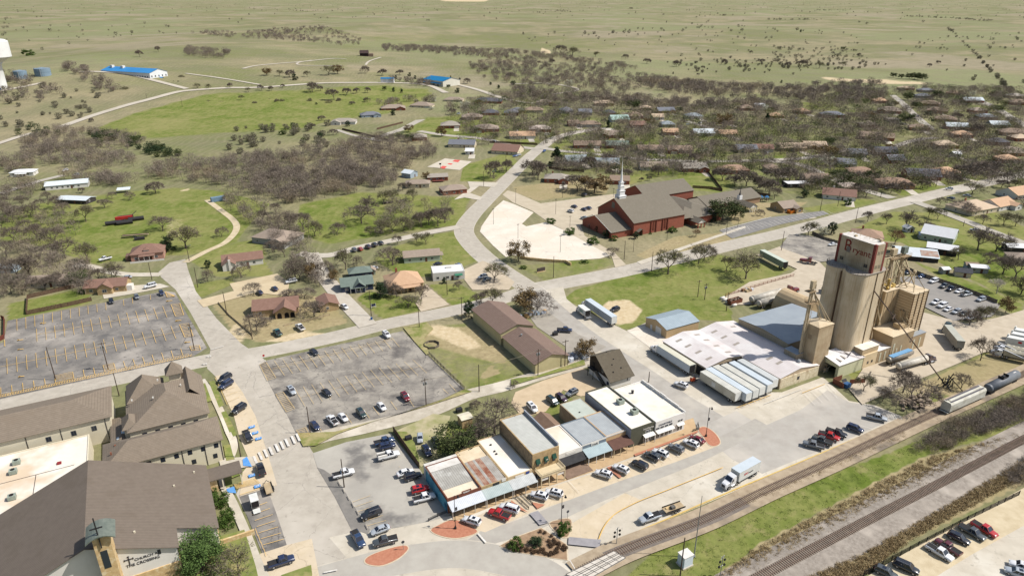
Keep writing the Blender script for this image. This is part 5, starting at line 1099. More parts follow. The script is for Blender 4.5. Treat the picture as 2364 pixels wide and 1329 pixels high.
def wheel_mesh(r,wd):
 m=MB().tube((0,-wd/2,0),(0,wd/2,0),r,n=12);o=len(m.f)
 for s in (-1,1):m.tube((0,s*wd*.46,0),(0,s*(wd/2+.012),0),r*.62,n=10,mi=1)
 return m
def loft(secs):
 m=MB();k=len(secs);rows=[]
 for x,wb,wt,zb,zt in secs:
  c=min(.12,wt*.2);rows.append([(x,-wb,zb),(x,-wb-.015,(zb+zt)*.5),(x,-wt,zt-c*.7),(x,-wt+c,zt),(x,0,zt+.015),(x,wt-c,zt),(x,wt,zt-c*.7),(x,wb+.015,(zb+zt)*.5),(x,wb,zb)])
 n=9;m.v=[p for r_ in rows for p in r_]
 for i in range(k-1):
  for j in range(n-1):m.f.append([i*n+j,i*n+j+1,(i+1)*n+j+1,(i+1)*n+j]);m.m.append(0)
  m.f.append([i*n+n-1,i*n,(i+1)*n,(i+1)*n+n-1]);m.m.append(0)
 m.f += [list(range(n))[::-1],list(range((k-1)*n,k*n))];m.m += [0,0]
 m.f=[f[::-1] for f in m.f];return m
def cabin(t,x0,x1,t0,t1,wb,wt,zb,zt,pill=True,roofmat=0):   
 B=[(x0,-wb,zb),(x1,-wb,zb),(x1,wb,zb),(x0,wb,zb)];T=[(t0,-wt,zt),(t1,-wt,zt),(t1,wt,zt),(t0,wt,zt)]
 MB().face([B[1],B[2],T[2],T[1]]).build('windshield',AUTO,t);MB().face([B[3],B[0],T[0],T[3]]).build('rear_window',AUTO,t)
 MB().face([B[0],B[1],T[1],T[0]]).build('side_window',AUTO,t);MB().face([B[2],B[3],T[3],T[2]]).build('side_window',AUTO,t)
 m=MB();e=.04
 T2=[(t0-.06,-wt-.02,zt),(t1+.06,-wt-.02,zt),(t1+.06,wt+.02,zt),(t0-.06,wt+.02,zt)]
 T3=[(t0+.1,-wt+.1,zt+.07),(t1-.1,-wt+.1,zt+.07),(t1-.1,wt-.1,zt+.07),(t0+.1,wt-.1,zt+.07)]
 m.add(T2+T3,[[4,5,6,7],[0,1,5,4],[1,2,6,5],[2,3,7,6],[3,0,4,7]])
 for k in ((0,0),(1,1),(2,2),(3,3)):m.bar(B[k[0]],T[k[1]],.09)
 for fr in ((.36,) if x1-x0 < 2.6 else (.34,.66)):
  for s in (-1,1):m.bar((x0+(x1-x0)*fr,s*wb,zb),(t0+(t1-t0)*fr,s*wt,zt),.1,.06)
 return m
CARS={}
def make_car(kind):
 L,W2,belt,roof,wr={'sedan':(4.75,.9,.93,1.42,.33),'SUV':(4.75,.95,1.08,1.7,.37),'large SUV':(5.3,1.0,1.15,1.86,.4),'pickup':(5.85,.99,1.12,1.86,.4),'van':(5.1,.98,1.1,1.74,.36),'hatchback':(4.2,.88,.98,1.5,.33),'utility truck':(6.2,1.02,1.15,1.9,.41)}[kind]
 h=L/2;t=thing('parked_car','x','car');del XF[t.name]
 zb=.3
 if kind in ('pickup','utility truck'):
  secs=[(-h,W2*.96,W2*.95,.5,1.05),(-h+.15,W2,W2*.98,.42,1.1),(-.55,W2,W2*.98,.36,1.1),(-.5,W2,W2*.97,.36,belt+.02),(1.25,W2,W2*.96,.36,belt+.02),(1.4,W2,W2*.93,.36,belt),(h-.35,W2*.97,W2*.86,.4,belt-.07),(h-.05,W2*.9,W2*.78,.46,.92),(h,W2*.86,W2*.74,.5,.82)]
  cb=(-.6,1.45,-.42,.72,W2*.93,W2*.76)
 elif kind == 'sedan':
  secs=[(-h,W2*.84,W2*.76,.42,.82),(-h+.12,W2*.94,W2*.86,.34,.93),(-h+1.0,W2,W2*.92,zb,.97),(-.3,W2,W2*.94,zb,belt+.02),(1.0,W2,W2*.92,zb,belt),(h-.5,W2*.96,W2*.84,zb+.02,.78),(h-.08,W2*.86,W2*.72,.36,.66),(h,W2*.76,W2*.62,.42,.58)]
  cb=(-1.75,1.2,-1.02,.42,W2*.9,W2*.68)
 else:
  secs=[(-h,W2*.88,W2*.84,.42,belt-.06),(-h+.1,W2*.96,W2*.92,.36,belt),(-h+1,W2,W2*.95,zb,belt+.03),(.2,W2,W2*.95,zb,belt+.02),(h-1.25,W2,W2*.93,zb,belt),(h-.45,W2*.96,W2*.85,zb+.04,belt-.1),(h-.06,W2*.88,W2*.74,.4,belt-.28),(h,W2*.8,W2*.66,.46,belt-.36)]
  cb=(-h+.1,h-1.3 if kind != 'van' else h-1.0,-h+.5,h-2.0 if kind != 'van' else h-1.85,W2*.93,W2*.76)
 m=loft(secs);c=cabin(t,cb[0],cb[1],cb[2],cb[3],cb[4],cb[5],belt,roof)
 m.add(c.v,c.f,0);b=m.build('body',[paint('white')],t,True);b.material_slots[0].link='OBJECT';b.data.polygons.foreach_set('use_smooth',[i < len(secs)*9-9 for i in range(len(b.data.polygons))])
 if kind in ('SUV','van') and True:MB().box((cb[2]*.2+cb[3]*.8-.5,0,roof+.068),(.8,W2*.9,.012)).build('sunroof',AUTO,t)
 if kind == 'large SUV':
  for s in (-1,1):MB().bar((cb[2]+.2,s*.6,roof+.12),(cb[3]-.2,s*.6,roof+.12),.05).build('roof_rail',HUB,t)
 if kind == 'pickup':MB().box((-h+1.2,0,1.075),(2.0,W2*1.62,.04)).build('bed',CHAS,t);MB().box((-h+.12,0,1.1),(.08,W2*1.8,.06)).build('tailgate',CHAS,t)
 if kind == 'utility truck':
  for s in (-1,1):boxpart(t,'tool_locker',(-h+1.35,s*.75,1.05),(2.6,.48,.55),TRIM)
  boxpart(t,'bed',(-h+1.35,0,1.06),(2.6,1.0,.12),CHAS)
 wm=wheel_mesh(wr,.24);w0=None
 for sx in (-1,1):
  for sy in (-1,1):
   p=(sx*L*.305+(.02 if sx > 0 else 0),sy*(W2-.1),wr)
   if w0 is None:w0=wm.build('wheel',[TYRE,HUB],t);o=w0
   else:o=w0.copy();col.objects.link(o)
   o.parent=t;o.location=p
 fz_=belt-.3 if kind != 'sedan' else .62
 for s in (-1,1):
  boxpart(t,'headlight',(h-.1,s*W2*.64,fz_),(.16,.3,.12),LAMP);boxpart(t,'tail_light',(-h+.03,s*W2*.76,belt-.25),(.1,.2,.22),TAIL)
 learn(t);return t
CARUSED={}
def car(kind,colour,nose,tail,label,group=None,z=0.0):
 a,b=G(*nose),G(*tail);c=(a+b)/2;rz=math.atan2(a.y-b.y,a.x-b.x)
 if kind not in CARS:CARS[kind]=make_car(kind)
 src=CARS[kind]
 loc=(c.x,c.y,LEVEL[0]+.012+z)
 if kind not in CARUSED:CARUSED[kind]=1;r=src;r.location=loc;r.rotation_euler=(0,0,rz);r['label']=label
 else:r=copy_tree(src,loc,rz,label=label)
 r.name={'pickup':'pickup_truck','utility truck':'utility_truck','van':'minivan','large SUV':'parked_suv','SUV':'parked_suv'}.get(kind,'parked_car')
 r['category']={'pickup':'pickup truck','utility truck':'utility truck','van':'minivan'}.get(kind,'car')
 if group:r['group']=group
 for ch in r.children:
  if ch.name.startswith('body'):ch.material_slots[0].link='OBJECT';ch.material_slots[0].material=paint(colour)
 return r
LOTS=[
 ('parked nose in before the shops',[(d6_,n_,t_,k,c) for d6_,n_,t_,k,c in (
 ('d6',(690,1190),(1010,1295),'SUV','white'),('d6',(1095,1085),(1440,1205),'pickup','red'),('d6',(1275,1010),(1560,1100),'large SUV','white'),('d6',(1735,820),(2005,900),'SUV','white'),('d6',(1945,780),(2240,860),'SUV','white'),
 ('r3',(730,435),(890,485),'SUV','white'),('r3',(890,382),(1035,450),'SUV','white'),('r3',(1065,345),(1195,410),'SUV','black'),('r3',(1175,272),(1300,333),'SUV','dark grey'),('r3',(1240,245),(1380,308),'SUV','white'),('r3',(1375,198),(1520,268),'SUV','grey'),('r3',(1510,162),(1645,222),'SUV','white'),('r3',(1565,122),(1700,185),'sedan','dark red'))]),
 ('in the patchy lot beside the mural',[
 ('r2',(945,1100),(865,965),'pickup','dark blue'),('r2',(1005,985),(1190,915),'sedan','silver'),('r2',(1020,1080),(1260,1020),'pickup','dark grey'),('r2',(925,845),(1110,775),'large SUV','black'),('r2',(1580,645),(1385,695),'pickup','white'),('r2',(1530,575),(1365,615),'SUV','red'),('r2',(1450,460),(1315,500),'SUV','black'),('r2',(1395,420),(1240,470),'sedan','white'),('r2',(1280,268),(1060,325),'utility truck','white'),('r2',(1235,195),(1085,230),'SUV','navy blue'),('r2',(1220,150),(1045,195),'pickup','dark blue'),('r2',(885,425),(665,485),'pickup','white')]),
 ('on the corner by the church path',[('r2',(345,1195),(115,1270),'pickup','navy blue')]),
 ('behind the brown board fence',[('r2',(1447,185),(1447,105),'hatchback','silver'),('r2',(1545,318),(1470,200),'SUV','navy blue'),('r2',(1610,220),(1565,130),'sedan','dark grey')]),
 ('in the dark middle lot',[
 ('r6',(1185,518),(1115,455),'SUV','white'),('r6',(548,660),(482,612),'sedan','black'),('r6',(355,1018),(285,940),'SUV','silver'),('r6',(667,1028),(588,962),'sedan','black'),('r6',(1147,1160),(1065,1072),'sedan','white'),('r6',(972,1220),(890,1135),'SUV','dark green'),('r6',(815,1255),(725,1168),'sedan','white'),('r6',(622,1185),(732,1292),'pickup','white'),('r6',(562,1325),(485,1240),'sedan','navy blue'),('r6',(1352,1078),(1278,990),'SUV','dark red')]),
 ('on the top row of the large striped lot',[('r5',(986,215),(972,158),'sedan','black'),('r5',(1215,172),(1188,125),'sedan','grey'),('r5',(1432,138),(1408,98),'hatchback','navy blue')]),
 ('in the stalls beside the church path',[('r5',(1905,912),(2040,830),'large SUV','black'),('r5',(1920,968),(2050,885),'large SUV','navy blue'),('r5',(2025,1190),(2170,1090),'large SUV','black'),('r1',(2215,185),(2150,70),'pickup','black'),('r2',(28,350),(75,490),'pickup','black')]),
 ('by the stone house with arches',[('r6',(162,435),(230,498),'pickup','teal'),('r6',(350,385),(437,455),'pickup','white'),('r6',(20,95),(60,128),'sedan','navy blue'),('r6',(145,60),(195,95),'sedan','navy blue'),('r6',(285,20),(345,8),'van','white'),('r6',(818,258),(745,215),'sedan','white')]),
 ('beside the fenced stone cottage',[('r5',(1250,72),(1392,38),'large SUV','white'),('q1',(880,1042),(970,1020),'pickup','white'),('q1',(1080,1198),(1145,1192),'sedan','silver')]),
 ('on the lane behind the cottages',[('q2',(845,930),(888,972),'SUV','grey'),('q2',(890,928),(945,962),'hatchback','red'),('q2',(955,905),(1018,945),'SUV','purple'),('q2',(1015,890),(1070,925),'SUV','black'),('q2',(1070,875),(1125,905),'sedan','dark grey'),('q2',(985,1120),(1080,1108),'sedan','white')]),
 ('by the white flat roofed shop',[('q2',(1565,1082),(1625,1072),'sedan','black'),('q2',(1755,1075),(1805,1098),'sedan','blue'),('q2',(1955,1200),(2025,1180),'SUV','silver'),('q2',(1995,1222),(2060,1200),'sedan','dark grey')]),
 ('in the yard by the brown warehouses',[('r7',(547,448),(388,440),'pickup','navy blue')]),
 ('in the sandy yard behind the shops',[('r7',(408,1102),(318,1035),'van','dark green'),('r7',(478,1068),(405,1018),'SUV','purple'),('r7',(475,1025),(585,970),'SUV','grey'),('r7',(225,1170),(145,1085),'van','white')]),
 ('driving past the parked trailers',[('r7',(1425,905),(1548,950),'SUV','white')]),
 ('behind the silver trailer',[('r7',(865,278),(948,250),'SUV','black')]),
 ('in the row at the yellow kerb',[('r4',(335,180),(525,228),'pickup','grey'),('r4',(415,130),(600,200),'pickup','dark grey'),('r4',(670,158),(462,92),'pickup','red'),('r4',(740,135),(522,60),'pickup','black'),('r4',(875,88),(715,30),'SUV','navy blue'),('r8',(1075,1235),(885,1192),'pickup','silver')]),
 ('along the black fence at bottom right',[('r4',(2040,1015),(1815,880),'pickup','red'),('r4',(1930,1040),(1712,912),'pickup','dark grey'),('r4',(1780,1065),(1625,990),'SUV','black'),('r4',(1500,1040),(1715,1175),'pickup','maroon'),('r4',(1665,1230),(1405,1075),'pickup','white'),('r4',(1335,1325),(1145,1240),'large SUV','black'),('r4',(1130,1360),(1000,1300),'SUV','dark grey'),('r4',(2180,1250),(2320,1300),'SUV','white'),('r4',(2130,1305),(2290,1360),'SUV','silver')]),
 ('in the staff lot right of the elevator',[('q4',(1230,1158),(1290,1142),'sedan','black'),('q4',(1345,1192),(1400,1178),'sedan','dark blue'),('q4',(1442,1240),(1522,1215),'large SUV','white'),('r8',(1530,72),(1625,40),'pickup','dark grey'),('r8',(1590,98),(1685,65),'pickup','black'),('r8',(1660,112),(1750,88),'sedan','white'),('r8',(1820,115),(1715,140),'pickup','silver'),('r8',(1850,188),(1940,160),'SUV','silver'),('r8',(1450,218),(1560,180),'pickup','white'),('r8',(1505,248),(1610,210),'large SUV','white'),('r8',(1562,275),(1655,243),'sedan','white'),('r8',(1635,298),(1725,268),'SUV','silver'),('r8',(1705,312),(1790,285),'sedan','dark green'),('r8',(1758,348),(1850,318),'sedan','white'),('q4',(560,908),(632,900),'sedan','white')]),
 ('in the tan lot of the brick church',[('q3',(520,558),(585,580),'sedan','navy blue'),('q3',(488,598),(555,622),'SUV','white'),('q3',(608,582),(668,605),'sedan','navy blue'),('q3',(650,572),(706,592),'sedan','dark blue'),('q3',(612,665),(668,680),'SUV','silver'),('q3',(612,452),(668,480),'SUV','dark grey')]),
 ('on the wide street',[('q4',(1578,412),(1658,418),'SUV','white')]),
 ('in the drive of the tan roofed houses',[('q4',(1600,492),(1665,508),'SUV','dark grey'),('q4',(1745,470),(1805,478),'sedan','silver'),('q4',(1055,412),(1100,400),'sedan','grey'),('q4',(1765,275),(1805,255),'pickup','white'),('q4',(1805,292),(1880,285),'SUV','black'),('q4',(1800,770),(1880,790),'SUV','white')]),
 ('among the suburban houses',[('t2',(2055,1245),(2130,1258),'van','white'),('q3',(1165,100),(1190,125),'sedan','dark grey'),('q3',(275,88),(305,75),'hatchback','blue'),('q3',(10,128),(60,122),'sedan','blue'),('q3',(40,118),(88,112),'sedan','silver'),('q3',(1755,110),(1790,128),'SUV','dark grey'),('q3',(2210,90),(2255,105),'SUV','white'),('t3',(1560,1068),(1600,1055),'van','tan'),('t3',(1625,1080),(1680,1092),'SUV','white'),('t3',(1525,1100),(1570,1095),'sedan','silver'),('t4',(1335,1035),(1360,1020),'SUV','blue'),('t4',(2230,1078),(2255,1065),'sedan','white'),('t4',(2120,1045),(2145,1055),'sedan','black'),('t4',(270,1055),(290,1038),'hatchback','white'),('q4',(0,92),(35,102),'SUV','white'),('q4',(222,75),(262,85),'sedan','grey'),('q1',(540,262),(610,242),'SUV','white'),('q1',(635,290),(705,290),'SUV','silver'),('t2',(1755,1010),(1800,1000),'SUV','silver')]),
 ('before the small blue roofed hall',[('t2',(1440,725),(1470,715),'sedan','dark red'),('t2',(1465,735),(1510,725),'sedan','white'),('t2',(1505,740),(1555,730),'pickup','dark blue'),('t2',(1560,753),(1596,743),'sedan','maroon'),('t2',(1597,765),(1637,752),'sedan','silver')])]
REGS={'r1':r1,'r2':r2,'r3':r3,'r4':r4,'r5':r5,'r6':r6,'r7':r7,'r8':r8,'q1':q1,'q2':q2,'q3':q3,'q4':q4,'t1':t1,'t2':t2,'t3':t3,'t4':t4,'d6':(960,1020,6.567),'d4':(980,920,6.644),'k':(2220,740,11.08)}
ORD=['leftmost','second from left','third from left','fourth from left','fifth from left','sixth from left','seventh from left','eighth from left','ninth from left','tenth from left']
NUM=['','','two','three','four','five','six','seven','eight','nine','ten']
for phrase,lst in LOTS:
 byk={}
 for it in lst:byk.setdefault((it[4],it[3]),[]).append(it)
 for (colour,kind),its in byk.items():
  its.sort(key=lambda q:Z(REGS[q[0]],*q[1])[0]+Z(REGS[q[0]],*q[2])[0])
  for i,it in enumerate(its):
   kd=kind
   lab=f'{colour} {kd} {phrase}' if len(its) == 1 else f'{ORD[i]} of {NUM[len(its)]} {colour} {kd if kd[-1] != "y" else kd}s {phrase}'
   far=it[0] == 't2' and 'hall' in phrase
   car(kind,colour,Z(REGS[it[0]],*it[1]),Z(REGS[it[0]],*it[2]),lab,'cars parked about the town',z=.8 if far else 0)
# --- trucks, trailers, railcars
WH_=[]
def wheel_at(t,x,y,r=.52,wd=.3):
 if not WH_:o=wheel_mesh(.52,.3).build('wheel',[TYRE,HUB],t);WH_.append(o)
 else:o=WH_[0].copy();col.objects.link(o);o.parent=t
 o.parent=t;o.location=(x,y,r);o.scale=(r/.52,wd/.3,r/.52);return o
def trailer_parts(t,x0,x1,mat,roof,door=None,h=4.05,zb=1.15,wd=2.6,wheels=True):
 m=MB().prism([(x0,-wd/2),(x1,-wd/2),(x1,wd/2),(x0,wd/2)],zb,h-.04,0,bottom=True);m.build('cargo_box',mat,t)
 MB().prism([(x0-.03,-wd/2-.03),(x1+.03,-wd/2-.03),(x1+.03,wd/2+.03),(x0-.03,wd/2+.03)],h-.03,h+.03).build('roof',roof,t)
 if door:MB().box((x0-.03,0,zb+.1),(.06,wd-.2,h-zb-.25)).build('rear_door',door,t)
 MB().box(((x0+x1)/2,0,.85),(x1-x0-.3,1.0,.3)).build('chassis',CHAS,t);MB().box((x0+.1,0,.5),(.12,wd-.4,.16)).build('bumper',CHAS,t)
 if wheels:
  for x in (x0+1.3,x0+2.55):
   for y in (-wd/2+.2,wd/2-.2):wheel_at(t,x,y)
def tractor_parts(t,x0,mat,sleeper=True,L=6.2,tall=3.3,wheels=True):   
 c0=x0+2.2;nose=x0+L
 m=loft([(c0+2.1,1.0,.95,.7,2.15),(c0+2.3,1.0,.92,.65,1.95),(nose-.3,.85,.75,.6,1.75),(nose,.75,.65,.65,1.5)])
 m.add(*[(lambda q:(q.v,q.f))(MB().prism([(c0,-1.1),(c0+2.15,-1.1),(c0+2.15,1.1),(c0,1.1)],.75,2.0,bottom=True))][0],0)
 zt=tall;xs_=c0+1.3
 m.add([(c0,-1.1,2.0),(c0+2.15,-1.1,2.0),(c0+2.15,1.1,2.0),(c0,1.1,2.0),(c0,-1.0,zt),(xs_,-1.0,zt-.25),(xs_,1.0,zt-.25),(c0,1.0,zt)],[[0,1,5,4],[2,3,7,6],[3,0,4,7],[4,5,6,7],[1,2,6,5]],0)
 m.build('cab',mat,t);k=.035
 MB().face([(c0+2.19,-.95,2.08),(c0+2.19,.95,2.08),(xs_+.1,.88,zt-.33),(xs_+.1,-.88,zt-.33)]).build('windshield',AUTO,t)
 for s in (-1,1):q=[(c0+1.0,s*1.12,2.05),(c0+1.9,s*1.12,2.05),(c0+1.35,s*1.07,2.75),(c0+1.0,s*1.08,2.75)];MB().face(q if s < 0 else q[::-1]).build('side_window',AUTO,t);MB().tube((x0+2.9,s*1.05,.75),(x0+4.1,s*1.05,.75),.32,n=10).build('fuel_tank',HUB,t);boxpart(t,'headlight',(nose-.15,s*.62,.95),(.12,.3,.22),LAMP);boxpart(t,'mirror',(c0+2.1,s*1.35,2.1),(.12,.12,.6),CHAS)
 MB().box((nose+.01,0,.8),(.05,1.1,.75)).build('grille',M('dark grille',C(70,72,78)),t);MB().box((nose-.02,0,.45),(.25,2.1,.3)).build('bumper',HUB,t)
 MB().box((x0+1.6,0,.8),(4.2,.9,.28)).build('chassis',CHAS,t)
 for y in (-.95,.95):
  wheel_at(t,nose-1.15,y)
  for x in (x0+.6,x0+1.85):wheel_at(t,x,y)
def vehicle(name,label,cat,p,rz,group=None):
 t=thing(name,label,cat,(p.x,p.y,LEVEL[0]+.015),rz,group);del XF[t.name];return t
def ABp(x0,y0,x1,y1):      
 a,b=W(x0,y0),W(x1,y1);return (a+b)/2,math.atan2(b.y-a.y,b.x-a.x),(b-a).length
TW=M('trailer white',C(232,232,226),C(218,218,212),.5);TW2=M('trailer pale grey',C(206,208,206),C(192,194,192),.5);TWY=M('trailer yellowed',C(214,208,190),C(196,190,170),.4,c3=C(180,172,152),sc3=.3);TBL=M('trailer blue white',C(208,216,222),C(196,206,212),.5);TROOF=M('trailer roof',C(214,212,202),C(196,194,184),.4)
TG='white trailers docked side by side at the warehouse'
for lab,a,b0,b1,m_,r_ in (('grimy beige docked trailer with white patch, leftmost of the row',150.2,127.9,143.6,TWY,TROOF),('pale blue white docked trailer next to the grimy beige one',153.1,126.2,144.2,TBL,TBL),('docked grey trailer, third from left in the row',156.2,126.3,144.2,TW2,TROOF),('docked trailer with cream roof, fourth from left in the row',159.4,126.6,143.6,TW,TROOF),('docked trailer with blue grey roof, fifth in the row',163.0,126.8,143.6,TBL,TBL),('docked trailer tight against the long warehouse, last in row',166.7,127.9,143.4,TW,TW2)):
 c,rz,L=ABp(a,b0,a,b1);t=vehicle('semi_trailer',lab,'trailer',c,rz,TG);trailer_parts(t,-L/2,L/2,m_,r_,TW)
 if 'grimy' in lab:boxpart(t,'white_patch',(1.5,1.32,1.6),(1.6,.04,1.6),TW)
 for y in (-.9,.9):boxpart(t,'landing_leg',(L/2-3,y,0),(.14,.14,1.1),CHAS)
c,rz,L=ABp(149.8,148.2,149.8,165);t=vehicle('semi_truck','white semi truck and long trailer beside the tan warehouse','semi truck',c,rz);trailer_parts(t,-L/2,L/2,TBL,M('cream trailer roof',C(224,220,200),C(206,202,182),.5),DARK);tractor_parts(t,L/2-1.8,paint('white'),tall=3.4)
c,rz,L=ABp(149.1,191.4,149.8,210.5);t=vehicle('semi_truck','silver grey trailer with white tractor beside the round gravel patch','semi truck',c,rz);trailer_parts(t,-L/2,L/2,M('silver trailer',C(178,184,188),C(166,172,176),.5),TBL,TW,h=4.15);tractor_parts(t,L/2-2.6,paint('white'),tall=3.5)
m=MB()
for i in range(9):m.box((2.6-.42*i,1.33,2.5),(.26 if i else .3,.03,.36 if i else .9))
m.build('faded_lettering',M('grey letters',C(150,148,150)),t)
c,rz,L=ABp(144.4,202.6,144.8,208.6);t=vehicle('box_truck','small white box truck with open rear beside the silver trailer','box truck',c,rz);trailer_parts(t,-3,3,TW,TW,DARK,h=3.3,zb=.95,wd=2.4,wheels=False)
m=loft([(3.1,1.0,.95,.5,1.5),(4.3,1.0,.9,.5,1.45),(4.9,.9,.8,.5,1.25)]);m.add(*(lambda q:(q.v,q.f))(cabin(t,3.1,4.4,3.15,3.7,.98,.85,1.45,2.2)),0);m.build('cab',paint('white'),t)
for x in (-1.8,4.1):
 for y in (-1,1):wheel_at(t,x,y,.42,.26)
boxpart(t,'tail_lift',(-3.8,0,.5),(1.4,2.2,.1),HUB);boxpart(t,'side_panel',(.2,1.22,1.6),(2.6,.03,1.0),M('green panel',C(150,176,160)))
c,rz,L=ABp(129.7,101.1,121,100.2);t=vehicle('semi_truck','white day cab semi truck with short trailer at the yellow kerb','semi truck',c,rz);trailer_parts(t,-L/2,L/2,TW,TBL,TW,wd=2.7);tractor_parts(t,L/2-1.6,paint('white'),tall=3.3,L=6.0)
lettering(t,'XPO',(1.6,1.37,2.35),(R(90),0,R(180)),.85,M('red letters',C(206,52,52)),'side_lettering');lettering(t,'Logistics',(-.4,1.37,2.4),(R(90),0,R(180)),.55,BRN,'side_lettering')
def a2(x,y):return W(x,y)
c,rz,L=ABp(247,115.2,256,125.6);t=vehicle('semi_truck','grey hopper trailer with dark green tractor turning in the gravel yard','semi truck',c,rz);trailer_parts(t,-L/2,L/2,M('aged aluminium',C(176,172,160),C(158,154,142),.5),M('dusty roof',C(190,190,178),C(176,176,164),.5),M('aged aluminium',None));
c2,rz2,L2=ABp(264.1,128,255.3,126.6);t2_=vehicle('semi_tractor','dark green semi tractor angled in front of the grey hopper trailer','semi tractor',c2,rz2);tractor_parts(t2_,-3,paint('dark green'),tall=3.3)
c,rz,L=ABp(255.8,201.8,259.2,219.3);t=vehicle('semi_trailer','pale green trailer with open doors parked under trees by the lawn','trailer',c,rz);trailer_parts(t,-L/2,L/2,M('green grey trailer',C(150,160,142),C(136,146,128),.5),M('pale green roof',C(206,214,200),C(192,200,186),.5),DARK)
for lab,p in (('dark red semi tractor with bare frame on the old dark lot',((274.6,199.6),(270.9,206.6))),('dark red semi tractor behind the white tank trailers',((232.8,182.4),(241.4,181.2))),('dark red semi tractor half hidden behind the elevator',((247.5,172.5),(252,177)))):
 c,rz,L=ABp(*p[0],*p[1]);t=vehicle('semi_tractor',lab,'semi tractor',c,rz,'dark red semi tractors');tractor_parts(t,-4.0,paint('dark red'),L=7.6,tall=3.4)
def tanker(label,p,q,mat,r=1.1,tract=None,top=None):
 c,rz,L=ABp(*p,*q);t=vehicle('tanker_trailer' if not tract else 'tanker_truck',label,'tanker',c,rz);m=MB()
 m.tube((-L/2,0,2.1),(L/2,0,2.1),r,n=16).tube((-L/2,0,2.1),(-L/2-.4,0,2.1),r,r*.55,n=16).tube((L/2,0,2.1),(L/2+.4,0,2.1),r,r*.55,n=16);m.build('tank',mat,t,True)
 MB().box((0,0,2.1+r-.06),(L*.9,.7,.12)).build('catwalk',top or M('tank walkway',C(190,184,170)),t);MB().box((0,0,.75),(L,.9,.3)).build('chassis',CHAS,t)
 for x in (-L/2+1.2,-L/2+2.5):
  for y in (-1,1):wheel_at(t,x,y)
 if tract:tractor_parts(t,L/2-1.5,paint(tract),tall=3.3)
 return t
TKW=M('weathered white tank',C(214,208,196),C(190,182,168),.6,c3=C(170,160,146),sc3=.3,rough=.6);TKS=M('dull steel tank',C(170,164,152),C(146,138,126),.5,rough=.5,metal=.3)
tanker('dull steel bulk trailer with blue top beside the mill wall',(214.6,120.9),(227.2,120.9),TKS,1.15,None,M('blue tarp',C(108,158,200),C(128,172,206),.8));boxpart(bpy.data.objects['tanker_trailer'],'tarp',(0,0,3.1),(11,1.7,.2),M('blue tarp',None))
tanker('white bulk tanker with purple tractor nearest the bare trees',(213.8,116.7),(227.4,115.6),TKW,1.2,'purple')
tanker('weathered white tank trailer, left of the pair behind the shed',(212.2,181.2),(229.4,181.4),TKW,1.45);tanker('weathered white tank trailer, nearer the grey roofed shed',(211.8,176.8),(229,177.2),TKW,1.45)
for i,(lab,x,y) in enumerate((('white semi trailer nearest the grain trucks at right edge',265.8,109.6),('white semi trailer in the middle of the three at right edge',270.4,110.6),('white semi trailer furthest back of the three at right edge',274.8,111.8))):
 c,rz,L=ABp(x+8,y-14.5,x,y);t=vehicle('semi_trailer',lab,'trailer',c,rz,'white trailers at the right edge');trailer_parts(t,-L/2,L/2,TW,TW,TW);MB().bar((L/2-.1,0,3.9),(L/2-.3,0,4.9),.9,.4).build('wind_fairing',TW,t)
 if i == 0:m=MB().box((4.2,1.33,2.6),(1.1,.03,.7));m.build('side_logo',M('red letters',None),t)
for lab,p,q in (('grain truck with long loading auger, nearest the grass',(259.8,98.5),(254.6,108.2)),('grain truck with auger parked behind another grain truck',(263.4,99.4),(258.4,109.4))):
 c,rz,L=ABp(*p,*q);t=vehicle('grain_truck',lab,'grain truck',c,rz,'grain trucks with augers');m=MB();H_=L/2
 m.prism([(-H_,-1.2),(H_-3.4,-1.2),(H_-3.4,1.2),(-H_,1.2)],1.2,2.9,bottom=True);m.add([(-H_,-1.2,2.9),(H_-3.4,-1.2,2.9),(H_-3.4,-.5,3.5),(-H_,-.5,3.5),(-H_,1.2,2.9),(H_-3.4,1.2,2.9),(H_-3.4,.5,3.5),(-H_,.5,3.5)],[[0,1,2,3],[5,4,7,6],[3,2,6,7],[4,0,3,7],[1,5,6,2]]);m.build('grain_body',M('pale tan steel',C(206,198,176),C(188,180,158),.6),t)
 for i in range(5):boxpart(t,'hatch',(-H_+1+1.35*i,0,3.5),(.8,.6,.06),M('hatch grey',C(150,148,140)))
 MB().tube((-H_+.4,1.5,1.4),(H_-.6,1.7,4.2),.2).tube((H_-.7,1.7,4.2),(H_-.5,1.7,3.6),.28).build('auger',HUB,t);tractor_parts(t,H_-5.2,paint('white'),L=5.4,tall=2.8)
t=thing('rail_hopper','white covered hopper railcar on the siding','railcar',tuple(W(211.9,93.6)),R(GRID));del XF[t.name]
HW=M('hopper white',C(226,224,212),C(206,202,188),.5,c3=C(190,184,168),sc3=.3);m=MB();e,f_=9.4,6.6
prof=[(-1.45,1.5),(-1.5,3.9),(-1.1,4.45),(1.1,4.45),(1.5,3.9),(1.45,1.5)]
for i in range(5):m.face([(-e,*prof[i]),(e,*prof[i]),(e,*prof[i+1]),(-e,*prof[i+1])])
m.face([(-e,y,z) for y,z in prof]);m.face([(e,y,z) for y,z in prof][::-1])
for k in range(4):x=-e+1+4.4*k;m.add([(x,-1.2,1.6),(x+4.2,-1.2,1.6),(x+4.2,1.2,1.6),(x,1.2,1.6),(x+1.6,-.5,.7),(x+2.6,-.5,.7),(x+2.6,.5,.7),(x+1.6,.5,.7)],[[0,1,5,4],[1,2,6,5],[2,3,7,6],[3,0,4,7],[4,5,6,7]])
o=m.build('hopper_body',HW,t)
for y in (-.75,.75):boxpart(t,'roof_walkway',(0,y,4.48),(17.6,.5,.08),M('dark grating',C(98,96,102)))
boxpart(t,'roof_hatch',(0,0,4.46),(16.4,.7,.16),HW)
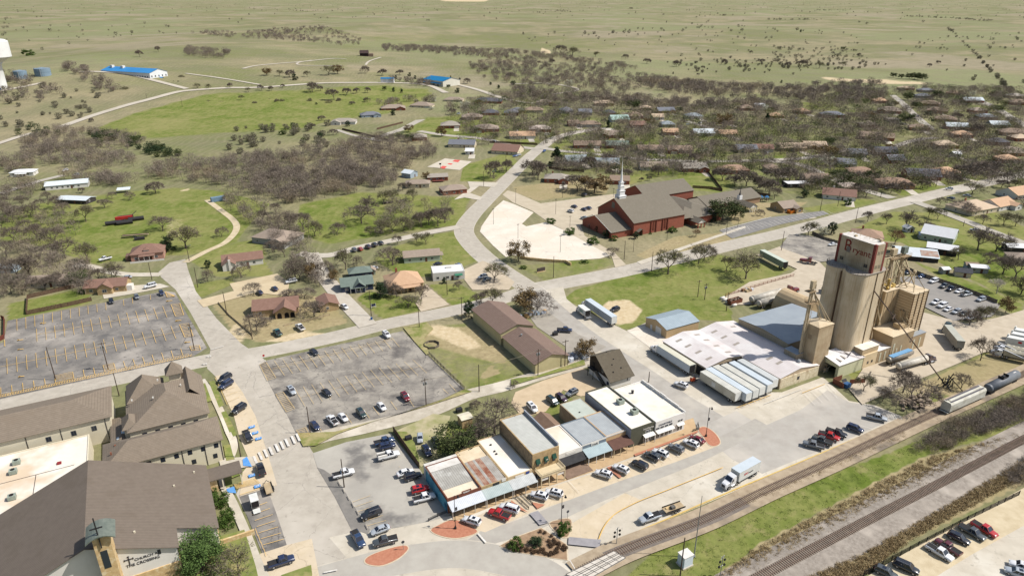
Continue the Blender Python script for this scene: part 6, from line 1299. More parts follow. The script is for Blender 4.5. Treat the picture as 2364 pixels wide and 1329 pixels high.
for s in (-1,1):
 m=MB().box((s*8.9,-1.3,1.2),(.1,.1,3)).box((s*8.9,1.3,1.2),(.1,.1,3)).box((s*9.7,0,1.1),(.7,2.6,.15))
 for k in range(5):m.box((s*9.45,.9,1.5+.5*k),(.06,.7,.06))
 m.build('ladder',HW,t)
 for x in (s*7.2-.9,s*7.2+.9):
  for y in (-.78,.78):wheel_at(t,x,y,.46,.14)
 boxpart(t,'bogie',(s*7.2,0,.3),(2.6,1.9,.45),CHAS);MB().box((s*9.45,0,.75),(.9,.3,.3)).build('coupler',CHAS,t)
t=thing('rail_tank_car','grey tank railcar coupled behind the white hopper','railcar',tuple(W(234.4,94.0)),R(GRID+2));del XF[t.name]
TK=M('slate grey tank',C(118,122,128),C(104,108,114),.5,rough=.5);MB().tube((-8.6,0,2.6),(8.6,0,2.6),1.5,n=20).tube((-8.6,0,2.6),(-9.1,0,2.6),1.5,.8,n=20).tube((8.6,0,2.6),(9.1,0,2.6),1.5,.8,n=20).build('tank',TK,t,True)
MB().box((-.4,0,4.05),(3.4,1.7,.1)).box((-2.0,0,4.1),(.1,1.7,.8)).box((1.2,0,4.1),(.1,1.7,.8)).box((-.4,0,4.1),(1,.8,.6)).build('top_platform',BLACKM,t);boxpart(t,'white_stripe',(6.4,-.2,4.06),(1.6,.3,.04),TRIM);boxpart(t,'sill',(0,0,.85),(18,1.6,.3),CHAS)
for s in (-1,1):
 for x in (s*7-.9,s*7+.9):
  for y in (-.78,.78):wheel_at(t,x,y,.46,.14)
 boxpart(t,'bogie',(s*7,0,.3),(2.6,1.9,.45),CHAS)
def flat_trailer(label,p,rz,L=5.0,wd=2.1,load=False):
 t=vehicle('utility_trailer',label,'trailer',p,rz);boxpart(t,'deck',(0,0,.62),(L,wd,.1),M('plank deck',C(196,176,142),C(172,150,118),.8));m=MB()
 for y in (-wd/2,wd/2):m.box((0,y,.72),(L,.06,.4))
 m.bar((L/2,-.8,.55),(L/2+1.4,0,.5),.1).bar((L/2,.8,.55),(L/2+1.4,0,.5),.1);m.build('frame',CHAS,t)
 for x in (-.5,.4):
  for y in (-wd/2-.15,wd/2+.15):wheel_at(t,x,y,.35,.22)
 if load:boxpart(t,'engine_load',(.4,.1,.72),(1.1,.9,.7),M('engine grey',C(130,126,118),C(80,78,76),3));boxpart(t,'plank_load',(1.3,-.4,.72),(1.6,.5,.25),M('bright plank',C(220,190,140)))
 return t
a_=G(*Z(r3,1110,880));b_=G(*Z(r3,1320,805));rz=math.atan2(a_.y-b_.y,a_.x-b_.x)
car('pickup','silver',Z(r3,1110,880),Z(r3,1318,808),'silver blue pickup towing a flat trailer by the yellow kerb');flat_trailer('flat trailer with an engine behind the silver blue pickup',G(*Z(r3,1425,760)),rz,5.6,2.2,True)
flat_trailer('flat plank trailer behind the black pickup at the church stalls',G(*Z(r2,120,585)),R(GRID+90),4.6,2.0)
t=vehicle('cargo_trailer','white cargo trailer with lowered ramp in the small dark stalls','trailer',G(*Z(r1,2245,720)),R(GRID+90));trailer_parts(t,-1.6,1.6,TW,TW,DARK,h=2.5,zb=.5,wd=1.9,wheels=False);boxpart(t,'ramp',(-2.5,0,.1),(1.8,1.7,.08),TW)
for y in (-1,1):wheel_at(t,0,y,.33,.2)
t=vehicle('forklift','small orange forklift at the front of the grimy trailer','forklift',G(*Z(r7,1590,885)),R(GRID));m=MB().box((0,0,.3),(1.6,1.0,.8)).box((-.7,0,.5),(.4,1,1));m.build('body',M('orange paint',C(206,92,48),C(180,76,40),2),t)
m=MB()
for x in (-.5,.4):
 for y in (-.45,.45):m.bar((x,y,1.1),(x,y,2.1),.07)
m.box((0,0,2.1),(1.2,1.1,.06));m.build('cage',CHAS,t);MB().box((.95,-.3,.1),(.1,.1,2.4)).box((.95,.3,.1),(.1,.1,2.4)).box((1.5,0,.12),(1.1,.7,.06)).build('mast',CHAS,t)
for x in (-.6,.6):
 for y in (-.5,.5):wheel_at(t,x,y,.28,.2)
# houses
RC={'grey':(150,142,132),'greybrown':(146,132,118),'brown':(138,120,104),'tan':(186,166,142),'slate':(112,114,120),'dark slate':(88,88,94),'orange':(184,152,124),'rust':(152,126,108),'red brown':(128,100,88),'slate blue':(138,144,148),'green':(108,118,110),'teal':(158,178,170),'white':(226,226,222),'pale blue':(194,200,203),'pink grey':(176,162,150),'dark':(74,74,78)}
WCOL={'brick':(160,106,84),'pink brick':(196,150,132),'tan brick':(186,152,122),'white':(232,228,220),'cream':(222,208,182),'grey':(172,172,168),'stone':(214,188,148),'navy':(66,74,96),'sage':(186,196,176),'yellow':(220,200,150),'blue grey':(168,182,192),'dark':(70,66,64)}
def rmat(n):k=[min(235,int(c*1.12)+4) for c in RC[n]];return roofc(n+' house roof',k,tuple(c-14 for c in k))
def wmat(n):
 if n == 'brick':return M('house brick',C(164,102,80),C(142,84,64),1.4)
 if n == 'stone':return LIM
 return M(n+' house wall',C(*WCOL[n]),C(*[c-12 for c in WCOL[n]]),.8)
GAR=M('garage door',C(228,224,214),C(214,210,200),1.5)
def house(label,u,v,wpx=None,D=9,rot=6,roof='hip',rc='brown',wc='tan brick',ex='',h=2.7,rise=None,L=None,name='house',cat='house',group=None,nwin=3,z=0.0):
 p=G(u,v,z);zc=p.y*CP-(z-CAMH)*SP
 L=L or wpx*zc/FPX;t=thing(name,label,cat,(p.x,p.y,z),R(rot),group);del XF[t.name]
 X,Y=L/2,D/2;rise=rise or (D*.23 if roof != 'flat' else 0);wm,rm=wmat(wc),rmat(rc)
 if roof == 'gable':walls(t,-X,X,-Y,Y,h,wm,'x',rise);gable_roof(t,-X,X,-Y,Y,h,rise,rm)
 elif roof == 'gabley':walls(t,-X,X,-Y,Y,h,wm,'y',rise);gable_roof(t,-X,X,-Y,Y,h,rise,rm,'y')
 elif roof == 'flat':flat_shop(t,-X,X,-Y,Y,h,wm,rm,.25)
 else:walls(t,-X,X,-Y,Y,h,wm);hip_roof(t,-X,X,-Y,Y,h,rise,rm)
 for i in range(nwin):win(t,-X*.7+X*1.25*i/max(1,nwin-1),-Y,.9,1.3,1.2)
 win(t,X,-Y*.3,.9,1.1,1.2,'r');win(t,-X,Y*.2,.9,1.1,1.2,'l')
 boxpart(t,'door',(X*.22,-Y-.03,0),(1.0,.1,2.1),M('house door',C(110,74,58)))
 if 'w' in ex or 'W' in ex:                                   
  s=-1 if 'W' in ex else 1;w0,w1=(X*.2,X) if s > 0 else (-X,-X*.2)
  walls(t,w0,w1,-Y-3.4,-Y+.2,h,wm,'y',(w1-w0)*.2,name='wing');m_=gable_roof(t,w0,w1,-Y-3.4,0,h+.03,(w1-w0)*.2,rm,'y',name='wing_roof')
  if 'g' in ex:boxpart(t,'garage_door',((w0+w1)/2,-Y-3.44,0),(min(4.8,(w1-w0)*.75),.1,2.2),GAR)
  else:win(t,(w0+w1)/2,-Y-3.4,.8,1.8,1.3)
 elif 'g' in ex:boxpart(t,'garage_door',(X*.68,-Y-.04,0),(min(4.8,X*.55),.1,2.2),GAR)
 if 'c' in ex:boxpart(t,'chimney',(-X*.35,Y*.25,h),(.9,.7,rise+.9),wmat('brick') if wc != 'white' else wm)
 if 'p' in ex:
  awning(t,-X*.5,X*.5,-Y-.1,2.4,h-.5,h-.05,rm,4).name='porch_roof'
 if 'v' in ex:boxpart(t,'roof_vent',(X*.2,Y*.3,h+rise*.5),(.4,.4,.5),STEEL)
 return t

A_=GRID
t=house('pinkish brick cottage with brown hip roof, dormer and railed porch',345,592,None,11,20,'hip','red brown','pink brick','p',3.4,3.4,L=14.5);hip_roof(t,-1.4,1.2,-4.6,-1.5,4.9,.9,rmat('red brown'),ov=.2,name='dormer_roof');boxpart(t,'dormer',(-.1,-3.1,3.6),(2.4,2.8,1.35),TRIM)
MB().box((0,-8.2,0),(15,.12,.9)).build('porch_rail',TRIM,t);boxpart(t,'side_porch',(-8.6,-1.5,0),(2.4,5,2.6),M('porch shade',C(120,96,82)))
t=house('white bungalow with brown roof, front gable and chimney',562,608,None,8.5,22,'gable','red brown','white','v',3.1,2.3,L=18);walls(t,-9.2,-3.6,-8,-4,3.1,wmat('white'),'y',1.9,name='front_gable');gable_roof(t,-9.2,-3.6,-8.0,-1,3.15,1.9,rmat('red brown'),'y',name='front_roof');boxpart(t,'chimney',(-6.0,-8.2,0),(1.0,.6,5.4),TRIM)
t=house('stone cottage with brown roof by the board fence',252,668,None,8,12,'gable','red brown','stone','',3,2.2,L=16.5);walls(t,-2.6,3.2,-6,-4,3,LIM,'y',2.0,name='front_gable');gable_roof(t,-2.6,3.2,-6.0,-1,3.05,2.0,rmat('red brown'),'y',name='front_roof');win(t,.3,-6,1,1.8,1.4);boxpart(t,'porch',(9.4,-2,0),(2.2,3,2.5),TRIM)
t=house('tan stone house with arches and broad brown roof',640,716,None,10,14,'gable','red brown','stone','v',3.0,2.6,L=17.5);walls(t,0,7.5,-8.8,-4.8,3.0,LIM,'y',2.0,name='arched_porch');gable_roof(t,0,7.5,-8.8,0,3.05,2.2,rmat('red brown'),'y',.7,name='porch_roof')
for x in (1.6,4.4,6.6):MB().prism([(x-.85+1.7*0,-8.86),(x+.85,-8.86),(x+.85,-8.8),(x-.85,-8.8)],.1,1.7).tube((x,-8.86,1.65),(x,-8.8,1.65),.85,n=14).build('arch',DARK,t)
t=house('small stone garage with brown roof beside the arched stone house',757,708,None,7.5,A_+85,'gable','red brown','stone','',2.7,1.5,L=9.5,nwin=1,name='garage',cat='garage')
t=house('navy house with green grey roof and white framed front gable',824,664,None,8.5,18,'gable','green','navy','p',3.0,2.4,L=13.5);walls(t,-1.6,3,-6.2,-4,3,wmat('navy'),'y',1.9,name='front_gable');gable_roof(t,-1.6,3,-6.2,0,3.05,1.9,rmat('green'),'y',name='front_roof');win(t,.7,-6.2,.9,2.4,1.7)
t=house('rear navy annex with green grey hip roof',832,638,None,6.5,18,'hip','green','navy','',3,2,L=10,nwin=2,name='annex',cat='house')
t=house('orange shingled house with steep hip roof and stone porch',932,660,None,13,20,'hip','orange','stone','c',3.2,4.2,L=15);awning(t,-6,6,-6.6,2.6,2.7,3.2,rmat('orange'),5,LIM).name='porch_roof'
t=house('pale green ranch house with grey brown roof on the lawn',973,598,None,8.2,14,'gable','greybrown','sage','',3,1.9,L=17.5);boxpart(t,'porch_post',(9.6,-3,0),(.25,.25,2.6),TRIM);awning(t,8.7,10.6,1,4.5,2.5,2.8,rmat('greybrown')).name='porch_roof'
t=house('white flat roofed shop with green awning and roof unit',1034,638,None,9,12,'flat','white','white','',4.0,L=14.5,name='shop_building',cat='shop building');awning(t,2.6,6.2,-4.55,1.2,2.4,2.9,M('green awning',C(60,126,100)));boxpart(t,'roof_unit',(.6,1,3.8),(2.6,1,.7),M('white unit',C(228,224,216)))
t=house('big grey brown hip roofed house beside the bare trees',643,556,None,14,-18,'hip','greybrown','grey','wg',3.2,3.4,L=22)
house('brick bungalow with grey brown hip roof at the looping drive',1046,444,None,11,20,'hip','greybrown','brick','v',2.9,2.4,L=16);house('red brick house with dark deck near the metal shed',1010,415,None,8,12,'gable','grey','brick','',2.9,1.6,L=14);MB().box((0,-6.2,.8),(8,3.4,.15)).box((-3.8,-7.8,0),(.15,.15,1.8)).box((3.8,-7.8,0),(.15,.15,1.8)).box((0,-7.8,1.7),(8,.1,.12)).build('deck',M('red deck',C(120,66,56)),bpy.data.objects[-1] if False else [o for o in bpy.data.objects if o.get('label','').startswith('red brick house with dark deck')][0])
t=house('pale blue metal shed with pitched roof by the brush',946,408,None,8,60,'gabley','pale blue','blue grey','',3.4,1.6,L=8.5,nwin=0,name='metal_shed',cat='shed')
house('tan roofed house hidden behind trees below the metal shed',965,430,None,9,4,'hip','greybrown','cream','',L=16);house('white bungalow with white tin roof at the far left',57,404,None,9,14,'hip','white','white','p',2.8,1.6,L=15);house('long white house with grey tin roof beside the lane',158,432,None,9.5,24,'gable','pale blue','white','v',3,1.8,L=25,nwin=6);house('low dark shed with grey roof below the long white house',178,466,None,9,-8,'gable','pale blue','dark','',2.5,1.0,L=20,nwin=0,name='shed',cat='shed')
house('small cream house half hidden behind bare trees by the fence',118,656,None,8,10,'gable','greybrown','cream','',2.8,1.7,L=16);house('grey tin shed at the left edge',18,626,None,6,6,'gable','slate blue','blue grey','',2.6,.8,L=9,nwin=0,name='shed',cat='shed')
t=thing('open_shelter','small open shelter with pale blue roof on the left lawn','shelter',tuple(G(287,444)),R(20));del XF[t.name];awning(t,-4,4,2.5,5,2.2,2.9,rmat('pale blue'),4,CHAS).name='roof'
t=thing('storage_container','blue grey storage container on the green lawn','container',tuple(G(504,464)),R(38));del XF[t.name];boxpart(t,'container_body',(0,0,.1),(8.5,2.8,2.7),M('container blue',C(126,152,172),C(112,138,158),.6,stripe=(38,.5,.85)));boxpart(t,'door',(-4.28,0,.3),(.08,2.2,2.2),M('container door',C(104,128,148)))
t=house('small cream garden shed with dark roof by the navy house',858,632,None,3,12,'gabley','greybrown','sage','',2.2,1.2,L=3.6,nwin=0,name='garden_shed',cat='shed')

SUB=[
 ('on the new street by the green field',[(795,286,58,10,4,'hip','grey','white','W'),(855,270,46,10,20,'hip','slate','blue grey','w'),(908,254,58,12,10,'hip','greybrown','brick','wc'),(975,248,52,12,-14,'hip','greybrown','cream','g'),(1048,235,46,10,-8,'hip','greybrown','cream',''),(1128,238,66,12,-6,'hip','dark slate','brick','W'),(1090,275,50,11,2,'hip','greybrown','tan brick','c'),(1132,265,40,11,6,'hip','dark slate','brick',''),(1180,265,34,11,0,'hip','slate','brick',''),(1040,294,46,12,4,'hip','grey','brick','g'),(1122,302,62,12,6,'hip','greybrown','brick','Wg'),(968,322,36,10,8,'hip','grey','brick','')]),
 ('in the row along the curve',[(1205,318,62,10,4,'gable','orange','white','cg'),(1068,338,64,10,-6,'gable','slate','cream','c'),(1172,352,66,14,-18,'gable','red brown','cream',''),(1247,303,52,10,-2,'hip','pink grey','brick',''),(1323,290,26,9,6,'gable','brown','brick','g'),(1362,292,50,10,0,'hip','brown','grey','g'),(1408,316,64,11,4,'hip','greybrown','brick','W'),(1085,355,20,6,0,'gable','white','white','')]),
 ('behind the bare trees at the far side',[(1255,241,36,10,0,'hip','greybrown','cream',''),(1195,260,32,10,4,'hip','slate','brick',''),(1232,259,46,10,0,'hip','brown','cream','c'),(1307,260,30,12,6,'hip','slate','white','p'),(1350,264,32,10,0,'gable','slate','grey',''),(1393,243,46,10,0,'hip','tan','tan brick',''),(1405,265,30,10,2,'hip','dark slate','brick',''),(1428,280,44,12,8,'gable','teal','white',''),(1462,272,44,12,0,'hip','brown','brick',''),(1535,260,42,10,6,'gable','slate','tan brick','w'),(1490,254,26,9,-12,'hip','tan','brick',''),(1517,275,28,9,0,'gable','tan','white',''),(1600,273,42,10,4,'hip','slate blue','white','g'),(1540,292,32,10,0,'hip','slate blue','grey',''),(1472,293,40,10,0,'gable','red brown','brick',''),(1546,310,38,9,0,'gable','orange','brick',''),(1622,312,50,10,2,'gable','pale blue','white',''),(1678,314,44,9,0,'gable','orange','cream',''),(1668,285,44,10,0,'hip','brown','tan brick',''),(1722,254,36,11,0,'hip','brown','brick',''),(1752,250,24,9,0,'gable','white','cream','')]),
 ('in the row behind the brick church',[(1355,340,66,9,0,'gable','brown','brick','g'),(1424,340,54,9,0,'gable','green','brick',''),(1500,350,62,9,2,'gable','brown','cream','wg'),(1568,351,56,9,-4,'gable','brown','brick','Wg'),(1328,375,52,10,10,'gable','slate blue','white','p'),(1400,382,60,10,-4,'gable','slate blue','grey','w'),(1507,390,66,9,0,'gable','greybrown','white','c'),(1600,393,60,9,4,'gable','grey','brick','w'),(1285,418,58,9,-6,'hip','grey','brick','cw'),(1430,422,46,8,-6,'gable','brown','brick',''),(1720,349,50,9,0,'gable','slate','cream','W'),(1760,348,46,9,-8,'gable','red brown','cream','g'),(1690,398,70,10,4,'hip','rust','brick',''),(1810,484,46,9,20,'gable','greybrown','stone','w')]),
 ('in the middle suburb right of the church',[(1825,346,62,10,0,'gable','tan','yellow',''),(1878,342,54,10,-4,'gable','tan','tan brick',''),(1976,360,40,10,-14,'gable','slate','grey',''),(2040,356,50,11,-10,'gable','dark slate','brick',''),(2062,374,40,10,0,'gable','slate','brick',''),(1985,403,58,10,-8,'hip','rust','brick',''),(1950,383,42,10,-10,'gable','slate','grey',''),(2062,430,80,11,-10,'hip','rust','tan brick',''),(2125,410,74,12,-12,'gable','dark slate','brick',''),(2178,404,62,11,14,'hip','orange','brick',''),(1838,430,60,7,4,'flat','white','dark',''),(1880,418,58,9,0,'gable','brown','grey',''),(1935,456,74,10,-22,'gable','red brown','white','c'),(1960,438,42,8,0,'hip','pink grey','cream',''),(1780,395,32,9,0,'hip','brown','cream',''),(2204,362,18,5,0,'gable','white','white','')]),
 ('with tan or brown roofs by the side street',[(2240,486,92,13,24,'hip','tan','cream','c'),(2300,478,68,10,26,'gable','orange','white','w'),(2342,452,64,11,22,'gable','orange','white',''),(2335,357,64,12,-4,'hip','greybrown','tan brick',''),(2322,373,44,10,0,'hip','orange','brick',''),(2270,390,40,10,8,'hip','brown','brick',''),(2000,552,66,10,-22,'hip','rust','cream','c')]),
 ('among the far right houses',[(2030,237,32,10,0,'hip','orange','brick',''),(2052,260,52,13,-28,'hip','greybrown','brick','W'),(2130,226,34,10,-4,'hip','slate','grey',''),(2090,208,34,9,0,'hip','tan','brick',''),(2136,213,34,9,-6,'hip','slate','grey',''),(2145,244,44,11,-28,'hip','brown','tan brick',''),(2162,260,44,11,-28,'hip','brown','brick',''),(2182,280,46,11,-30,'hip','brown','tan brick',''),(2205,297,48,10,-14,'gable','pale blue','brick',''),(2218,316,42,10,-10,'hip','orange','brick',''),(2242,236,46,10,-4,'gable','pale blue','brick',''),(2200,219,24,9,0,'hip','rust','brick',''),(2255,260,34,10,0,'hip','greybrown','brick',''),(2275,275,40,10,-10,'hip','slate blue','brick',''),(2302,293,42,10,-8,'gable','pale blue','grey',''),(2340,226,38,10,0,'hip','grey','cream','w'),(2347,241,42,11,0,'hip','brown','brick',''),(2335,311,58,11,-6,'hip','brown','tan brick',''),(2352,324,40,10,0,'hip','tan','brick',''),(2003,293,38,10,0,'hip','greybrown','brick',''),(2060,280,30,10,0,'flat','grey','grey','g'),(2022,321,76,11,-22,'gable','brown','brick',''),(2180,340,50,11,-6,'hip','tan','brick',''),(1850,262,34,10,0,'hip','orange','brick',''),(1790,272,30,10,0,'hip','orange','brick',''),(1920,270,54,11,-4,'hip','slate','brick',''),(2300,333,44,10,-8,'hip','dark slate','brick',''),(2120,300,44,10,-20,'hip','brown','tan brick','')])]
DRV=MB()
for phrase,lst in SUB:
 byk={}
 for it in lst:byk.setdefault((it[6],it[7]),[]).append(it)
 for (rc,wc),its in byk.items():
  its.sort(key=lambda q:q[0])
  for i,it in enumerate(its):
   base=f'{rc} roofed {wc} house' if wc != 'dark' else f'{rc} roofed open carport'
   lab=(f'{base} {phrase}' if len(its) == 1 else f'{ORD[i]} {base} {phrase}').replace('from left ','from left, ') if len(its) == 1 else f'{ORD[i]} {base} {phrase}'
   p_=G(it[0],it[1]);q_=Matrix.Rotation(R(it[4]),3,'Z');hx=it[2]*(p_.y*CP+CAMH*SP)/FPX*.3;dv=[p_+q_ @ Vector((x,y,0)) for x,y in ((hx-2.6,-it[3]*.6-15),(hx+2.6,-it[3]*.6-15),(hx+2.6,-it[3]*.55),(hx-2.6,-it[3]*.55))]
   if (it[0]*7+it[1]) % 10 < 6:DRV.face([(q.x,q.y,.034+.0002*(it[0] % 17)) for q in dv])
   house(lab,it[0],it[1],it[2]*.94,it[3]*1.3,it[4],it[5],rc,wc,it[8],group='houses of the suburb',h=2.9,nwin=3 if it[2] > 40 else 2)
tag(DRV.build('driveway',CONC),'pale concrete drives in front of the suburb houses','driveway',kind='structure')

t=house('white farmhouse with big white tin roof behind the elevator',2166,552,None,13,-40,'gable','white','sage','',3.6,3.4,L=15);house('open barn with blue grey and rusted tin roof',2110,592,None,14,-18,'gable','pale blue','dark','',2.4,2.0,L=18,nwin=0,name='barn',cat='barn');MB().face([(1.5,-6.2,2.85),(9.2,-6.2,2.85),(9.2,-1.5,4.2),(1.5,-1.5,4.2)]).build('rusted_sheet',M('rust sheet',C(168,118,92),C(186,176,166),.4),[o for o in bpy.data.objects if o.get('label','').startswith('open barn with blue')][0])
house('open shed with bright white tin roof',2172,582,None,9,-30,'gable','white','dark','',3,1.5,L=13,nwin=0,name='shed',cat='shed');house('little white shed near the brown tree',2096,534,None,4,10,'gabley','white','white','',2.4,1.2,L=4.4,nwin=1,name='shed',cat='shed');house('small shed with lean to in the shade of the farmhouse',2134,550,None,5,-20,'gable','pale blue','grey','',2.4,1,L=6,nwin=1,name='shed',cat='shed')
house('small dark roofed garden shed on the right lawn',2220,636,None,4.2,-22,'gable','dark','cream','',2.4,1.3,L=6.5,nwin=0,name='shed',cat='shed');house('pale grey tin shed at the right lawn',2256,626,None,5,-14,'gable','white','grey','',2.6,.6,L=7,nwin=1,name='shed',cat='shed');house('rounded tin shed joined to the pale grey one',2240,620,None,4,-14,'gable','brown','blue grey','',2.4,.8,L=5,nwin=0,name='shed',cat='shed');house('white roofed carport at the right edge',2348,578,None,7,-10,'gable','white','dark','',2.6,.8,L=12,nwin=0,name='carport',cat='carport');house('weathered grey shed beside the junk pile',2178,630,None,3,10,'gable','white','grey','',2.4,.6,L=3.4,nwin=0,name='shed',cat='shed');house('tan roofed house at the right edge below the carport',2368,606,None,10,-16,'hip','greybrown','cream','',L=16)
# --- far left: blue roofed halls, tanks, water tower
def far(u,v):p=GT(u,v);return p
def farsc(p):return p.y*CP-(p.z-CAMH)*SP
BLU=M('bright blue roof',C(64,146,206),C(54,134,196),.05,rough=.6);BLU2=M('deep blue roof',C(20,124,176),C(16,112,164),.05,rough=.6);WPAN=M('white panel wall',C(236,238,240),C(226,228,230),.1)
a_,b_,c_=far(237,180),far(350,195),far(399,188)
d_=(b_-a_);d_.z=0;L=d_.length;rz=math.atan2(d_.y,d_.x);n_=Vector((-d_.y,d_.x,0))/L;D=abs((c_-b_).dot(n_));ctr=(a_+b_)/2+n_*D/2
t=thing('blue_roofed_hall','long white hall with bright blue roof and two rows of windows','hall',(ctr.x,ctr.y,min(a_.z,b_.z,c_.z)),rz);del XF[t.name]
k=farsc(ctr)/FPX;h=24*k;X,Y=L/2,D/2
walls(t,-X,X,-Y,Y,h,WPAN,'x',h*.3,z0=-3);gable_roof(t,-X,X,-Y,Y,h,h*.3,BLU,ov=.6)
for i in range(7):win(t,X*(.3+.1*i),-Y,h*.55,1.7,2.4,mats=[GLASS,GLASS],bars=False);win(t,X*(.38+.09*i),-Y,h*.12,1.7,2.4,mats=[GLASS,GLASS],bars=False) if i > 1 else None
for i in range(4):win(t,-X*(.92-.22*i),-Y,h*.62,2.4,1.2,mats=[GLASS,GLASS],bars=False)
for i in range(5):win(t,X,-Y*(.8-.4*i),h*.6,1.6,2.4,'r',mats=[GLASS,GLASS],bars=False);win(t,X,-Y*(.8-.4*i),h*.12,1.6,2.4,'r',mats=[GLASS,GLASS],bars=False)
gable_roof(t,X,X+6,-3,5,h*.42,2.2,BLU,ov=.4,name='porch_roof');boxpart(t,'porch',(X+3,1,0),(5.6,7,h*.42),WPAN);MB().bar((-X*.02,-Y-1.2,6),(X*.35,-Y-1.2,.5),1.6,.4).build('stair',M('stair blue',C(120,140,150)),t)
for x in (-X*.8,-X*.35):boxpart(t,'roof_unit',(x,-Y*.2,h+h*.3*.72),(4.5,4,3.4),TRIM)
a_,b_,c_=far(977,193),far(1023,201),far(1050,195);d_=(b_-a_);d_.z=0;L=d_.length;rz=math.atan2(d_.y,d_.x);n_=Vector((-d_.y,d_.x,0))/L;D=abs((c_-b_).dot(n_));ctr=(a_+b_)/2+n_*D/2
t=thing('blue_roofed_hall','small white hall with deep blue roof and cars in front','hall',(ctr.x,ctr.y,min(a_.z,b_.z,c_.z)),rz);del XF[t.name];h=12*farsc(ctr)/FPX;X,Y=L/2,D/2
walls(t,-X,X,-Y,Y,h,M('cream panel',C(230,226,212),C(218,214,200),.1),'x',h*.5,z0=-3);gable_roof(t,-X,X,-Y,Y,h,h*.5,BLU2,ov=.5);awning(t,-X*.9,X*.9,-Y,3,h*.55,h*.7,BLU2)
for i in range(4):boxpart(t,'door',(-X*.7+X*.4*i,-Y-.1,.2),(3.2,.2,h*.5),M('bay shade',C(150,146,138)))  # bay openings as grey panels, the shade inside put into their colour
p=far(895,191);k=farsc(p)/FPX;t=thing('storage_shed','white two door shed with blue roof beside the county road','shed',(p.x,p.y,p.z),0);del XF[t.name];walls(t,-15*k,15*k,-5*k,5*k,9*k,WPAN,z0=-2);gable_roof(t,-15*k,15*k,-5*k,5*k,9*k,2.4*k,BLU2,ov=.3)
for x in (-6*k,6*k):boxpart(t,'door',(x,-5*k-.1,.1),(6*k,.2,7*k),M('pale door',C(206,210,212)))
TANKB=M('bolted blue steel tank',C(142,162,178),C(124,146,164),.15,rough=.5)
for lab,u,v0,v1,w_ in (('blue grey steel water tank nearest the water tower',51.5,192,166,27),('blue grey steel water tank, right and wider',102,185,160,33)):
 p=far(u,v0-3);k=farsc(p)/FPX;t=thing('water_tank',lab,'water tank',(p.x,p.y,p.z-1),0,'steel water tanks');del XF[t.name];H_=(v0-v1)*k*.98;r_=w_*k/2
 MB().lathe((0,0,0),[(r_,0),(r_,H_),(r_*.98,H_+.05),(.3,H_+1.4)],24).build('tank_shell',TANKB,t);m=MB()
 for j in range(24):m.bar((r_*1.0*math.cos(j*.2618),r_*math.sin(j*.2618),H_),(r_*math.cos(j*.2618),r_*math.sin(j*.2618),H_+1.2),.12);m.bar((r_*math.cos(j*.2618),r_*math.sin(j*.2618),H_+1.2),(r_*math.cos((j+1)*.2618),r_*math.sin((j+1)*.2618),H_+1.2),.12)
 m.build('railing',STEEL,t);MB().bar((r_*.3,-r_,0),(r_*.3,-r_,H_),.5).build('ladder',STEEL,t)
 for z in (.33,.66):MB().lathe((0,0,H_*z),[(r_+.08,0),(r_+.08,.25),(r_-.05,.26)],24).build('band',M('band blue',C(112,134,152)),t)
p=far(-2,213);k=farsc(p)/FPX;t=thing('water_tower','white water tower with painted letters at the left edge','water tower',(p.x,p.y,p.z),0);del XF[t.name];H_=112*k;WTW=M('tower white paint',C(238,238,236),C(226,226,224),.1)
MB().lathe((0,0,0),[(21*k,0),(19*k,6*k),(19*k,60*k),(24*k,66*k)],28).build('pedestal',WTW,t,True);MB().lathe((0,0,62*k),[(24*k,4*k),(43*k,15*k),(43*k,48*k),(36*k,52*k),(.1,57*k)],36).build('bowl',WTW,t,False)
for ch,a0 in (('D',-46),('O',-33)):lettering(t,ch,(43.6*k*math.cos(R(a0)),43.6*k*math.sin(R(a0)),88*k),(R(90),0,R(a0+90)),13*k,NAVY,ext=.2)
lettering(t,'I',(43.6*k*math.cos(R(-36)),43.6*k*math.sin(R(-36)),102*k),(R(90),0,R(54)),5*k,M('red emblem',C(190,50,44)),'red_emblem',ext=.2,sx=2.2)
boxpart(t,'door',(13*k,-15.5*k,0),(7*k,5*k,11*k),M('blue door',C(90,108,140)))
for lab,u,v in (('small white pump shed before the long blue roofed hall',199,187),('small white pump shed, right of its twin',212,185)):p=far(u,v);t=thing('pump_shed',lab,'shed',tuple(p),.2,'white pump sheds');del XF[t.name];walls(t,-4.5,4.5,-3,3,5,WPAN,'x',1);gable_roof(t,-4.5,4.5,-3,3,5,1,TRIM)
p=far(846,130);t=thing('barn','dark wooden barn in the far pasture','barn',tuple(p),.1);del XF[t.name];walls(t,-12,4,-6,6,6,M('barn black',C(58,42,44)),'x',5);gable_roof(t,-12,4,-6,6,6,5,M('barn roof',C(86,68,64),C(70,56,54),.3));boxpart(t,'tan_wing',(9,-1,0),(9,8,5),M('barn tan',C(150,128,112)))
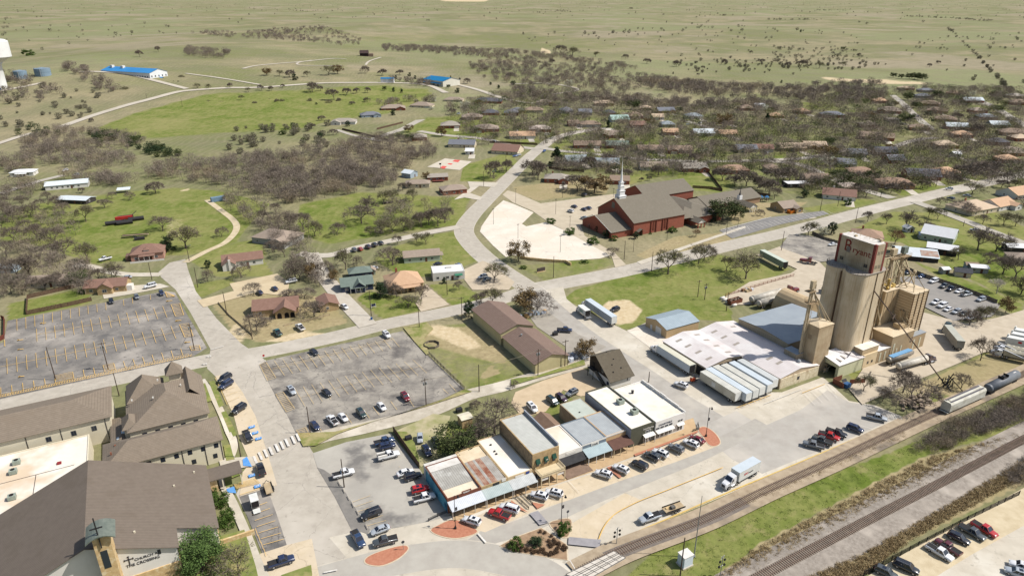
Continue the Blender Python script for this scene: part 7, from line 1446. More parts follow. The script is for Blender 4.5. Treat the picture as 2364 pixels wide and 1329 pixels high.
# trees and shrubs
BARK=M('grey bark',C(122,110,98),C(92,82,72),1.2);TWIG=M('bare twigs',C(136,123,110),C(106,95,84),.8);TWIGD=M('thicket twigs',C(146,133,120),C(118,107,96),.06,c3=C(156,140,116),sc3=.03)
BUD=M('budding twigs',C(136,136,84),C(112,114,66),.8);OAKL=M('oak leaves',C(84,94,50),C(58,68,34),.9);CEDL=M('cedar leaves',C(56,76,44),C(42,58,34),.9);RUSL=M('russet leaves',C(132,112,72),C(108,86,56),.9)
BLOS=M('white blossom',C(218,216,196),C(188,188,160),.9);PINL=M('pine needles',C(106,130,68),C(74,100,48),.9);BROWNB=M('rust brown twigs',C(146,112,82),C(120,90,66),.9);PALEB=M('pale bark',C(214,206,190),C(184,174,156),.9);SHRL=M('shrub leaves',C(88,112,44),C(62,84,30),1);FARB=M('far scrub',C(130,124,104),C(106,102,84),.03,c3=C(128,120,100),sc3=.01)
def rv(r,s=1.0):return Vector((r.gauss(0,s),r.gauss(0,s),r.gauss(0,s)))
def bare_tree(seed,H,spread,twig_n,up=.7,deep=5,tw_w=1.35):
 r=random.Random(seed);trunk=MB();tw=MB()
 def grow_(p,d,ln,rad,lev):
  q=p+d*ln;q=q+rv(r,ln*.05)
  (trunk if lev < 3 else tw).tube(p,q,rad,rad*.68,5 if lev < 2 else 3,cap=False)
  if lev == deep:
   for _ in range(twig_n):
    dd=(d+rv(r,.75)).normalized();l_=ln*r.uniform(.7,1.5);wv=dd.cross(rv(r)).normalized()*r.uniform(.018,.035)*H/10*tw_w;a=p.lerp(q,r.random());tw.add([a-wv,a+wv,a+dd*l_],[[0,1,2]])
   return
  n=(3 if lev == 0 else r.choice((2,3,3))) if lev < 4 else r.choice((2,3))
  for i in range(n):
   ax=d.orthogonal().normalized();ax.rotate(Matrix.Rotation(6.283*(i+r.random()*.7)/n,3,d));dd=(d*up+ax*spread*r.uniform(.6,1.2)+Vector((0,0,.12))).normalized()
   grow_(q,dd,ln*r.uniform(.72,.96),rad*.62,lev+1)
  if lev >= 1:grow_(q,(d+rv(r,.2)).normalized(),ln*.7,rad*.6,lev+1)
 grow_(Vector((0,0,0)),Vector((r.gauss(0,.04),r.gauss(0,.04),1)).normalized(),H*.19,H*.024,0)
 return trunk,tw
def leaves_into(m,r,cs,n,size,mi=0):
 for c,rad in cs:
  for _ in range(n):
   v=rv(r).normalized()*rad*(r.random()**.45);p=c+Vector((v.x,v.y,v.z*.8));a=rv(r).normalized()*size*r.uniform(.6,1.3);b=a.cross(rv(r)).normalized()*size*r.uniform(.5,1)
   m.add([p-a,p+b,p+a,p-b],[[0,1,2,3]],mi)
def leafy(seed,H,W_,n_cl,n_leaf,size,z0=.3,cone=0.0):
 r=random.Random(seed);trunk=MB();m=MB();cs=[]
 trunk.tube((0,0,0),(0,0,H*.5),H*.028,H*.016,6)
 for i in range(n_cl):
  zf=r.uniform(z0,.95);k=(1-cone*(zf-z0)/(1-z0))*math.sqrt(max(.08,1-((zf-(.5+z0*.45))/.6)**2)) if cone < .5 else (1-.9*(zf-z0)/(1-z0));a=r.uniform(0,6.283);d=W_*.5*k*math.sqrt(r.random())
  c=Vector((d*math.cos(a),d*math.sin(a),H*zf));cs.append((c,W_*r.uniform(.09,.2)*(1 if cone < .5 else .8)));trunk.tube((0,0,H*min(.45,zf*.6)),c,H*.009,H*.003,4,cap=False)
 leaves_into(m,r,cs,n_leaf,size);return trunk,m
PROTO={}
def proto(kind,idx):
 key=(kind,idx)
 if key in PROTO:return PROTO[key]
 bark,leaf=BARK,TWIG
 if kind == 'b':tr,cr=bare_tree(10+idx,10,(.62,.75,.55,.8)[idx % 4],4);leaf=TWIG
 elif kind == 'B':tr,cr=bare_tree(30+idx,10,(.75,.9,.65,.8)[idx % 4],4,tw_w=3.2);leaf=TWIG
 elif kind == 'g':
  tr,cr=bare_tree(50+idx,10,(.7,.8,.6)[idx % 3],2);r=random.Random(idx);vs=[Vector(v) for v in cr.v];leaf=[TWIG,BUD]
  for _ in range(1500):
   p=r.choice(vs)+rv(r,.15);a=rv(r).normalized()*.13;b=a.cross(rv(r)).normalized()*.1;cr.add([p-a,p+b,p+a,p-b],[[0,1,2,3]],1)
 elif kind == 'o':tr,cr=leafy(90+idx,10,12,46,60,.3,.3);leaf=OAKL
 elif kind == 'r':tr,cr=leafy(120+idx,10,11.5,44,55,.28,.3);leaf=RUSL
 elif kind == 'w':tr,cr=leafy(150+idx,10,10.5,40,50,.26,.2);leaf=BLOS
 elif kind == 'c':tr,cr=leafy(180+idx,10,8.5,40,60,.26,.06,.35);leaf=CEDL
 elif kind == 'p':tr,cr=leafy(210+idx,10,6.5,60,60,.22,.06,.9);leaf=CEDL
 elif kind == 'P':tr,cr=leafy(240+idx,10,9.5,100,110,.16,.12,.3);leaf=PINL
 elif kind == 'n':tr,cr=bare_tree(270+idx,10,.6,4);leaf=BROWNB
 elif kind == 'y':tr,cr=bare_tree(290+idx,10,.5,2);bark,leaf=PALEB,PALEB
 elif kind == 's':tr,cr=leafy(310+idx,10,14,26,70,.5,.0);tr=None;leaf=SHRL
 t=bpy.data.objects.new('tree',None);col.objects.link(t)
 if tr:tr.build('trunk',bark,t)
 cr.build('crown' if tr else 'foliage',leaf,t)
 learn(t);PROTO[key]=t;return t
USED=set()
def plant(kind,idx,p,H,rz,label=None,name=None,sq=1.0):
 src=proto(kind,idx);s=H/10
 if (kind,idx) not in USED:
  USED.add((kind,idx));r=src;r.location=p;r.rotation_euler=(0,0,rz);r.scale=(s*sq,s*sq,s)
 else:r=copy_tree(src,p,rz,(s*sq,s*sq,s))
 r.name=name or {'b':'bare_tree','g':'budding_tree','o':'oak_tree','r':'oak_tree','w':'blossom_tree','c':'cedar_tree','p':'conifer_tree','P':'pine_tree','B':'bare_tree','n':'bare_tree','y':'sycamore_tree','s':'shrub'}[kind]
 r['category']='shrub' if kind == 's' else 'tree'
 if label:r['label']=label
 return r
KW={'b':'bare grey tree','B':'bare grey tree','g':'half bare tree with olive buds','o':'leafy olive green oak','r':'russet leaved oak','w':'white blossoming tree','c':'dark green cedar','p':'dark tapering conifer','P':'big bright green pine','n':'rusty brown twiggy tree','y':'pale barked sycamore','s':'rounded green shrub'}
T_=[]                                  
def tr_(reg,items):
 for it in items:
  x,y0,y1,k=it[:4];u,v=Z(reg,x,y0);vt=Z(reg,x,y1)[1]
  if k == 's':T_.append((k,u,v,HZ(u,v,vt)*.9,it[4] if len(it) > 4 else .7))
  else:T_.append((k,u,v,max(2.5,HZ(u,v,vt)*(.82 if k in 'bgny' else .8)),it[4] if len(it) > 4 else 1.0))
tr_(q1,[(755,690,500,'g'),(505,570,430,'b'),(275,650,480,'b'),(330,860,650,'b'),(490,920,680,'b'),(645,740,645,'g'),(575,1010,780,'b'),(770,1040,820,'g',1.2),(130,880,690,'b'),(60,1000,800,'b'),(270,1180,900,'b'),(160,1200,950,'b'),(445,980,850,'b'),(1365,440,290,'b',1.3),(1140,500,400,'b'),(870,1220,1040,'b'),(985,1190,1000,'g',.8),(1025,1190,1030,'b'),(1430,770,610,'b',1.4),(1630,925,655,'g',1.3),(1480,940,780,'c',1.3),(1945,820,700,'b'),(1825,1095,1005,'c'),(2115,1180,1000,'b'),(1820,1210,1080,'b'),(2225,1329,1180,'b'),(700,1240,1110,'o',1.4),(780,1230,1140,'c'),(520,1270,1090,'b'),(400,1290,1130,'b',1.2),(230,1300,1120,'b',1.2),(100,1320,1160,'b'),(60,640,480,'b'),(120,690,520,'b'),(200,560,430,'b'),(420,500,390,'b'),(720,440,370,'b'),(920,570,460,'b',1.5),(985,490,400,'b'),(20,760,600,'b'),(230,780,640,'b'),(40,560,440,'b'),(350,560,470,'b'),(560,620,480,'b'),(1290,600,640,'b')][:-1])
tr_(q2,[(930,705,470,'b',1.3),(985,620,430,'b',1.2),(715,810,670,'b',1.2),(1125,535,380,'g'),(1205,520,370,'g',1.2),(1380,505,370,'g',1.2),(1410,870,760,'g'),(1495,890,750,'g'),(520,820,640,'g'),(420,760,540,'b',1.1),(300,760,560,'b',1.2),(600,1160,985,'b'),(680,1220,1090,'r'),(490,1190,1030,'r',.9),(390,1200,1010,'b'),(350,1190,950,'b'),(790,1110,880,'g'),(1200,1070,850,'b',1.3),(890,1080,960,'b'),(1245,890,780,'b'),(150,960,810,'b'),(255,1000,820,'b'),(1520,720,540,'b'),(1600,730,520,'b'),(1660,700,500,'b'),(1450,740,540,'b'),(1100,790,640,'g',1.3),(1200,785,630,'g',1.3),(1300,770,610,'g',1.2),(1010,810,700,'g'),(2090,1225,1000,'g',1.1),(2090,310,40,'b',1.0),(2200,250,110,'b'),(1495,330,240,'r'),(1785,1290,1185,'b'),(1655,1230,1160,'c'),(1340,400,330,'b'),(1290,420,330,'b'),(180,620,480,'b'),(60,700,560,'b')])
tr_(r6,[(1870,310,130,'c',.9),(1960,225,40,'b'),(2075,200,10,'g',1.2),(1240,140,-20,'b'),(1335,225,95,'g',1.8),(1455,160,-10,'b'),(1095,140,-40,'c',1.1),(515,305,110,'b',1.3),(10,430,240,'b',1.2),(95,385,300,'b',1.6),(340,150,50,'b',1.7),(430,150,30,'b',1.5),(290,145,50,'b',1.6),(1170,120,-50,'b'),(2120,370,270,'b'),(1940,1120,1010,'b')])
tr_(r7,[(115,260,30,'r',1.15),(228,265,50,'b',1.5),(660,655,480,'r',1.15),(595,650,540,'b'),(30,930,850,'b')])
tr_((980,920,6.644),[(1075,545,-90,'b',1.2),(730,160,20,'b'),(900,560,330,'b',1.7),(820,400,240,'b',1.5),(460,840,380,'o',1.25),(640,760,420,'b',1.5)])
tr_(q3,[(580,420,250,'b',1.5),(730,440,250,'r',1.5),(650,425,270,'b',1.3),(190,280,80,'b',1.4),(235,325,130,'b'),(395,200,-10,'p',1.3),(1290,285,150,'b',1.3),(1600,180,60,'b',1.3),(870,300,200,'b'),(1020,330,180,'b',1.2),(1375,1150,850,'g',1.15),(1640,1060,840,'g'),(1690,1030,840,'b'),(1885,1120,945,'g',.9),(2055,1190,910,'g',1.2),(65,1040,830,'r',1),(350,705,650,'s',1.2),(510,800,740,'s',1.3),(715,885,820,'s',1.3),(890,985,890,'b',1.4),(1850,685,470,'o',1.25),(1960,660,500,'o',1.2),(1770,690,560,'c',1),(1620,820,740,'n',1.2),(700,750,700,'c',1.3),(760,780,715,'c',1.3),(830,830,750,'c',1.3),(900,855,810,'s',1.2),(1090,840,760,'c',1.2),(1140,810,760,'c'),(1410,780,735,'s',1.6),(1220,800,785,'s',1.5),(700,220,70,'b',1.2),(940,110,10,'b',1.4),(1700,110,30,'w',1.4),(1850,330,170,'b',1.3),(1960,380,250,'b',1.3),(2060,380,120,'b',1.3),(2160,400,250,'b',1.2),(2230,420,300,'b',1.2),(1210,330,270,'b'),(1140,340,290,'b'),(2180,640,560,'b',1.2),(860,190,60,'b',1.2),(110,1100,1070,'s',1.5),(640,1050,1020,'s',1.8)])
tr_(q4,[(385,810,660,'g',1.25),(590,800,665,'c',1),(520,805,715,'w',1.2),(905,690,565,'b'),(1070,710,585,'b'),(1240,765,555,'b',1.1),(1145,890,730,'n',1.1),(1440,650,535,'g'),(1520,670,535,'g',1.1),(1540,545,450,'b'),(1915,710,600,'b',1.4),(2100,720,570,'g',1.1),(2200,730,580,'g'),(1820,450,310,'g',1.7),(2080,390,290,'b',1.4),(2200,385,310,'b',1.4),(890,480,320,'b',1.1),(825,450,300,'b'),(670,365,220,'o',1.5),(940,340,220,'o',1.2),(500,130,0,'r',1.6),(600,130,20,'r',1.3),(540,205,95,'w',1.6),(1100,75,0,'r',1.3),(1750,310,130,'b',1.4),(2005,270,110,'b',1.3),(1910,270,140,'b',1.2),(430,400,270,'b',1.1),(120,360,160,'b',1.3),(220,340,150,'b',1.2),(2030,950,750,'b',1.4),(1870,940,690,'b',1.3),(1700,1025,880,'g',1.1),(2090,1150,940,'b',1.4),(2200,1190,950,'b',1.3),(2250,1325,1120,'g',1.2),(2035,1320,1120,'y',1.2),(40,450,290,'b',1.2),(90,490,340,'b'),(1110,440,330,'b',1.3),(1215,410,320,'b'),(1270,405,320,'b'),(1385,400,310,'b',1.3),(1680,350,250,'b',1.1),(730,545,480,'s',.8),(1740,610,480,'b',2.0),(2270,560,430,'b',1.4),(1420,800,660,'b',1.2),(1960,1060,930,'b',1.2),(2130,340,230,'b'),(2240,170,130,'c'),(350,480,390,'c',1.2)])
tr_(r8,[(1865,360,185,'g',1.2),(1945,330,185,'g',1.1),(1795,385,200,'b',1.1),(2115,270,110,'r',.9),(2250,110,-20,'g',1.1),(1895,690,440,'b',.8),(870,960,770,'g',1),(1290,1110,770,'b',1.3),(1215,970,690,'b'),(1730,930,780,'b',1.2),(1035,1050,910,'b')])
tr_(r1,[(1785,1290,890,'P',1.12),(2120,1360,1060,'g',1.25),(1850,530,450,'s',.8),(1950,700,590,'s',.9),(2010,830,720,'s',.7),(1980,900,790,'s',.9),(1880,620,560,'s',.8)])
tr_(r3,[(470,920,850,'s',1),(445,970,900,'s',.9),(35,1085,1000,'s',1.0),(220,1060,1000,'c',1.8)])
tr_(t1,[(1590,710,645,'g'),(1735,785,715,'g'),(1830,785,725,'g'),(1525,745,705,'c'),(1565,745,705,'c'),(2010,775,715,'b'),(1105,810,745,'g',1.2),(800,1080,1015,'b'),(1845,930,865,'g'),(1940,930,870,'g'),(2060,905,850,'g'),(2115,880,820,'g'),(2235,935,870,'g'),(2180,810,755,'g'),(1225,500,440,'b'),(1390,455,400,'b'),(570,905,830,'b'),(260,960,895,'s',1.5),(460,1010,980,'s',1.5),(155,980,950,'s',1.5),(250,490,440,'s',1.5),(30,1010,975,'s',1.5)])
tr_(t2,[(100,665,590,'r',1.2),(210,670,600,'g',1.2),(300,680,590,'b',1.3),(345,705,640,'c',1.3),(455,675,610,'g',1.1),(640,660,555,'g',1.3),(720,650,560,'r',1.3),(55,795,730,'b'),(140,800,735,'b'),(240,775,725,'b'),(500,810,705,'b',1.3),(570,800,730,'b'),(690,880,735,'b'),(800,835,745,'b',1.1),(890,820,750,'b',1.1),(980,815,745,'b'),(1130,795,750,'o'),(1210,805,755,'c'),(1280,815,770,'c',1.2),(125,905,855,'g'),(190,920,850,'g',1.1),(235,915,850,'g'),(480,910,845,'g'),(535,935,890,'c',1.1),(650,920,855,'g',1.2),(730,905,845,'b'),(840,930,870,'b',1.2),(980,910,835,'g',1.2),(1205,1015,940,'c'),(810,1110,1045,'c',1.2),(1230,695,655,'c',1.2),(1310,690,665,'c'),(1400,695,655,'c',1.2),(1350,670,630,'c',1.3),(1690,775,735,'o'),(1770,815,760,'c',1.3),(1790,705,675,'c'),(1710,685,660,'c'),(1855,735,675,'b',1.3),(2060,745,710,'c',1.2),(2130,780,735,'c',1.2),(2250,750,700,'c',1.2),(1345,1160,1080,'r',1.2),(1260,1220,1160,'o',1.2),(1345,1240,1160,'o',1.2),(1630,1195,1090,'r',1.1),(1785,1115,1065,'c'),(90,1160,1105,'c',1.3),(230,1180,1150,'s',1.6),(1560,900,835,'w',1.2),(1840,950,870,'w',1.3),(1545,965,920,'w',1.3),(1720,1010,920,'b',1.2),(960,645,570,'b',1.1),(1110,665,590,'b',1.2),(1260,660,600,'b',1.3),(1800,1240,1170,'w',1.3),(1870,1270,1190,'b',1.4),(680,1185,1120,'b',1.4),(490,1130,1070,'b',1.5),(580,1060,990,'b',1.3),(2260,920,860,'b')])
tr_(t3,[(510,755,680,'w',1.3),(850,1120,1035,'p',1.3),(1070,960,870,'o',1.4),(1210,1110,1020,'r',1.3),(1470,990,930,'o',1.2),(1860,1110,970,'r',1.3),(2230,990,905,'w',1.2),(2240,1080,970,'p',1.3),(360,945,885,'r',1.2),(310,585,550,'c'),(25,745,700,'c',1.2),(240,570,520,'b'),(1190,560,490,'b',1.4),(1445,585,510,'b',1.4),(1000,520,465,'b',1.2),(1680,610,560,'b'),(1870,570,505,'b'),(2190,560,495,'b',1.4),(2100,475,435,'b'),(540,490,390,'g',1.6),(740,500,440,'g',1.4),(430,470,380,'b',1.4),(360,570,500,'b',1.2),(1640,670,630,'b'),(1420,650,625,'c'),(1680,765,725,'c'),(2250,760,715,'c'),(1050,85,60,'b',1.6),(980,1310,1230,'w',1.3),(650,1329,1280,'b',1.3)])
tr_(t4,[(1130,680,630,'o',1.3),(1200,690,640,'o',1.2),(1270,695,630,'o',1.2),(1320,695,625,'o',1.3),(1385,705,635,'o',1.3),(1340,700,640,'o'),(1260,880,800,'o',1.2),(1330,950,880,'o',1.2),(1240,1085,975,'o',1.3),(1150,930,880,'r',1.3),(900,1050,965,'r',1.7),(1510,870,780,'o',1.2),(1720,835,795,'o',1.1),(1825,840,785,'w',1.3),(2040,990,910,'o',1.5),(2000,850,795,'r',1.3),(1430,1030,960,'o',1.2),(1680,1000,950,'w',1.2),(1850,1190,1060,'b',1.3),(1700,1060,960,'b',1.3),(630,780,735,'c',1.2),(500,785,740,'c',1.2),(290,790,755,'c'),(250,760,730,'c'),(60,780,730,'c',1.3),(150,730,695,'c'),(1530,560,520,'b',1.2),(1450,590,540,'b',1.2),(690,440,405,'o',1.3),(200,590,520,'b',1.4),(320,590,500,'b',1.4),(480,600,520,'g',1.3),(690,590,520,'g',1.2),(830,500,450,'b'),(1090,1310,1250,'r',1.3),(560,1280,1190,'o',1.3),(600,480,440,'b'),(320,285,255,'c')])

HOUSES=[(o.location.x,o.location.y) for o in bpy.data.objects if o.parent is None and o.get('category') in ('house','church')]
SUBP=[(1020,250),(1180,215),(1330,228),(1500,240),(1800,252),(1960,222),(2100,205),(2364,210),(2364,440),(2250,420),(2080,440),(1900,470),(1760,400),(1650,410),(1280,400),(1310,340),(1090,335)]
ROADS=[(967,303,1244,345),(860,322,1045,262),(1250,342,1549,371),(1549,371,1875,363),(1846,380,2060,458),(1195,390,1310,310),(1310,310,1420,300),(2060,220,2150,300),(2240,225,2420,320),(2060,340,2160,318)]
def near_road(u,v,d=7):
 for a,b,c,e in ROADS:
  L_=(c-a)**2+(e-b)**2;t=max(0,min(1,((u-a)*(c-a)+(v-b)*(e-b))/L_))
  if math.hypot(u-a-t*(c-a),(v-b-t*(e-b))*2.2) < d*1.5:return True
 return False
def inpoly(u,v,P):
 r_=False
 for i in range(len(P)):
  (x1,y1),(x2,y2)=P[i],P[(i+1) % len(P)]
  if (y1 > v) != (y2 > v) and u < (x2-x1)*(v-y1)/(y2-y1)+x1:r_=not r_
 return r_
r_=random.Random(31);extra=[];tries=0
while len(extra) < 1700 and tries < 60000:
 tries += 1;u=r_.uniform(1020,2364);v=205+250*r_.random()**1.25
 if not inpoly(u,v,SUBP) or near_road(u,v):continue
 p=G(u,v)
 if any(abs(p.x-x) < 7.5 and abs(p.y-y) < 6.5 for x,y in HOUSES) or any(abs(p.x-q[2].x) < 4 and abs(p.y-q[2].y) < 5 for q in extra):continue
 extra.append((u,v,p))
LM=[('the white water tower',-2,190),('the blue steel tanks',80,185),('the long blue roofed hall',315,180),('the small blue roofed hall',1012,195),('the blue roofed roadside shed',895,190),('the dark pasture barn',846,130),('the basketball court',1040,380),('the pale blue metal shed',946,405),('the looping brick drive',1100,440),('the long white house',165,430),('the white tin roofed bungalow',57,402),('the storage container',504,462),('the pinkish brick cottage',345,592),('the white front gabled bungalow',562,608),('the fenced stone cottage',250,668),('the big grey brown house',643,556),('the pale green ranch house',973,598),('the orange shingled house',932,660),('the navy house',824,664),('the arched stone house',650,718),('the white flat roofed shop',1034,640),('the brown roofed warehouses',1180,760),('the timber gabled house',1405,850),('the mural wall',1010,1120),('the tall stone shop',1215,1020),('the white steeple',1435,430),('the red brick church',1530,480),('the small church cupola',1730,470),('the white church lot',1290,560),('the metal barn',1550,750),('the lettered headhouse',1985,600),('the dark truck lot',1860,575),('the white tin farmhouse',2166,550),('the rusted tin barn',2110,592),('the staff lot',2190,690),('the pale garden sheds',2240,630),('the white hopper railcar',2215,935),('the rust enclosure',1950,890),('the grain trucks',2330,820),('the main railway track',2150,1130),('the taupe church wing',380,1010),('the stone church tower',230,1270),('the planted islands',1260,1260),('the orange roofed ranch',1205,318),('the teal roofed house',1428,280),('the green roofed house',1424,340),('the pale blue suburban roof',1622,310),('the red brown gabled house',1935,456),('the tan roofed corner house',2240,486),('the rust roofed brick house',2062,430),('the slate white house on the curve',1307,260),('the white van on the street',1140,328),('the corner house by the field',795,286),('the yellow walled tan house',1825,346),('the far right cul de sac',2110,240),('the orange brick house at right',2218,316),('the oak clump in the pasture',2095,180),('the clay ball field',660,157),('the far road bend',290,245),('the far left scrub',60,260),('the pasture fence line',2250,130),('the middle of the far plain',1300,60),('the left far plain',350,60),('the right far plain',2000,80),('the pale far road',1010,20),('the bare pasture patch',1255,118)]
LMW=[(ph,*G(u,max(v,8))[:2]) for ph,u,v in LM]
def spot(x,y,k=0):
 best=sorted(((math.hypot(x-a,(y-b)*.8),ph,x-a,y-b) for ph,a,b in LMW))[k];d,ph,dx,dy=best
 if abs(dx) > abs(dy)*.9:rel='left of' if dx < 0 else 'right of'
 else:rel='behind' if dy > 0 else 'in front of'
 if d < 11:rel='close to'
 return f'{rel} {ph}'
BIG=['leftmost','second from left','third from left','fourth from left','fifth from left','sixth from left','seventh from left','eighth from left','ninth from left','tenth from left','eleventh from left','twelfth from left']
def size_word(h,kind):
 if kind == 's':return 'low' if h < 1.6 else 'tall'
 return 'small' if h < 6.5 else ('large' if h > 10.5 else 'medium')
def name_all(lst,group):                 
 pools={}
 for q in lst:pools.setdefault(f'{size_word(q[4], q[1])} {KW[q[1]]} {spot(q[2], q[3])}',[]).append(q)
 for lab,qs in pools.items():
  sub={}
  if len(qs) > 1:
   for q in qs:sub.setdefault(lab+' and '+spot(q[2],q[3],1),[]).append(q)
  else:sub={lab:qs}
  for l2,q2_ in sub.items():
   q2_.sort(key=lambda q:q[2]/q[3])
   for i,q in enumerate(q2_):
    l3=l2 if len(q2_) == 1 else (BIG[min(i,11)].replace(' from left','')+' '+l2)
    w_=l3.split()
    if len(w_) > 16:
     l3=l3.replace('half bare tree with olive buds','olive budding tree').replace('bare grey tree','bare tree').replace('white blossoming tree','blossoming tree').replace('rounded green shrub','green shrub').replace('leafy olive green oak','olive oak').replace(' the ',' ');w_=l3.split()
    q[0]['label']=' '.join(w_[:16])
    q[0]['group']=group
pl=[];cnt=0
for k,u,v,h,sq in T_:
 if k == 'b' and v < 455:k='B'
 p=GT(u,v) if v < 235 else G(u,v);nvar={'b':6,'B':5,'g':4,'o':3,'r':2,'c':3,'s':2,'w':2}.get(k,1)
 h *= 1.22 if k in 'bgBn' else 1
 h=min(h,15.5) if v > 240 else h
 pl.append((plant(k,rng.randrange(nvar),p,h,rng.uniform(0,6.28),sq=sq),k,p.x,p.y,h))
trees_so_far=sum(1 for q in pl if q[1] != 's')
extra.sort(key=lambda q:-q[1])
room=max(0,300-trees_so_far)
for u,v,p in extra[:room]:
 k=r_.choice('BBBBBBBgor');h=r_.uniform(8,12.5);nvar={'B':5,'g':4,'o':3,'r':2}[k];pl.append((plant(k,r_.randrange(nvar),p,h,r_.uniform(0,6.28),sq=1.25),k,p.x,p.y,h))
name_all([q for q in pl if q[1] != 's'],'trees of the town and its fields');name_all([q for q in pl if q[1] == 's'],'green shrubs by the buildings')
# thickets and woods that read as one mass
class Mass:
 def __init__(s):s.v=[];s.f=[];s.n=0;s.mi=[]
 def tree(s,r,p,h,wd,n,ln,wt,mi=0,leafy_=False):
  P_=np.random.default_rng(r.randrange(1 << 30));n=int(n)
  th=P_.uniform(0,6.283,n);rad=np.sqrt(P_.random(n));zz=P_.beta(2.2,1.6,n) if not leafy_ else P_.random(n)
  rr=wd*.5*rad*np.sqrt(np.clip(1-((zz-.55)/.6)**2,.05,1))
  c=np.stack([p[0]+rr*np.cos(th),p[1]+rr*np.sin(th),p[2]+h*(.12+.85*zz)],-1)
  d=np.stack([rr*np.cos(th)/(wd*.5),rr*np.sin(th)/(wd*.5),.7+0*th],-1)+P_.normal(0,.55,(n,3));d /= np.linalg.norm(d,axis=1)[:,None]
  q=np.cross(d,P_.normal(0,1,(n,3)));q /= np.linalg.norm(q,axis=1)[:,None]+1e-6
  l_=ln*P_.uniform(.5,1.3,(n,1));w_=wt*P_.uniform(.6,1.3,(n,1))
  a=c-d*l_*.6-q*w_;b=c-d*l_*.6+q*w_;e=c+d*l_*.6
  if leafy_:e=c+d*l_*.5;
  s.v.append(np.stack([a,b,e],1).reshape(-1,3));s.mi.append(np.full(n,mi));s.n += n
 def trunk(s,p,h,r0):
  x,y,z=p;v=np.array([[x-r0,y,z],[x+r0,y,z],[x,y,z+h*.7]]);s.v.append(v);s.mi.append(np.array([9]));s.n += 1
 def build(s,name,mats,label,cat='thicket'):
  V=np.concatenate(s.v).astype(np.float32);me_=bpy.data.meshes.new(name);me_.vertices.add(len(V));me_.vertices.foreach_set('co',V.ravel());nt_=len(V)//3
  me_.loops.add(len(V));me_.loops.foreach_set('vertex_index',np.arange(len(V),dtype=np.int32));me_.polygons.add(nt_);me_.polygons.foreach_set('loop_start',np.arange(0,len(V),3,dtype=np.int32))
  for m_ in mats:me_.materials.append(m_)
  mi=np.concatenate(s.mi);mi[mi == 9]=0;me_.polygons.foreach_set('material_index',mi.astype(np.int32));me_.update(calc_edges=True)
  o=bpy.data.objects.new(name,me_);col.objects.link(o);return tag(o,label,cat,kind='stuff')
def scatter(poly,n,r,relief_=False,dmin=0):
 us=[q[0] for q in poly];vs=[q[1] for q in poly];pts=[];k=0
 a=[G(u,v) for u,v in poly];P2_=[(q.x,q.y) for q in a];x0,x1=min(q[0] for q in P2_),max(q[0] for q in P2_);y0,y1=min(q[1] for q in P2_),max(q[1] for q in P2_)
 while len(pts) < n and k < n*60:
  k += 1;x,y=r.uniform(x0,x1),r.uniform(y0,y1)
  if inpoly(x,y,P2_):pts.append((x,y,gz(x,y) if relief_ else 0))
 return pts
r_=random.Random(5);m=Mass();MATSW=[TWIGD,CEDL,OAKL,BUD]
for poly,n in (([(330,395),(420,375),(520,372),(640,365),(760,340),(880,318),(985,328),(1015,358),(950,385),(905,430),(800,445),(690,470),(640,478),(560,448),(480,430),(380,415),(300,412)],620),([(640,400),(900,400),(905,432),(690,470),(560,450)],190),([(40,330),(150,300),(250,310),(340,320),(330,345),(200,345),(60,365)],150),([(0,370),(140,345),(300,360),(330,390),(230,385),(190,405),(100,390),(0,405)],130),([(560,370),(620,350),(640,375),(600,395)],26),([(500,470),(560,455),(620,490),(590,520)],14),([(580,520),(640,500),(720,540),(640,560)],18),([(0,430),(60,420),(110,440),(60,470),(0,480)],26),([(130,415),(250,405),(330,425),(290,440),(160,420)],40),([(0,560),(110,560),(190,600),(230,660),(190,690),(0,690)],46),([(0,480),(150,480),(200,540),(120,560),(0,560)],26),([(660,590),(720,600),(760,650),(700,690),(650,650)],14),([(560,500),(720,560),(700,600),(600,540)],18),([(905,480),(1035,470),(1040,510),(960,530),(880,545),(850,545)],30)):
 for p in scatter(poly,n,r_):h=r_.uniform(5,9.5);m.tree(r_,p,h,h*1.0,210,1.6,.075);m.trunk(p,h,.12)
for poly,n in (([(200,312),(330,315),(335,338),(215,340)],22),([(320,345),(420,340),(425,362),(330,364)],20),([(620,300),(700,290),(760,320),(700,330)],4),([(20,300),(60,290),(150,315),(40,330)],10)):
 for p in scatter(poly,n,r_):h=r_.uniform(4.5,7.5);m.tree(r_,p,h,h*1.1,260,1.0,.22,r_.choice((1,2)),True)
m.build('bare_thicket',MATSW,'dense bare grey brown thicket filling the hollow at left')
m=Mass()
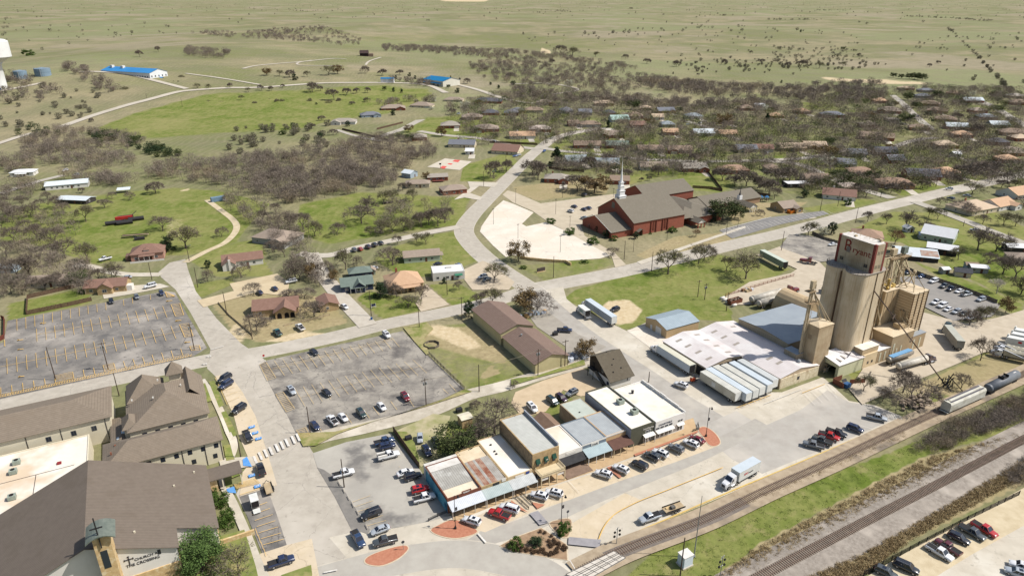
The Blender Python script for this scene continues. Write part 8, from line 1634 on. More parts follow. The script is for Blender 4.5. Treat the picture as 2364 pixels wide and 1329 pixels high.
for poly,n in (([(440,92),(480,84),(560,98),(640,84),(740,80),(835,98),(830,122),(700,116),(620,112),(540,110)],300),([(882,112),(960,108),(1060,114),(1190,122),(1240,130),(1240,150),(1120,146),(1000,135),(890,132)],340),([(1075,158),(1200,150),(1340,160),(1480,178),(1640,198),(1700,212),(1660,220),(1500,205),(1420,220),(1250,205),(1120,190)],420),([(1470,190),(1780,205),(1990,208),(2050,232),(1960,240),(1800,234),(1600,224),(1480,205)],330),([(1180,208),(1420,225),(1600,236),(1800,242),(1790,258),(1600,250),(1400,242),(1200,232)],240),([(1870,195),(2030,192),(2060,215),(2000,225),(1880,210)],70),([(1230,130),(1300,125),(1370,150),(1250,148)],50),([(430,155),(540,158),(540,172),(440,176)],60),([(140,200),(180,196),(280,232),(250,240)],45),([(0,210),(60,215),(150,240),(60,262),(0,250)],40),([(1300,140),(1420,148),(1500,170),(1350,165)],60),([(600,98),(690,92),(700,108),(600,112)],40),([(900,195),(990,198),(1000,206),(910,204)],20),([(860,245),(1000,232),(1010,238),(880,256)],18)):
 for p in scatter(poly,n,r_,True):h=r_.uniform(6,11);m.tree(r_,p,h,h*1.15,170,2.1,.16);m.trunk(p,h,.16)
m.build('creek_woods',MATSW,'long belt of bare grey woods along the creek behind the suburb','woods')
m=Mass()
for u,v,p in extra[room:]:
 h=r_.uniform(6.5,11);m.tree(r_,p,h,h*1.3,240,1.9,.11,r_.choice((0,0,0,0,0,0,3,2)));m.trunk(p,h,.18)
for p in scatter([(1090,335),(1280,250),(1800,258),(2364,225),(2364,420),(2050,430),(1300,390)],420,r_):
 if any(abs(p[0]-x) < 8 and abs(p[1]-y) < 7 for x,y in HOUSES):continue
 u,v=proj(*p)
 if near_road(u,v,6):continue
 h=r_.uniform(1.2,4.5);m.tree(r_,p,h,h*1.3,90,.9,.12,r_.choice((0,0,0,0,1,2)),True)
m.build('suburb_undergrowth',MATSW,'far bare trees and hedges between the suburb houses','vegetation')

m=Mass();pastures=[]
for poly,n in (([(0,20),(700,12),(1200,10),(1800,12),(2364,12),(2364,60),(1800,60),(1200,58),(600,60),(0,60)],900),([(0,60),(400,60),(430,90),(100,140),(0,150)],45),([(1180,80),(1700,70),(2000,90),(2000,170),(1750,175),(1300,120)],150),([(1780,110),(1960,110),(2050,150),(1950,165),(1790,160)],150),([(2060,100),(2364,90),(2364,200),(2200,190)],60),([(1550,140),(1800,125),(1800,165),(1600,170)],60),([(0,215),(240,240),(200,280),(0,320)],60),([(540,290),(780,290),(760,350),(520,360)],40)):
 pastures += [(p,1) for p in scatter(poly,n,r_,True)]
for line,n in (([(2185,66),(2205,80),(2230,105),(2255,130),(2280,158),(2310,190),(2335,215)],60),([(1880,24),(1950,25)],40),([(2090,38),(2230,45),(2330,55)],60),([(1230,22),(1320,28)],40),([(1770,46),(2060,50)],60),([(560,26),(800,26)],30),([(1500,40),(1700,36)],30)):
 for _ in range(n):
  i=r_.randrange(len(line)-1);t_=r_.random();u=line[i][0]+(line[i+1][0]-line[i][0])*t_+r_.gauss(0,2);v=line[i][1]+(line[i+1][1]-line[i][1])*t_+r_.gauss(0,.6);p=GT(u,v);pastures.append(((p.x,p.y,p.z),1))
pastures.sort(key=lambda q:q[0][1]);lst=[]
fr=Mass();fr.tree(random.Random(1),(0,0,0),10,12,260,2.6,.5,0,True)
base_mesh={}
for var in range(3):
 q=Mass();q.tree(random.Random(var+3),(0,0,0),10,12,240,2.4,.42,0,True);o=q.build('pasture_shrub',[FARB],'x');base_mesh[var]=o.data;bpy.data.objects.remove(o)
for i,(p,s) in enumerate(pastures):
 h=r_.uniform(2.5,6.8)*(1 if p[1] < 2500 else 1.7)
 if i < 260:
  o=bpy.data.objects.new('pasture_shrub',base_mesh[i % 3]);col.objects.link(o);o.location=p;o.scale=(h/10,h/10,h/10);o.rotation_euler=(0,0,r_.uniform(0,6));o['category']='shrub';lst.append((o,'q',p[0],p[1],h))
 else:m.tree(r_,p,h,h*1.3,60,h*.35,h*.07,0,True)
KW['q']='grey scrub bush in the pasture'
name_all(lst,'scrub bushes of the pastures')
m.build('far_scrub',[FARB],'scattered scrub dotting the distant plain','scrub')

m=Mass()
for poly,n in (([(2110,1040),(2180,985),(2260,960),(2420,880),(2420,965),(2330,985),(2220,1020),(2160,1050)],230),([(2300,1110),(2364,1060),(2420,1040),(2420,1110),(2340,1130)],34)):
 for p in scatter(poly,n,r_):h=r_.uniform(1.6,3.6);m.tree(r_,p,h,h*1.4,260,.8,.028);
m.build('railway_brush',MATSW,'bare grey brush along the main railway track','brush')
STRAW=M('dry straw grass',C(186,164,122),C(154,132,96),.3);WEED=M('green weeds',C(116,130,60),C(92,108,46),.4);m=Mass()
for poly,n in (([(1640,1340),(1740,1268),(1960,1152),(2130,1062),(2400,985),(2400,1008),(2010,1175),(1770,1320)],1500),([(1850,1340),(2000,1275),(2200,1160),(2364,1060),(2364,1100),(2110,1240),(1990,1330)],1500),([(1440,1262),(1560,1222),(1900,1082),(2090,995),(2090,1012),(1800,1138),(1540,1238)],500)):
 for p in scatter(poly,n,r_):m.tree(r_,p,r_.uniform(.25,.7),r_.uniform(.8,1.8),22,.5,.05,0)
for poly,n in (([(1440,1340),(1540,1240),(1800,1140),(2050,1052),(2200,990),(2240,1000),(2130,1050),(1960,1140),(1740,1258),(1660,1340)],500),([(1600,1200),(1900,1075),(2000,1030),(1960,1060),(1640,1205)],60)):
 for p in scatter(poly,n,r_):m.tree(r_,p,r_.uniform(.08,.2),r_.uniform(.8,1.8),12,.3,.04,1)
m.build('trackside_weeds',[STRAW,WEED],'dry straw and weeds on the railway verges','weeds')

for i in range(46):
 u,v=None,None
 for _ in range(50):
  u,v=r_.uniform(1155,1312),r_.uniform(1216,1296)
  if inpoly(u,v,[(1160,1262),(1250,1222),(1308,1260),(1306,1288),(1180,1272)]) and not (1215 < u < 1265 and 1235 < v < 1268):break
 p=G(u,v,.15)
 if i == 0:
  q=Mass();q.tree(random.Random(77),(0,0,0),.75,1.0,160,.3,.05,0,True);o=q.build('bed_shrub',[M('brown mound shrub',C(112,88,66),C(84,66,50),2)],'x','shrub');del o['kind'];bm_=o.data
 else:o=bpy.data.objects.new('bed_shrub',bm_);col.objects.link(o)
 o.location=p;o['label']='small brown mound shrub in the triangular planted island';o['category']='shrub';o['group']='brown mound shrubs of the planted island'
# poles, lamps, fences, small things
WOODP=M('pole wood',C(96,80,68),C(74,62,54),1.5);LAMPB=M('black lamp post',C(44,42,42));GALV=M('dull galvanised',C(150,152,150),C(134,136,134),2,rough=.5)
def pole_thing(name,label,cat,u,v,group=None):p=G(u,v);t=thing(name,label,cat,(p.x,p.y,0),R(GRID),group);del XF[t.name];return t
POLES=[]
def pole(reg,x,y0,y1,where,kind='p'):
 u,v=Z(REGS2[reg],x,y0);h=min(14.5,HZ(u,v,Z(REGS2[reg],x,y1)[1])*.96);POLES.append((u,v,h,where,kind))
REGS2=dict(REGS,d5=(1220,860,6.042),m7=(1660,560,8.307))
for a in (('r5',490,860,560,'at the left end of the yellow hatched strip'),('r5',950,770,520,'in the middle of the yellow hatched strip','t'),('r5',1705,600,355,'at the right corner of the large striped lot','t'),('r5',1045,1000,790,'between the taupe church roofs'),('r5',1990,295,80,'by the low wall of the arched stone house'),('r5',2212,505,280,'at the dirt corner of the arched stone house','x'),('q1',1660,1035,895,'beside the white bungalow drive','l'),('q1',1333,1200,1040,'below the pinkish brick cottage'),('q1',1735,1265,1080,'on the lawn corner by the side street'),
   ('r6',1015,300,70,'at the navy house sign','x'),('r6',1436,405,225,'at the corner of the middle lot'),('r6',1810,340,125,'by the trees at the brown warehouse','x'),('r6',1496,1085,835,'at the lower edge of the middle lot','t'),('r6',1960,965,715,'on the alley verge below the rail fence'),('r6',480,1329,1085,'at the lower left of the middle lot'),('r7',235,820,580,'at the near corner of the brown warehouse','t'),('r7',470,748,500,'beside the pallets of white bags','x'),('r7',1205,880,785,'behind the white corner shop'),('r7',1885,258,85,'at the edge of the propane yard'),('r7',1635,133,-20,'on the bright lawn, left of a pair','x'),('r7',1695,158,10,'on the bright lawn, right of a pair','t'),
   ('r2',780,550,290,'in the patchy lot beside the mural'),('r1',2118,290,80,'at the church stalls'),('q4',150,945,765,'in the old dark truck lot'),('q4',800,700,560,'beside the wide street near the elevator'),('q4',490,600,450,'behind the orange dumpster'),('q4',645,555,420,'on the fence of the white gabled house'),('q4',1505,385,215,'by the slate roofed house'),('q4',1020,480,390,'at the side street corner'),('q4',1745,730,680,'by the white tin farmhouse','p'),('q3',1230,1125,940,'under the big budding tree at the junction'),('q3',990,1020,850,'below the red brick church'),('q3',370,1180,985,'by the church sign wall'),('q2',1680,1329,1160,'before the white flat roofed shop'),('q2',2000,380,240,'on the looping drive lawn'),('q2',2195,260,100,'by the play lawn'),
   ('t1',1300,930,805,'on the county road bend','x'),('t1',1605,970,840,'in the green field'),('t1',572,690,560,'right of the steel tanks'),('t1',428,620,555,'behind the steel tanks'),('t1',112,840,680,'beside the water tower'),('t1',830,680,590,'before the blue roofed hall')):pole(*a)
for a in (('q3',40,530,400),('q3',390,625,490),('q3',515,745,640),('q3',430,960,810),('q3',680,810,712),('q3',1070,955,830),('q3',450,480,390),('q3',895,475,400),('q3',1365,850,780),('q3',1885,800,650),('q3',1985,745,630),('q3',60,840,710),('q2',2085,715,575)):pole(*a,'parking','s')
seen={}
for u,v,h,where,kind in POLES:
 if kind == 's':continue
 t=pole_thing('utility_pole' if kind != 'l' else 'street_lamp',f"{'dark wooden utility pole' if kind != 'l' else 'street lamp on a wooden pole'} {where}",'utility pole' if kind != 'l' else 'street lamp',u,v,'utility poles')
 MB().tube((0,0,0),(0,0,h),.17,.11,8).build('pole',WOODP,t)
 if kind in 'xt':boxpart(t,'crossarm',(0,0,h-.7),(2.4,.12,.14),WOODP);m=MB();[m.tube((x,0,h-.56),(x,0,h-.3),.05) for x in (-1.1,-.4,.4,1.1)];m.build('insulators',GALV,t)
 if kind == 't':
  for x in (-.42,.42):MB().lathe((x,0,h-2.4),[(.26,0),(.28,.9),(.2,1.0)],10).build('transformer',GALV,t)
 if kind == 'l':MB().bar((0,0,h-.3),(1.6,0,h),.08).box((1.7,0,h-.1),(.6,.25,.15)).build('lamp_arm',GALV,t)
ls=sorted([q for q in POLES if q[4] == 's'])
for i,(u,v,h,_,k) in enumerate(ls):
 near=min(LMW,key=lambda q:math.hypot(q[1]-G(u,v).x,q[2]-G(u,v).y))[0]
 t=pole_thing('lot_light',f'slim dark lot light {spot(*G(u, v)[:2])}, at {"the white lot" if u < 1330 else "the church front"} ({"upper" if v < 480 else "lower"})'.replace('(','').replace(')',''),'lot light',u,v,'lot lights at the brick church')
 MB().tube((0,0,0),(0,0,h),.1,.07,8).build('pole',LAMPB,t);boxpart(t,'lamp_head',(0,0,h),(1.3,.4,.14),LAMPB)
for lab,reg,x,y0,y1 in (('black street lamp on the pointed paver island','r2',1757,915,600),('black street lamp on the small mulched island','r3',440,872,612),('black street lamp on the rounded paver island','r3',1712,105,-165)):
 u,v=Z(REGS[reg],x,y0);h=min(10,HZ(u,v,Z(REGS[reg],x,y1)[1])*.95);t=pole_thing('street_lamp',lab,'street lamp',u,v,'black street lamps');MB().lathe((0,0,.1),[(.32,0),(.3,.5),(.14,.8),(.09,1.2),(.07,h)],10).build('post',LAMPB,t)
 MB().bar((0,0,h-.2),(1.0,0,h-.1),.07).build('arm',LAMPB,t);MB().lathe((1.0,0,h-.8),[(.34,0),(.2,.25),(.08,.6)],10).build('lamp_shade',LAMPB,t);boxpart(t,'banner',(.4,0,h*.55),(.55,.05,1.0),M('banner',C(74,70,72)))
u,v=Z(r3,1607,1160);t=pole_thing('mast','tall slim grey mast between the two tracks','mast',u,v);MB().tube((0,0,0),(0,0,17.5),.14,.06,8).build('pole',GALV,t);MB().lathe((0,0,0),[(.3,0),(.3,.4)],8).build('foot',GALV,t)
u,v=Z(r3,1485,1329);t=pole_thing('utility_pole','dark wooden pole beside the white signal cabinet','utility pole',u,v,'utility poles');MB().tube((0,0,0),(0,0,11),.16,.11,8).build('pole',WOODP,t)
for lab,reg,x,y,h in (('crossing signal with black lamps beside the level crossing',r3,925,1055,5.2),('crossing signal with paired black lamps by the main track',r3,1835,1340,6.2)):
 u,v=Z(reg,x,y);t=pole_thing('crossing_signal',lab,'crossing signal',u,v);MB().tube((0,0,0),(0,0,h),.09).build('post',GALV,t)
 for s in (-1,1):MB().tube((s*.75,-.1,h*.55),(s*.75,.1,h*.55),.32,n=12).build('lamp',LAMPB,t);MB().tube((s*.7,-.1,h*.78),(s*.7,.1,h*.78),.3,n=12).build('lamp',LAMPB,t)
 MB().bar((-.8,0,h*.55),(.8,0,h*.55),.08).bar((-.5,.06,h*.86),(.5,.06,h),.12,.05).bar((.5,.06,h*.86),(-.5,.06,h),.12,.05).build('arms',TRIM,t)
u,v=Z(r3,1525,1225);t=pole_thing('signal_cabinet','white signal cabinet inside a wire fence','cabinet',u,v);boxpart(t,'cabinet_body',(0,0,.3),(2.6,2.2,2.8),M('cabinet white',C(226,234,240),C(212,222,230),1));boxpart(t,'lid',(0,0,3.1),(2.8,2.4,.15),TRIM);boxpart(t,'plinth',(0,0,0),(3,2.6,.3),CONC)
for lab,reg,x,y,colr in (('red stop sign at the corner of the middle lot',r6,78,700,(190,40,44)),('dark road sign on the leaf shaped island',r2,1300,1100,(70,72,76)),('dark road sign beside the small mulched island',r3,495,830,(84,84,90))):
 u,v=Z(reg,x,y);t=pole_thing('road_sign',lab,'road sign',u,v);MB().tube((0,0,0),(0,0,2.7),.05).build('post',GALV,t);n_=8;MB().tube((0,-.06,2.5),(0,-.1,2.5),.42,n=8).build('sign_plate',M('sign '+str(colr),C(*colr)),t)

a_,b_=W(218.4,102.6),W(207.5,127.2);t=thing('loading_boom','long dark inclined boom with two cross yokes reaching up the silo wall','loading boom',tuple(a_));m=MB();p0=Vector((a_.x,a_.y,.8));p1=Vector((b_.x,b_.y,27.8));d_=(p1-p0);sd_=d_.cross(Vector((0,0,1))).normalized()
for o_ in (-.28,.28):m.bar(p0+sd_*o_,p1+sd_*o_,.16)
for i in range(30):k=i/30;m.bar(p0+d_*k+sd_*.28*(-1)**i,p0+d_*(k+1/30)-sd_*.28*(-1)**i,.09)
m.build('boom',WOODP,t)
for k in (.48,.72):c=p0+d_*k;MB().bar(c-sd_*2.2,c+sd_*2.2,.3).bar(c-sd_*2.2,c+d_*.08,.06).bar(c+sd_*2.2,c+d_*.08,.06).build('cross_yoke',WOODP,t)
m=MB()
for i in range(14):m.bar(p0+rv(rng,1.6),p0+rv(rng,1.2)+Vector((0,0,2.5)),.22)
m.bar(p0+sd_*3+Vector((0,0,2.5)),p0-sd_*4+Vector((0,0,3.5)),.25);m.build('machinery',CHAS,t)
t=pole_thing('rubble_heap','heap of broken concrete and scrap under the bare trees by the hopper','rubble',2118,930);m=MB()
for i in range(110):m.box((rng.gauss(0,3.6),rng.gauss(0,1.6),rng.uniform(-.1,.25)),(rng.uniform(.4,1.5),rng.uniform(.3,1),rng.uniform(.3,.9)),rng.uniform(0,3))
o=m.build('rubble',M('rubble',C(176,160,140),C(120,104,90),.5),t);o['kind']='stuff'

def fence(label,px,h,mat,kind='board',step=2.4,name='fence',rail=None):
 P=[G(u,v) for u,v in px];t=thing(name,label,'fence',tuple(P[0]));m=MB();posts=MB();ps=[]
 for a,b in zip(P[:-1],P[1:]):
  L=(b-a).length;n=max(1,int(L/step))
  for i in range(n):ps.append(a.lerp(b,i/n))
  if kind == 'board':
   n2=max(1,int(L/.5));
   for i in range(n2):q,r2q=a.lerp(b,i/n2),a.lerp(b,(i+.92)/n2);hh=h*(1+.03*((i*7) % 3));m.bar((q.x,q.y,hh/2),(r2q.x,r2q.y,hh/2),.05,hh)
  elif kind == 'rail':
   for k in ((.35,.65,.95) if h > .9 else (.5,.95)):m.bar((a.x,a.y,h*k),(b.x,b.y,h*k),.08,.1)
  elif kind == 'iron':
   n2=int(L/.35);m.bar((a.x,a.y,h*.95),(b.x,b.y,h*.95),.06).bar((a.x,a.y,.2),(b.x,b.y,.2),.06)
   for i in range(n2):q=a.lerp(b,i/n2);m.bar((q.x,q.y,.1),(q.x,q.y,h),.07)
 ps.append(P[-1]);m.build({'board':'panels','rail':'rails','iron':'bars'}[kind],mat,t)
 for q in ps[:100]:MB().box((q.x,q.y,0),(.13,.13,h*1.05)).build('post',mat,t)
FB=M('brown fence boards',C(110,86,70),C(90,70,56),.6);FG=M('grey fence boards',C(118,108,98),C(98,90,82),.6)
fence('dark brown board fence round the lawn above the striped lot',ZZs(r5,[(805,168),(600,215),(235,290),(245,148),(520,85),(780,25)]),1.8,FB)
fence('short red board fence at the left end of the striped lot',ZZs(r5,[(0,520),(40,500),(42,340),(15,330)]),1.8,M('red fence',C(122,66,52),C(104,56,44),.6))
fence('brown board fence between the patchy lot and the small lawn',ZZs(r2,[(1212,62),(1330,230),(1440,385)]),2.0,FB)
fence('black rail fence along the right edge of the middle lot',ZZs(r6,[(1520,640),(1650,770),(1830,945)]),1.3,LAMPB,'rail')
fence('black iron fence along the railway verge',ZZs(r4,[(870,1335),(1350,1075),(1780,850),(2235,628)]),1.8,LAMPB,'iron',3)
fence('grey board fence behind the staff lot',[(2085,622),(2130,640),(2215,668),(2300,702)],2,FG);fence('grey board fence at the edge of the old truck lot',ZZs(q4,[(420,800),(520,850),(640,885)]),1.8,FG)
fence('dark board fence behind the brick church',ZZs(q3,[(1590,395),(1750,405),(1850,425),(1700,230),(1740,250)]),1.8,FB);fence('board fence before the slate roofed houses',ZZs(q3,[(330,225),(480,245),(640,255)]),1.8,FB);fence('long board fence behind the church playground',ZZs(q3,[(1960,430),(2120,450),(2270,470)]),1.8,FB)
fence('rust red pipe fence along the propane yard',ZZs((1660,560,8.307),[(120,1040),(600,890),(1000,770),(1430,650)]),1.5,M('rust pipe',C(140,82,62)),'rail');fence('yellowed wall round the dirt yard of the arched house',ZZs(r5,[(1915,190),(2010,300),(2210,470)]),.8,M('low stone wall',C(200,182,150),C(176,158,128),.8));fence('low tan wall before the arched stone house',ZZs(r6,[(250,390),(440,345),(650,295)]),.7,M('low stone wall',None))
for a,b,w_ in (((790,300),(900,326),'below the corner house at the green field'),((870,300),(930,285),'along the new street at the green field'),((1130,330),(1240,335),'by the street with the white van'),((1590,360),(1640,355),'between brown roofed houses behind the church'),((1950,400),(2010,390),'at the rust roofed house'),((2030,375),(2100,380),'between the slate roofed brick houses'),((1390,332),(1460,330),'behind the green roofed house'),((1640,335),(1700,340),'behind the slate roofed cream house')):fence('brown board fence '+w_,[a,b],1.8,FB,step=6)
fence('dark hand rails of the left ramp by the shop steps',ZZs(r3,[(40,640),(95,690),(155,745)]),1.0,LAMPB,'rail',2,'hand_rail');fence('dark hand rails of the right ramp by the shop steps',ZZs(r3,[(88,612),(140,660),(188,708)]),1.0,LAMPB,'rail',2,'hand_rail');fence('dark rail beside the mural corner',ZZs(r2,[(1520,850),(1600,810),(1700,770)]),1.0,LAMPB,'rail',2,'hand_rail');fence('dark rail at the right end of the shops',ZZs(r3,[(1595,65),(1650,45),(1640,0)]),1.0,LAMPB,'rail',2,'hand_rail')
P=catmull([G(*Z(r3,*p)) for p in ((1092,950),(1500,775),(1900,600),(2285,440))]+[G(*Z(r4,*p)) for p in ((450,275),(880,92),(1200,-45))],6);m=MB()
for a,b in zip(P[:-1],P[1:]):m.bar((a.x,a.y,.12),(b.x,b.y,.12),.35,.3)
tag(m.build('kerb',M('yellow kerb paint',C(226,196,120),C(206,176,110),.5)),'yellow painted kerb along the siding','kerb',kind='structure')

t=pole_thing('garden_ring','octagonal timber ring standing on the grass by the middle lot','garden ring',*Z(r6,1545,560));m=MB()
for i in range(8):a0,a1=R(45*i),R(45*i+45);m.bar((2.9*math.cos(a0),2.9*math.sin(a0),.45),(2.9*math.cos(a1),2.9*math.sin(a1),.45),.12,.9)
m.build('ring_wall',M('grey timber',C(128,118,104),C(106,98,86),1.5),t)
t=pole_thing('basketball_hoop','basketball hoop on a pole at the near end of the court','basketball hoop',*Z(q2,1622,225));MB().tube((0,0,0),(0,0,3.2),.1).build('pole',LAMPB,t);boxpart(t,'backboard',(0,.5,2.9),(1.8,.08,1.1),LAMPB);MB().lathe((0,.9,2.95),[(.24,0),(.24,.04)],10).build('rim',M('orange rim',C(200,90,50)),t)
t=pole_thing('dumpster','bright orange dumpster at the end of the church lot','dumpster',*Z(q4,245,612));ORG=M('orange steel',C(226,130,36),C(206,116,30),1);m=MB()
for c,d in (((0,-1.2,0),(6,.12,1.7)),((0,1.2,0),(6,.12,1.7)),((-3,0,0),(.12,2.5,1.7)),((3,0,0),(.12,2.5,1.7)),((0,0,.1),(6,2.4,.1))):m.box(c,d)
for i in range(7):m.box((-2.7+.9*i,-1.3,0),(.12,.12,1.7))
m.build('body',ORG,t)
for i,(x,lab) in enumerate(((2135,'left'),(2185,'middle'),(2235,'right'))):
 t=pole_thing('play_tower',f'blue canopied play tower behind the church, {lab} of three','play tower',*Z(q3,x,515));MB().lathe((0,0,3),[(1.9,0),(.1,1.2)],4).build('canopy',M('blue canopy',C(66,124,170)),t);boxpart(t,'platform',(0,0,1.2),(2,2,.15),FB)
 for sx in (-.9,.9):
  for sy in (-.9,.9):boxpart(t,'post',(sx,sy,0),(.12,.12,3),FB)
t=pole_thing('play_slide','small teal slide set on the lawn under bare trees','slide',*Z(q2,2090,255));MB().bar((-1.5,0,.2),(.8,0,1.8),.7,.1).box((1.3,0,0),(1,1,1.8)).build('slide',M('teal plastic',C(60,150,140)),t);boxpart(t,'roof',(1.3,0,1.85),(1.3,1.3,.2),M('teal plastic',None))
t=pole_thing('stone_wall','curved stone retaining wall below the white church lot','wall',*Z(q3,80,1020));
P=[G(*Z(q3,*p)) for p in ((75,1012),(180,1030),(330,1042),(480,1050),(525,1075))];o_=t.location;m=MB()
for a,b in zip(P[:-1],P[1:]):m.bar((a.x,a.y,.7),(b.x,b.y,.7),.5,1.4)
bpy.data.objects.remove(t);tag(m.build('stone_wall',STONE),'curved stone retaining wall below the white church lot','wall')
t=pole_thing('sign_board','dark low sign board on the lawn below the stone wall','sign',*Z(q3,262,1128));boxpart(t,'board',(0,0,.3),(4.2,.5,1.7),M('dark sign',C(92,80,74),C(76,66,62),2));boxpart(t,'base',(0,0,0),(4.8,.8,.35),STONE)
t=pole_thing('sign_board','white framed sign on the lawn of the navy house','sign',*Z(r6,1035,232));boxpart(t,'board',(0,0,.8),(2,.12,1.2),NAVY);boxpart(t,'frame',(0,-.08,.75),(2.2,.06,.12),TRIM);boxpart(t,'post',(-.9,0,0),(.12,.12,2.2),TRIM);boxpart(t,'post',(.9,0,0),(.12,.12,2.2),TRIM)
t=pole_thing('wheelie_bin','blue bin at the kerb of the pale lane','bin',*Z(r6,1018,335));MB().prism([(-.3,-.3),(.3,-.3),(.35,.35),(-.35,.35)],0,1.0).build('body',M('blue bin',C(40,84,140)),t);boxpart(t,'lid',(0,0,1.0),(.75,.8,.1),M('blue bin',None))
for lab,reg,x,y in (('black bin behind the brown board fence',r2,1345,135),('black bin beside the stone outhouse',r6,1785,1140),('black bin in the yard by the navy pickup',r7,385,470)):
 t=pole_thing('rubbish_bin',lab,'bin',*Z(reg,x,y));boxpart(t,'body',(0,0,0),(1.8,1.3,1.2),BLACKM);MB().bar((-.9,0,1.25),(.9,0,1.35),1.4,.08).build('lid',BLACKM,t)

t=pole_thing('farm_machine','red and black farm machine with rollers on the left lawn','farm machine',*Z(q1,1095,690));RED=M('farm red',C(178,50,38),C(156,42,32),1)
t.scale=(1.35,1.35,1.35);MB().box((0,1,.8),(6.5,1.6,1.3)).box((-2,2,.8),(3,1,1)).build('frame',RED,t)
for x,y in ((-4.2,-2.6),(4.4,-.6),(0,-4.2),(.5,4)):MB().tube((x-3,y,.9),(x+3,y,.9),.85,n=12).build('roller',BLACKM,t)
m=MB().bar((2,1,1.5),(5,4,3),.2).bar((0,0,1),(0,-4,1),.3).bar((0,0,1),(-4,-2.6,1),.3).bar((0,0,1),(4,-.6,1),.3);m.build('linkage',BLACKM,t)
flat_trailer('long plank flatbed trailer on the left lawn behind the cottage',G(*Z(q1,1190,825)),R(14),13,2.4);t=pole_thing('farm_machine','black skid machine beside the long plank flatbed','farm machine',*Z(q1,1225,848));boxpart(t,'body',(0,0,.2),(5,2,1),BLACKM);boxpart(t,'deck',(.5,0,1.2),(3,1.6,.4),M('dark deck',C(70,66,62)))
t=pole_thing('woodpile','dark pile of logs under the trees on the centre lawn','woodpile',*Z(q2,1157,530));m=MB()
for i in range(40):m.tube((rng.uniform(-4,3.5),rng.uniform(-.8,.8),rng.uniform(.2,.9)),(rng.uniform(-3.5,4),rng.uniform(-.8,.8),rng.uniform(.2,.9)),.18,n=5)
m.build('logs',M('dark logs',C(84,72,66),C(60,52,50),1),t)
def pallets(label,reg,x,y,n,cols,w_,d_):
 t=pole_thing('pallet_stack',label,'pallets',*Z(reg,x,y));m=MB();b2=MB()
 for i in range(n):cx,cy=rng.uniform(-w_,w_),rng.uniform(-d_,d_);h=rng.uniform(.7,1.4);b2.box((cx,cy,.02),(1.25,1.25,.14));m.box((cx,cy,.17),(1.15,1.15,h),0,rng.randrange(len(cols)))
 m.build('goods',cols,t);b2.build('pallet_base',M('pallet wood',C(196,162,116)),t)
pallets('stacked white bags on pallets behind the timber house',r7,580,668,22,[M('white bags',C(226,228,232),C(200,204,212),1.5),M('grey wrap',C(176,182,196))],4.5,2);pallets('mixed pallets of bagged stock below the two yard trees',r7,190,290,18,[M('white bags',None),M('tan sacks',C(206,168,120)),M('pale blue wrap',C(190,206,220))],6,1.5);pallets('bundles of junk beside the rust red pipe fence',(1660,560,8.307),560,940,12,[M('white bags',None),M('junk rust',C(140,104,80)),M('junk tan',C(190,170,134))],3,1.2)
t=pole_thing('rust_container','rusted open container full of scrap in the propane yard','container',*Z((1660,560,8.307),290,1160));m=MB()
for c,d in (((0,-1.3,0),(6.5,.12,2)),((0,1.3,0),(6.5,.12,2)),((-3.2,0,0),(.12,2.6,2)),((3.2,0,0),(.12,2.6,2))):m.box(c,d)
m.build('container_body',M('rust panel',None),t);m=MB()
for i in range(14):m.box((rng.uniform(-2.6,2.6),rng.uniform(-.8,.8),rng.uniform(.8,1.6)),(rng.uniform(.4,1.2),.6,.5),rng.random())
m.build('scrap',M('scrap',C(150,130,112),C(96,84,76),1.5),t)
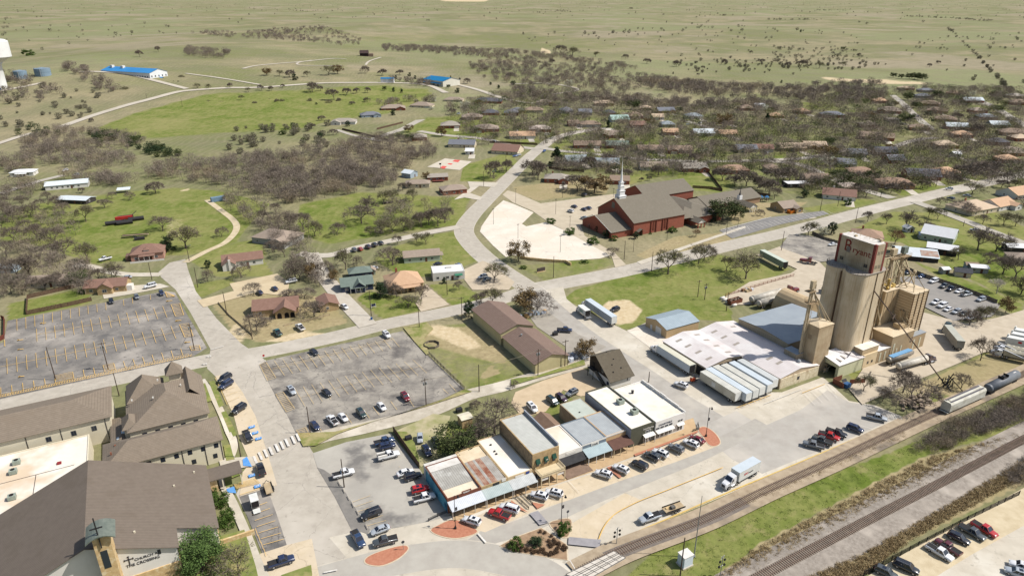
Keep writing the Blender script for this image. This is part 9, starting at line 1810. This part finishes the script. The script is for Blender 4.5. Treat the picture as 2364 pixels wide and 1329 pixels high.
for i,(x,y,lab) in enumerate(((60,1085,'leftmost'),(110,1120,'second'),(165,1160,'third'),(285,1225,'rightmost'))):
 t=pole_thing('propane_tank',f'small white propane tank by the rust container, {lab} of four','propane tank',*Z((1660,560,8.307),x,y));MB().tube((-1.1,0,.7),(1.1,0,.7),.55,n=12).build('tank',TRIM,t,True);boxpart(t,'stand',(0,0,0),(1.6,.7,.25),GALV)
WS=M('wheel stop',C(206,196,180),C(186,176,160),1)
def stops(label,reg,a,b,n,group,rz):
 for i in range(n):
  k=i/max(1,n-1);p=G(*Z(reg,a[0]+(b[0]-a[0])*k,a[1]+(b[1]-a[1])*k));o=MB().box((0,0,0),(1.8,.16,.14)).build('wheel_stop',WS) if i == 0 else base.copy()
  if i == 0:base=o
  else:col.objects.link(o)
  o.location=(p.x,p.y,MZ);o.rotation_euler=(0,0,rz);tag(o,label,'wheel stop',group)
stops('low concrete wheel stop in the top row of the middle lot',r6,(180,740),(1160,498),14,'wheel stops of the middle lot',R(GRID));stops('low concrete wheel stop along the tar strip of the patchy lot',r2,(740,525),(980,905),7,'wheel stops of the patchy lot',R(GRID+90));stops('low concrete wheel stop beside the yellow hatched strip',r5,(40,985),(1560,645),17,'wheel stops of the large lot',R(GRID))

def cable(label,a,b,sag=.8,r0=.035):
 t=MB();p,q=Vector(a),Vector(b);prev=p
 for i in range(1,13):k=i/12;c=p.lerp(q,k)-Vector((0,0,sag*4*k*(1-k)));t.bar(prev,c,r0*2);prev=c
 tag(t.build('overhead_cable',M('cable',C(150,140,120))),label,'cable','overhead cables')
PT={w_:(*G(u,v)[:2],h-.4) for u,v,h,w_,k in POLES if k != 's'}
for a,b,lab in (('at the lower edge of the middle lot','on the alley verge below the rail fence','overhead cable across the lower edge of the middle lot'),('on the alley verge below the rail fence','at the near corner of the brown warehouse','overhead cable across the grass to the brown warehouse'),('at the navy house sign','by the trees at the brown warehouse','overhead cable along the street before the orange roofed house'),('at the near corner of the brown warehouse','beside the pallets of white bags','overhead cable along the front wall of the brown warehouse'),('at the left end of the yellow hatched strip','in the middle of the yellow hatched strip','overhead cable over the left half of the hatched strip'),('in the middle of the yellow hatched strip','at the right corner of the large striped lot','overhead cable over the right half of the hatched strip')):cable(lab,PT[a],PT[b])
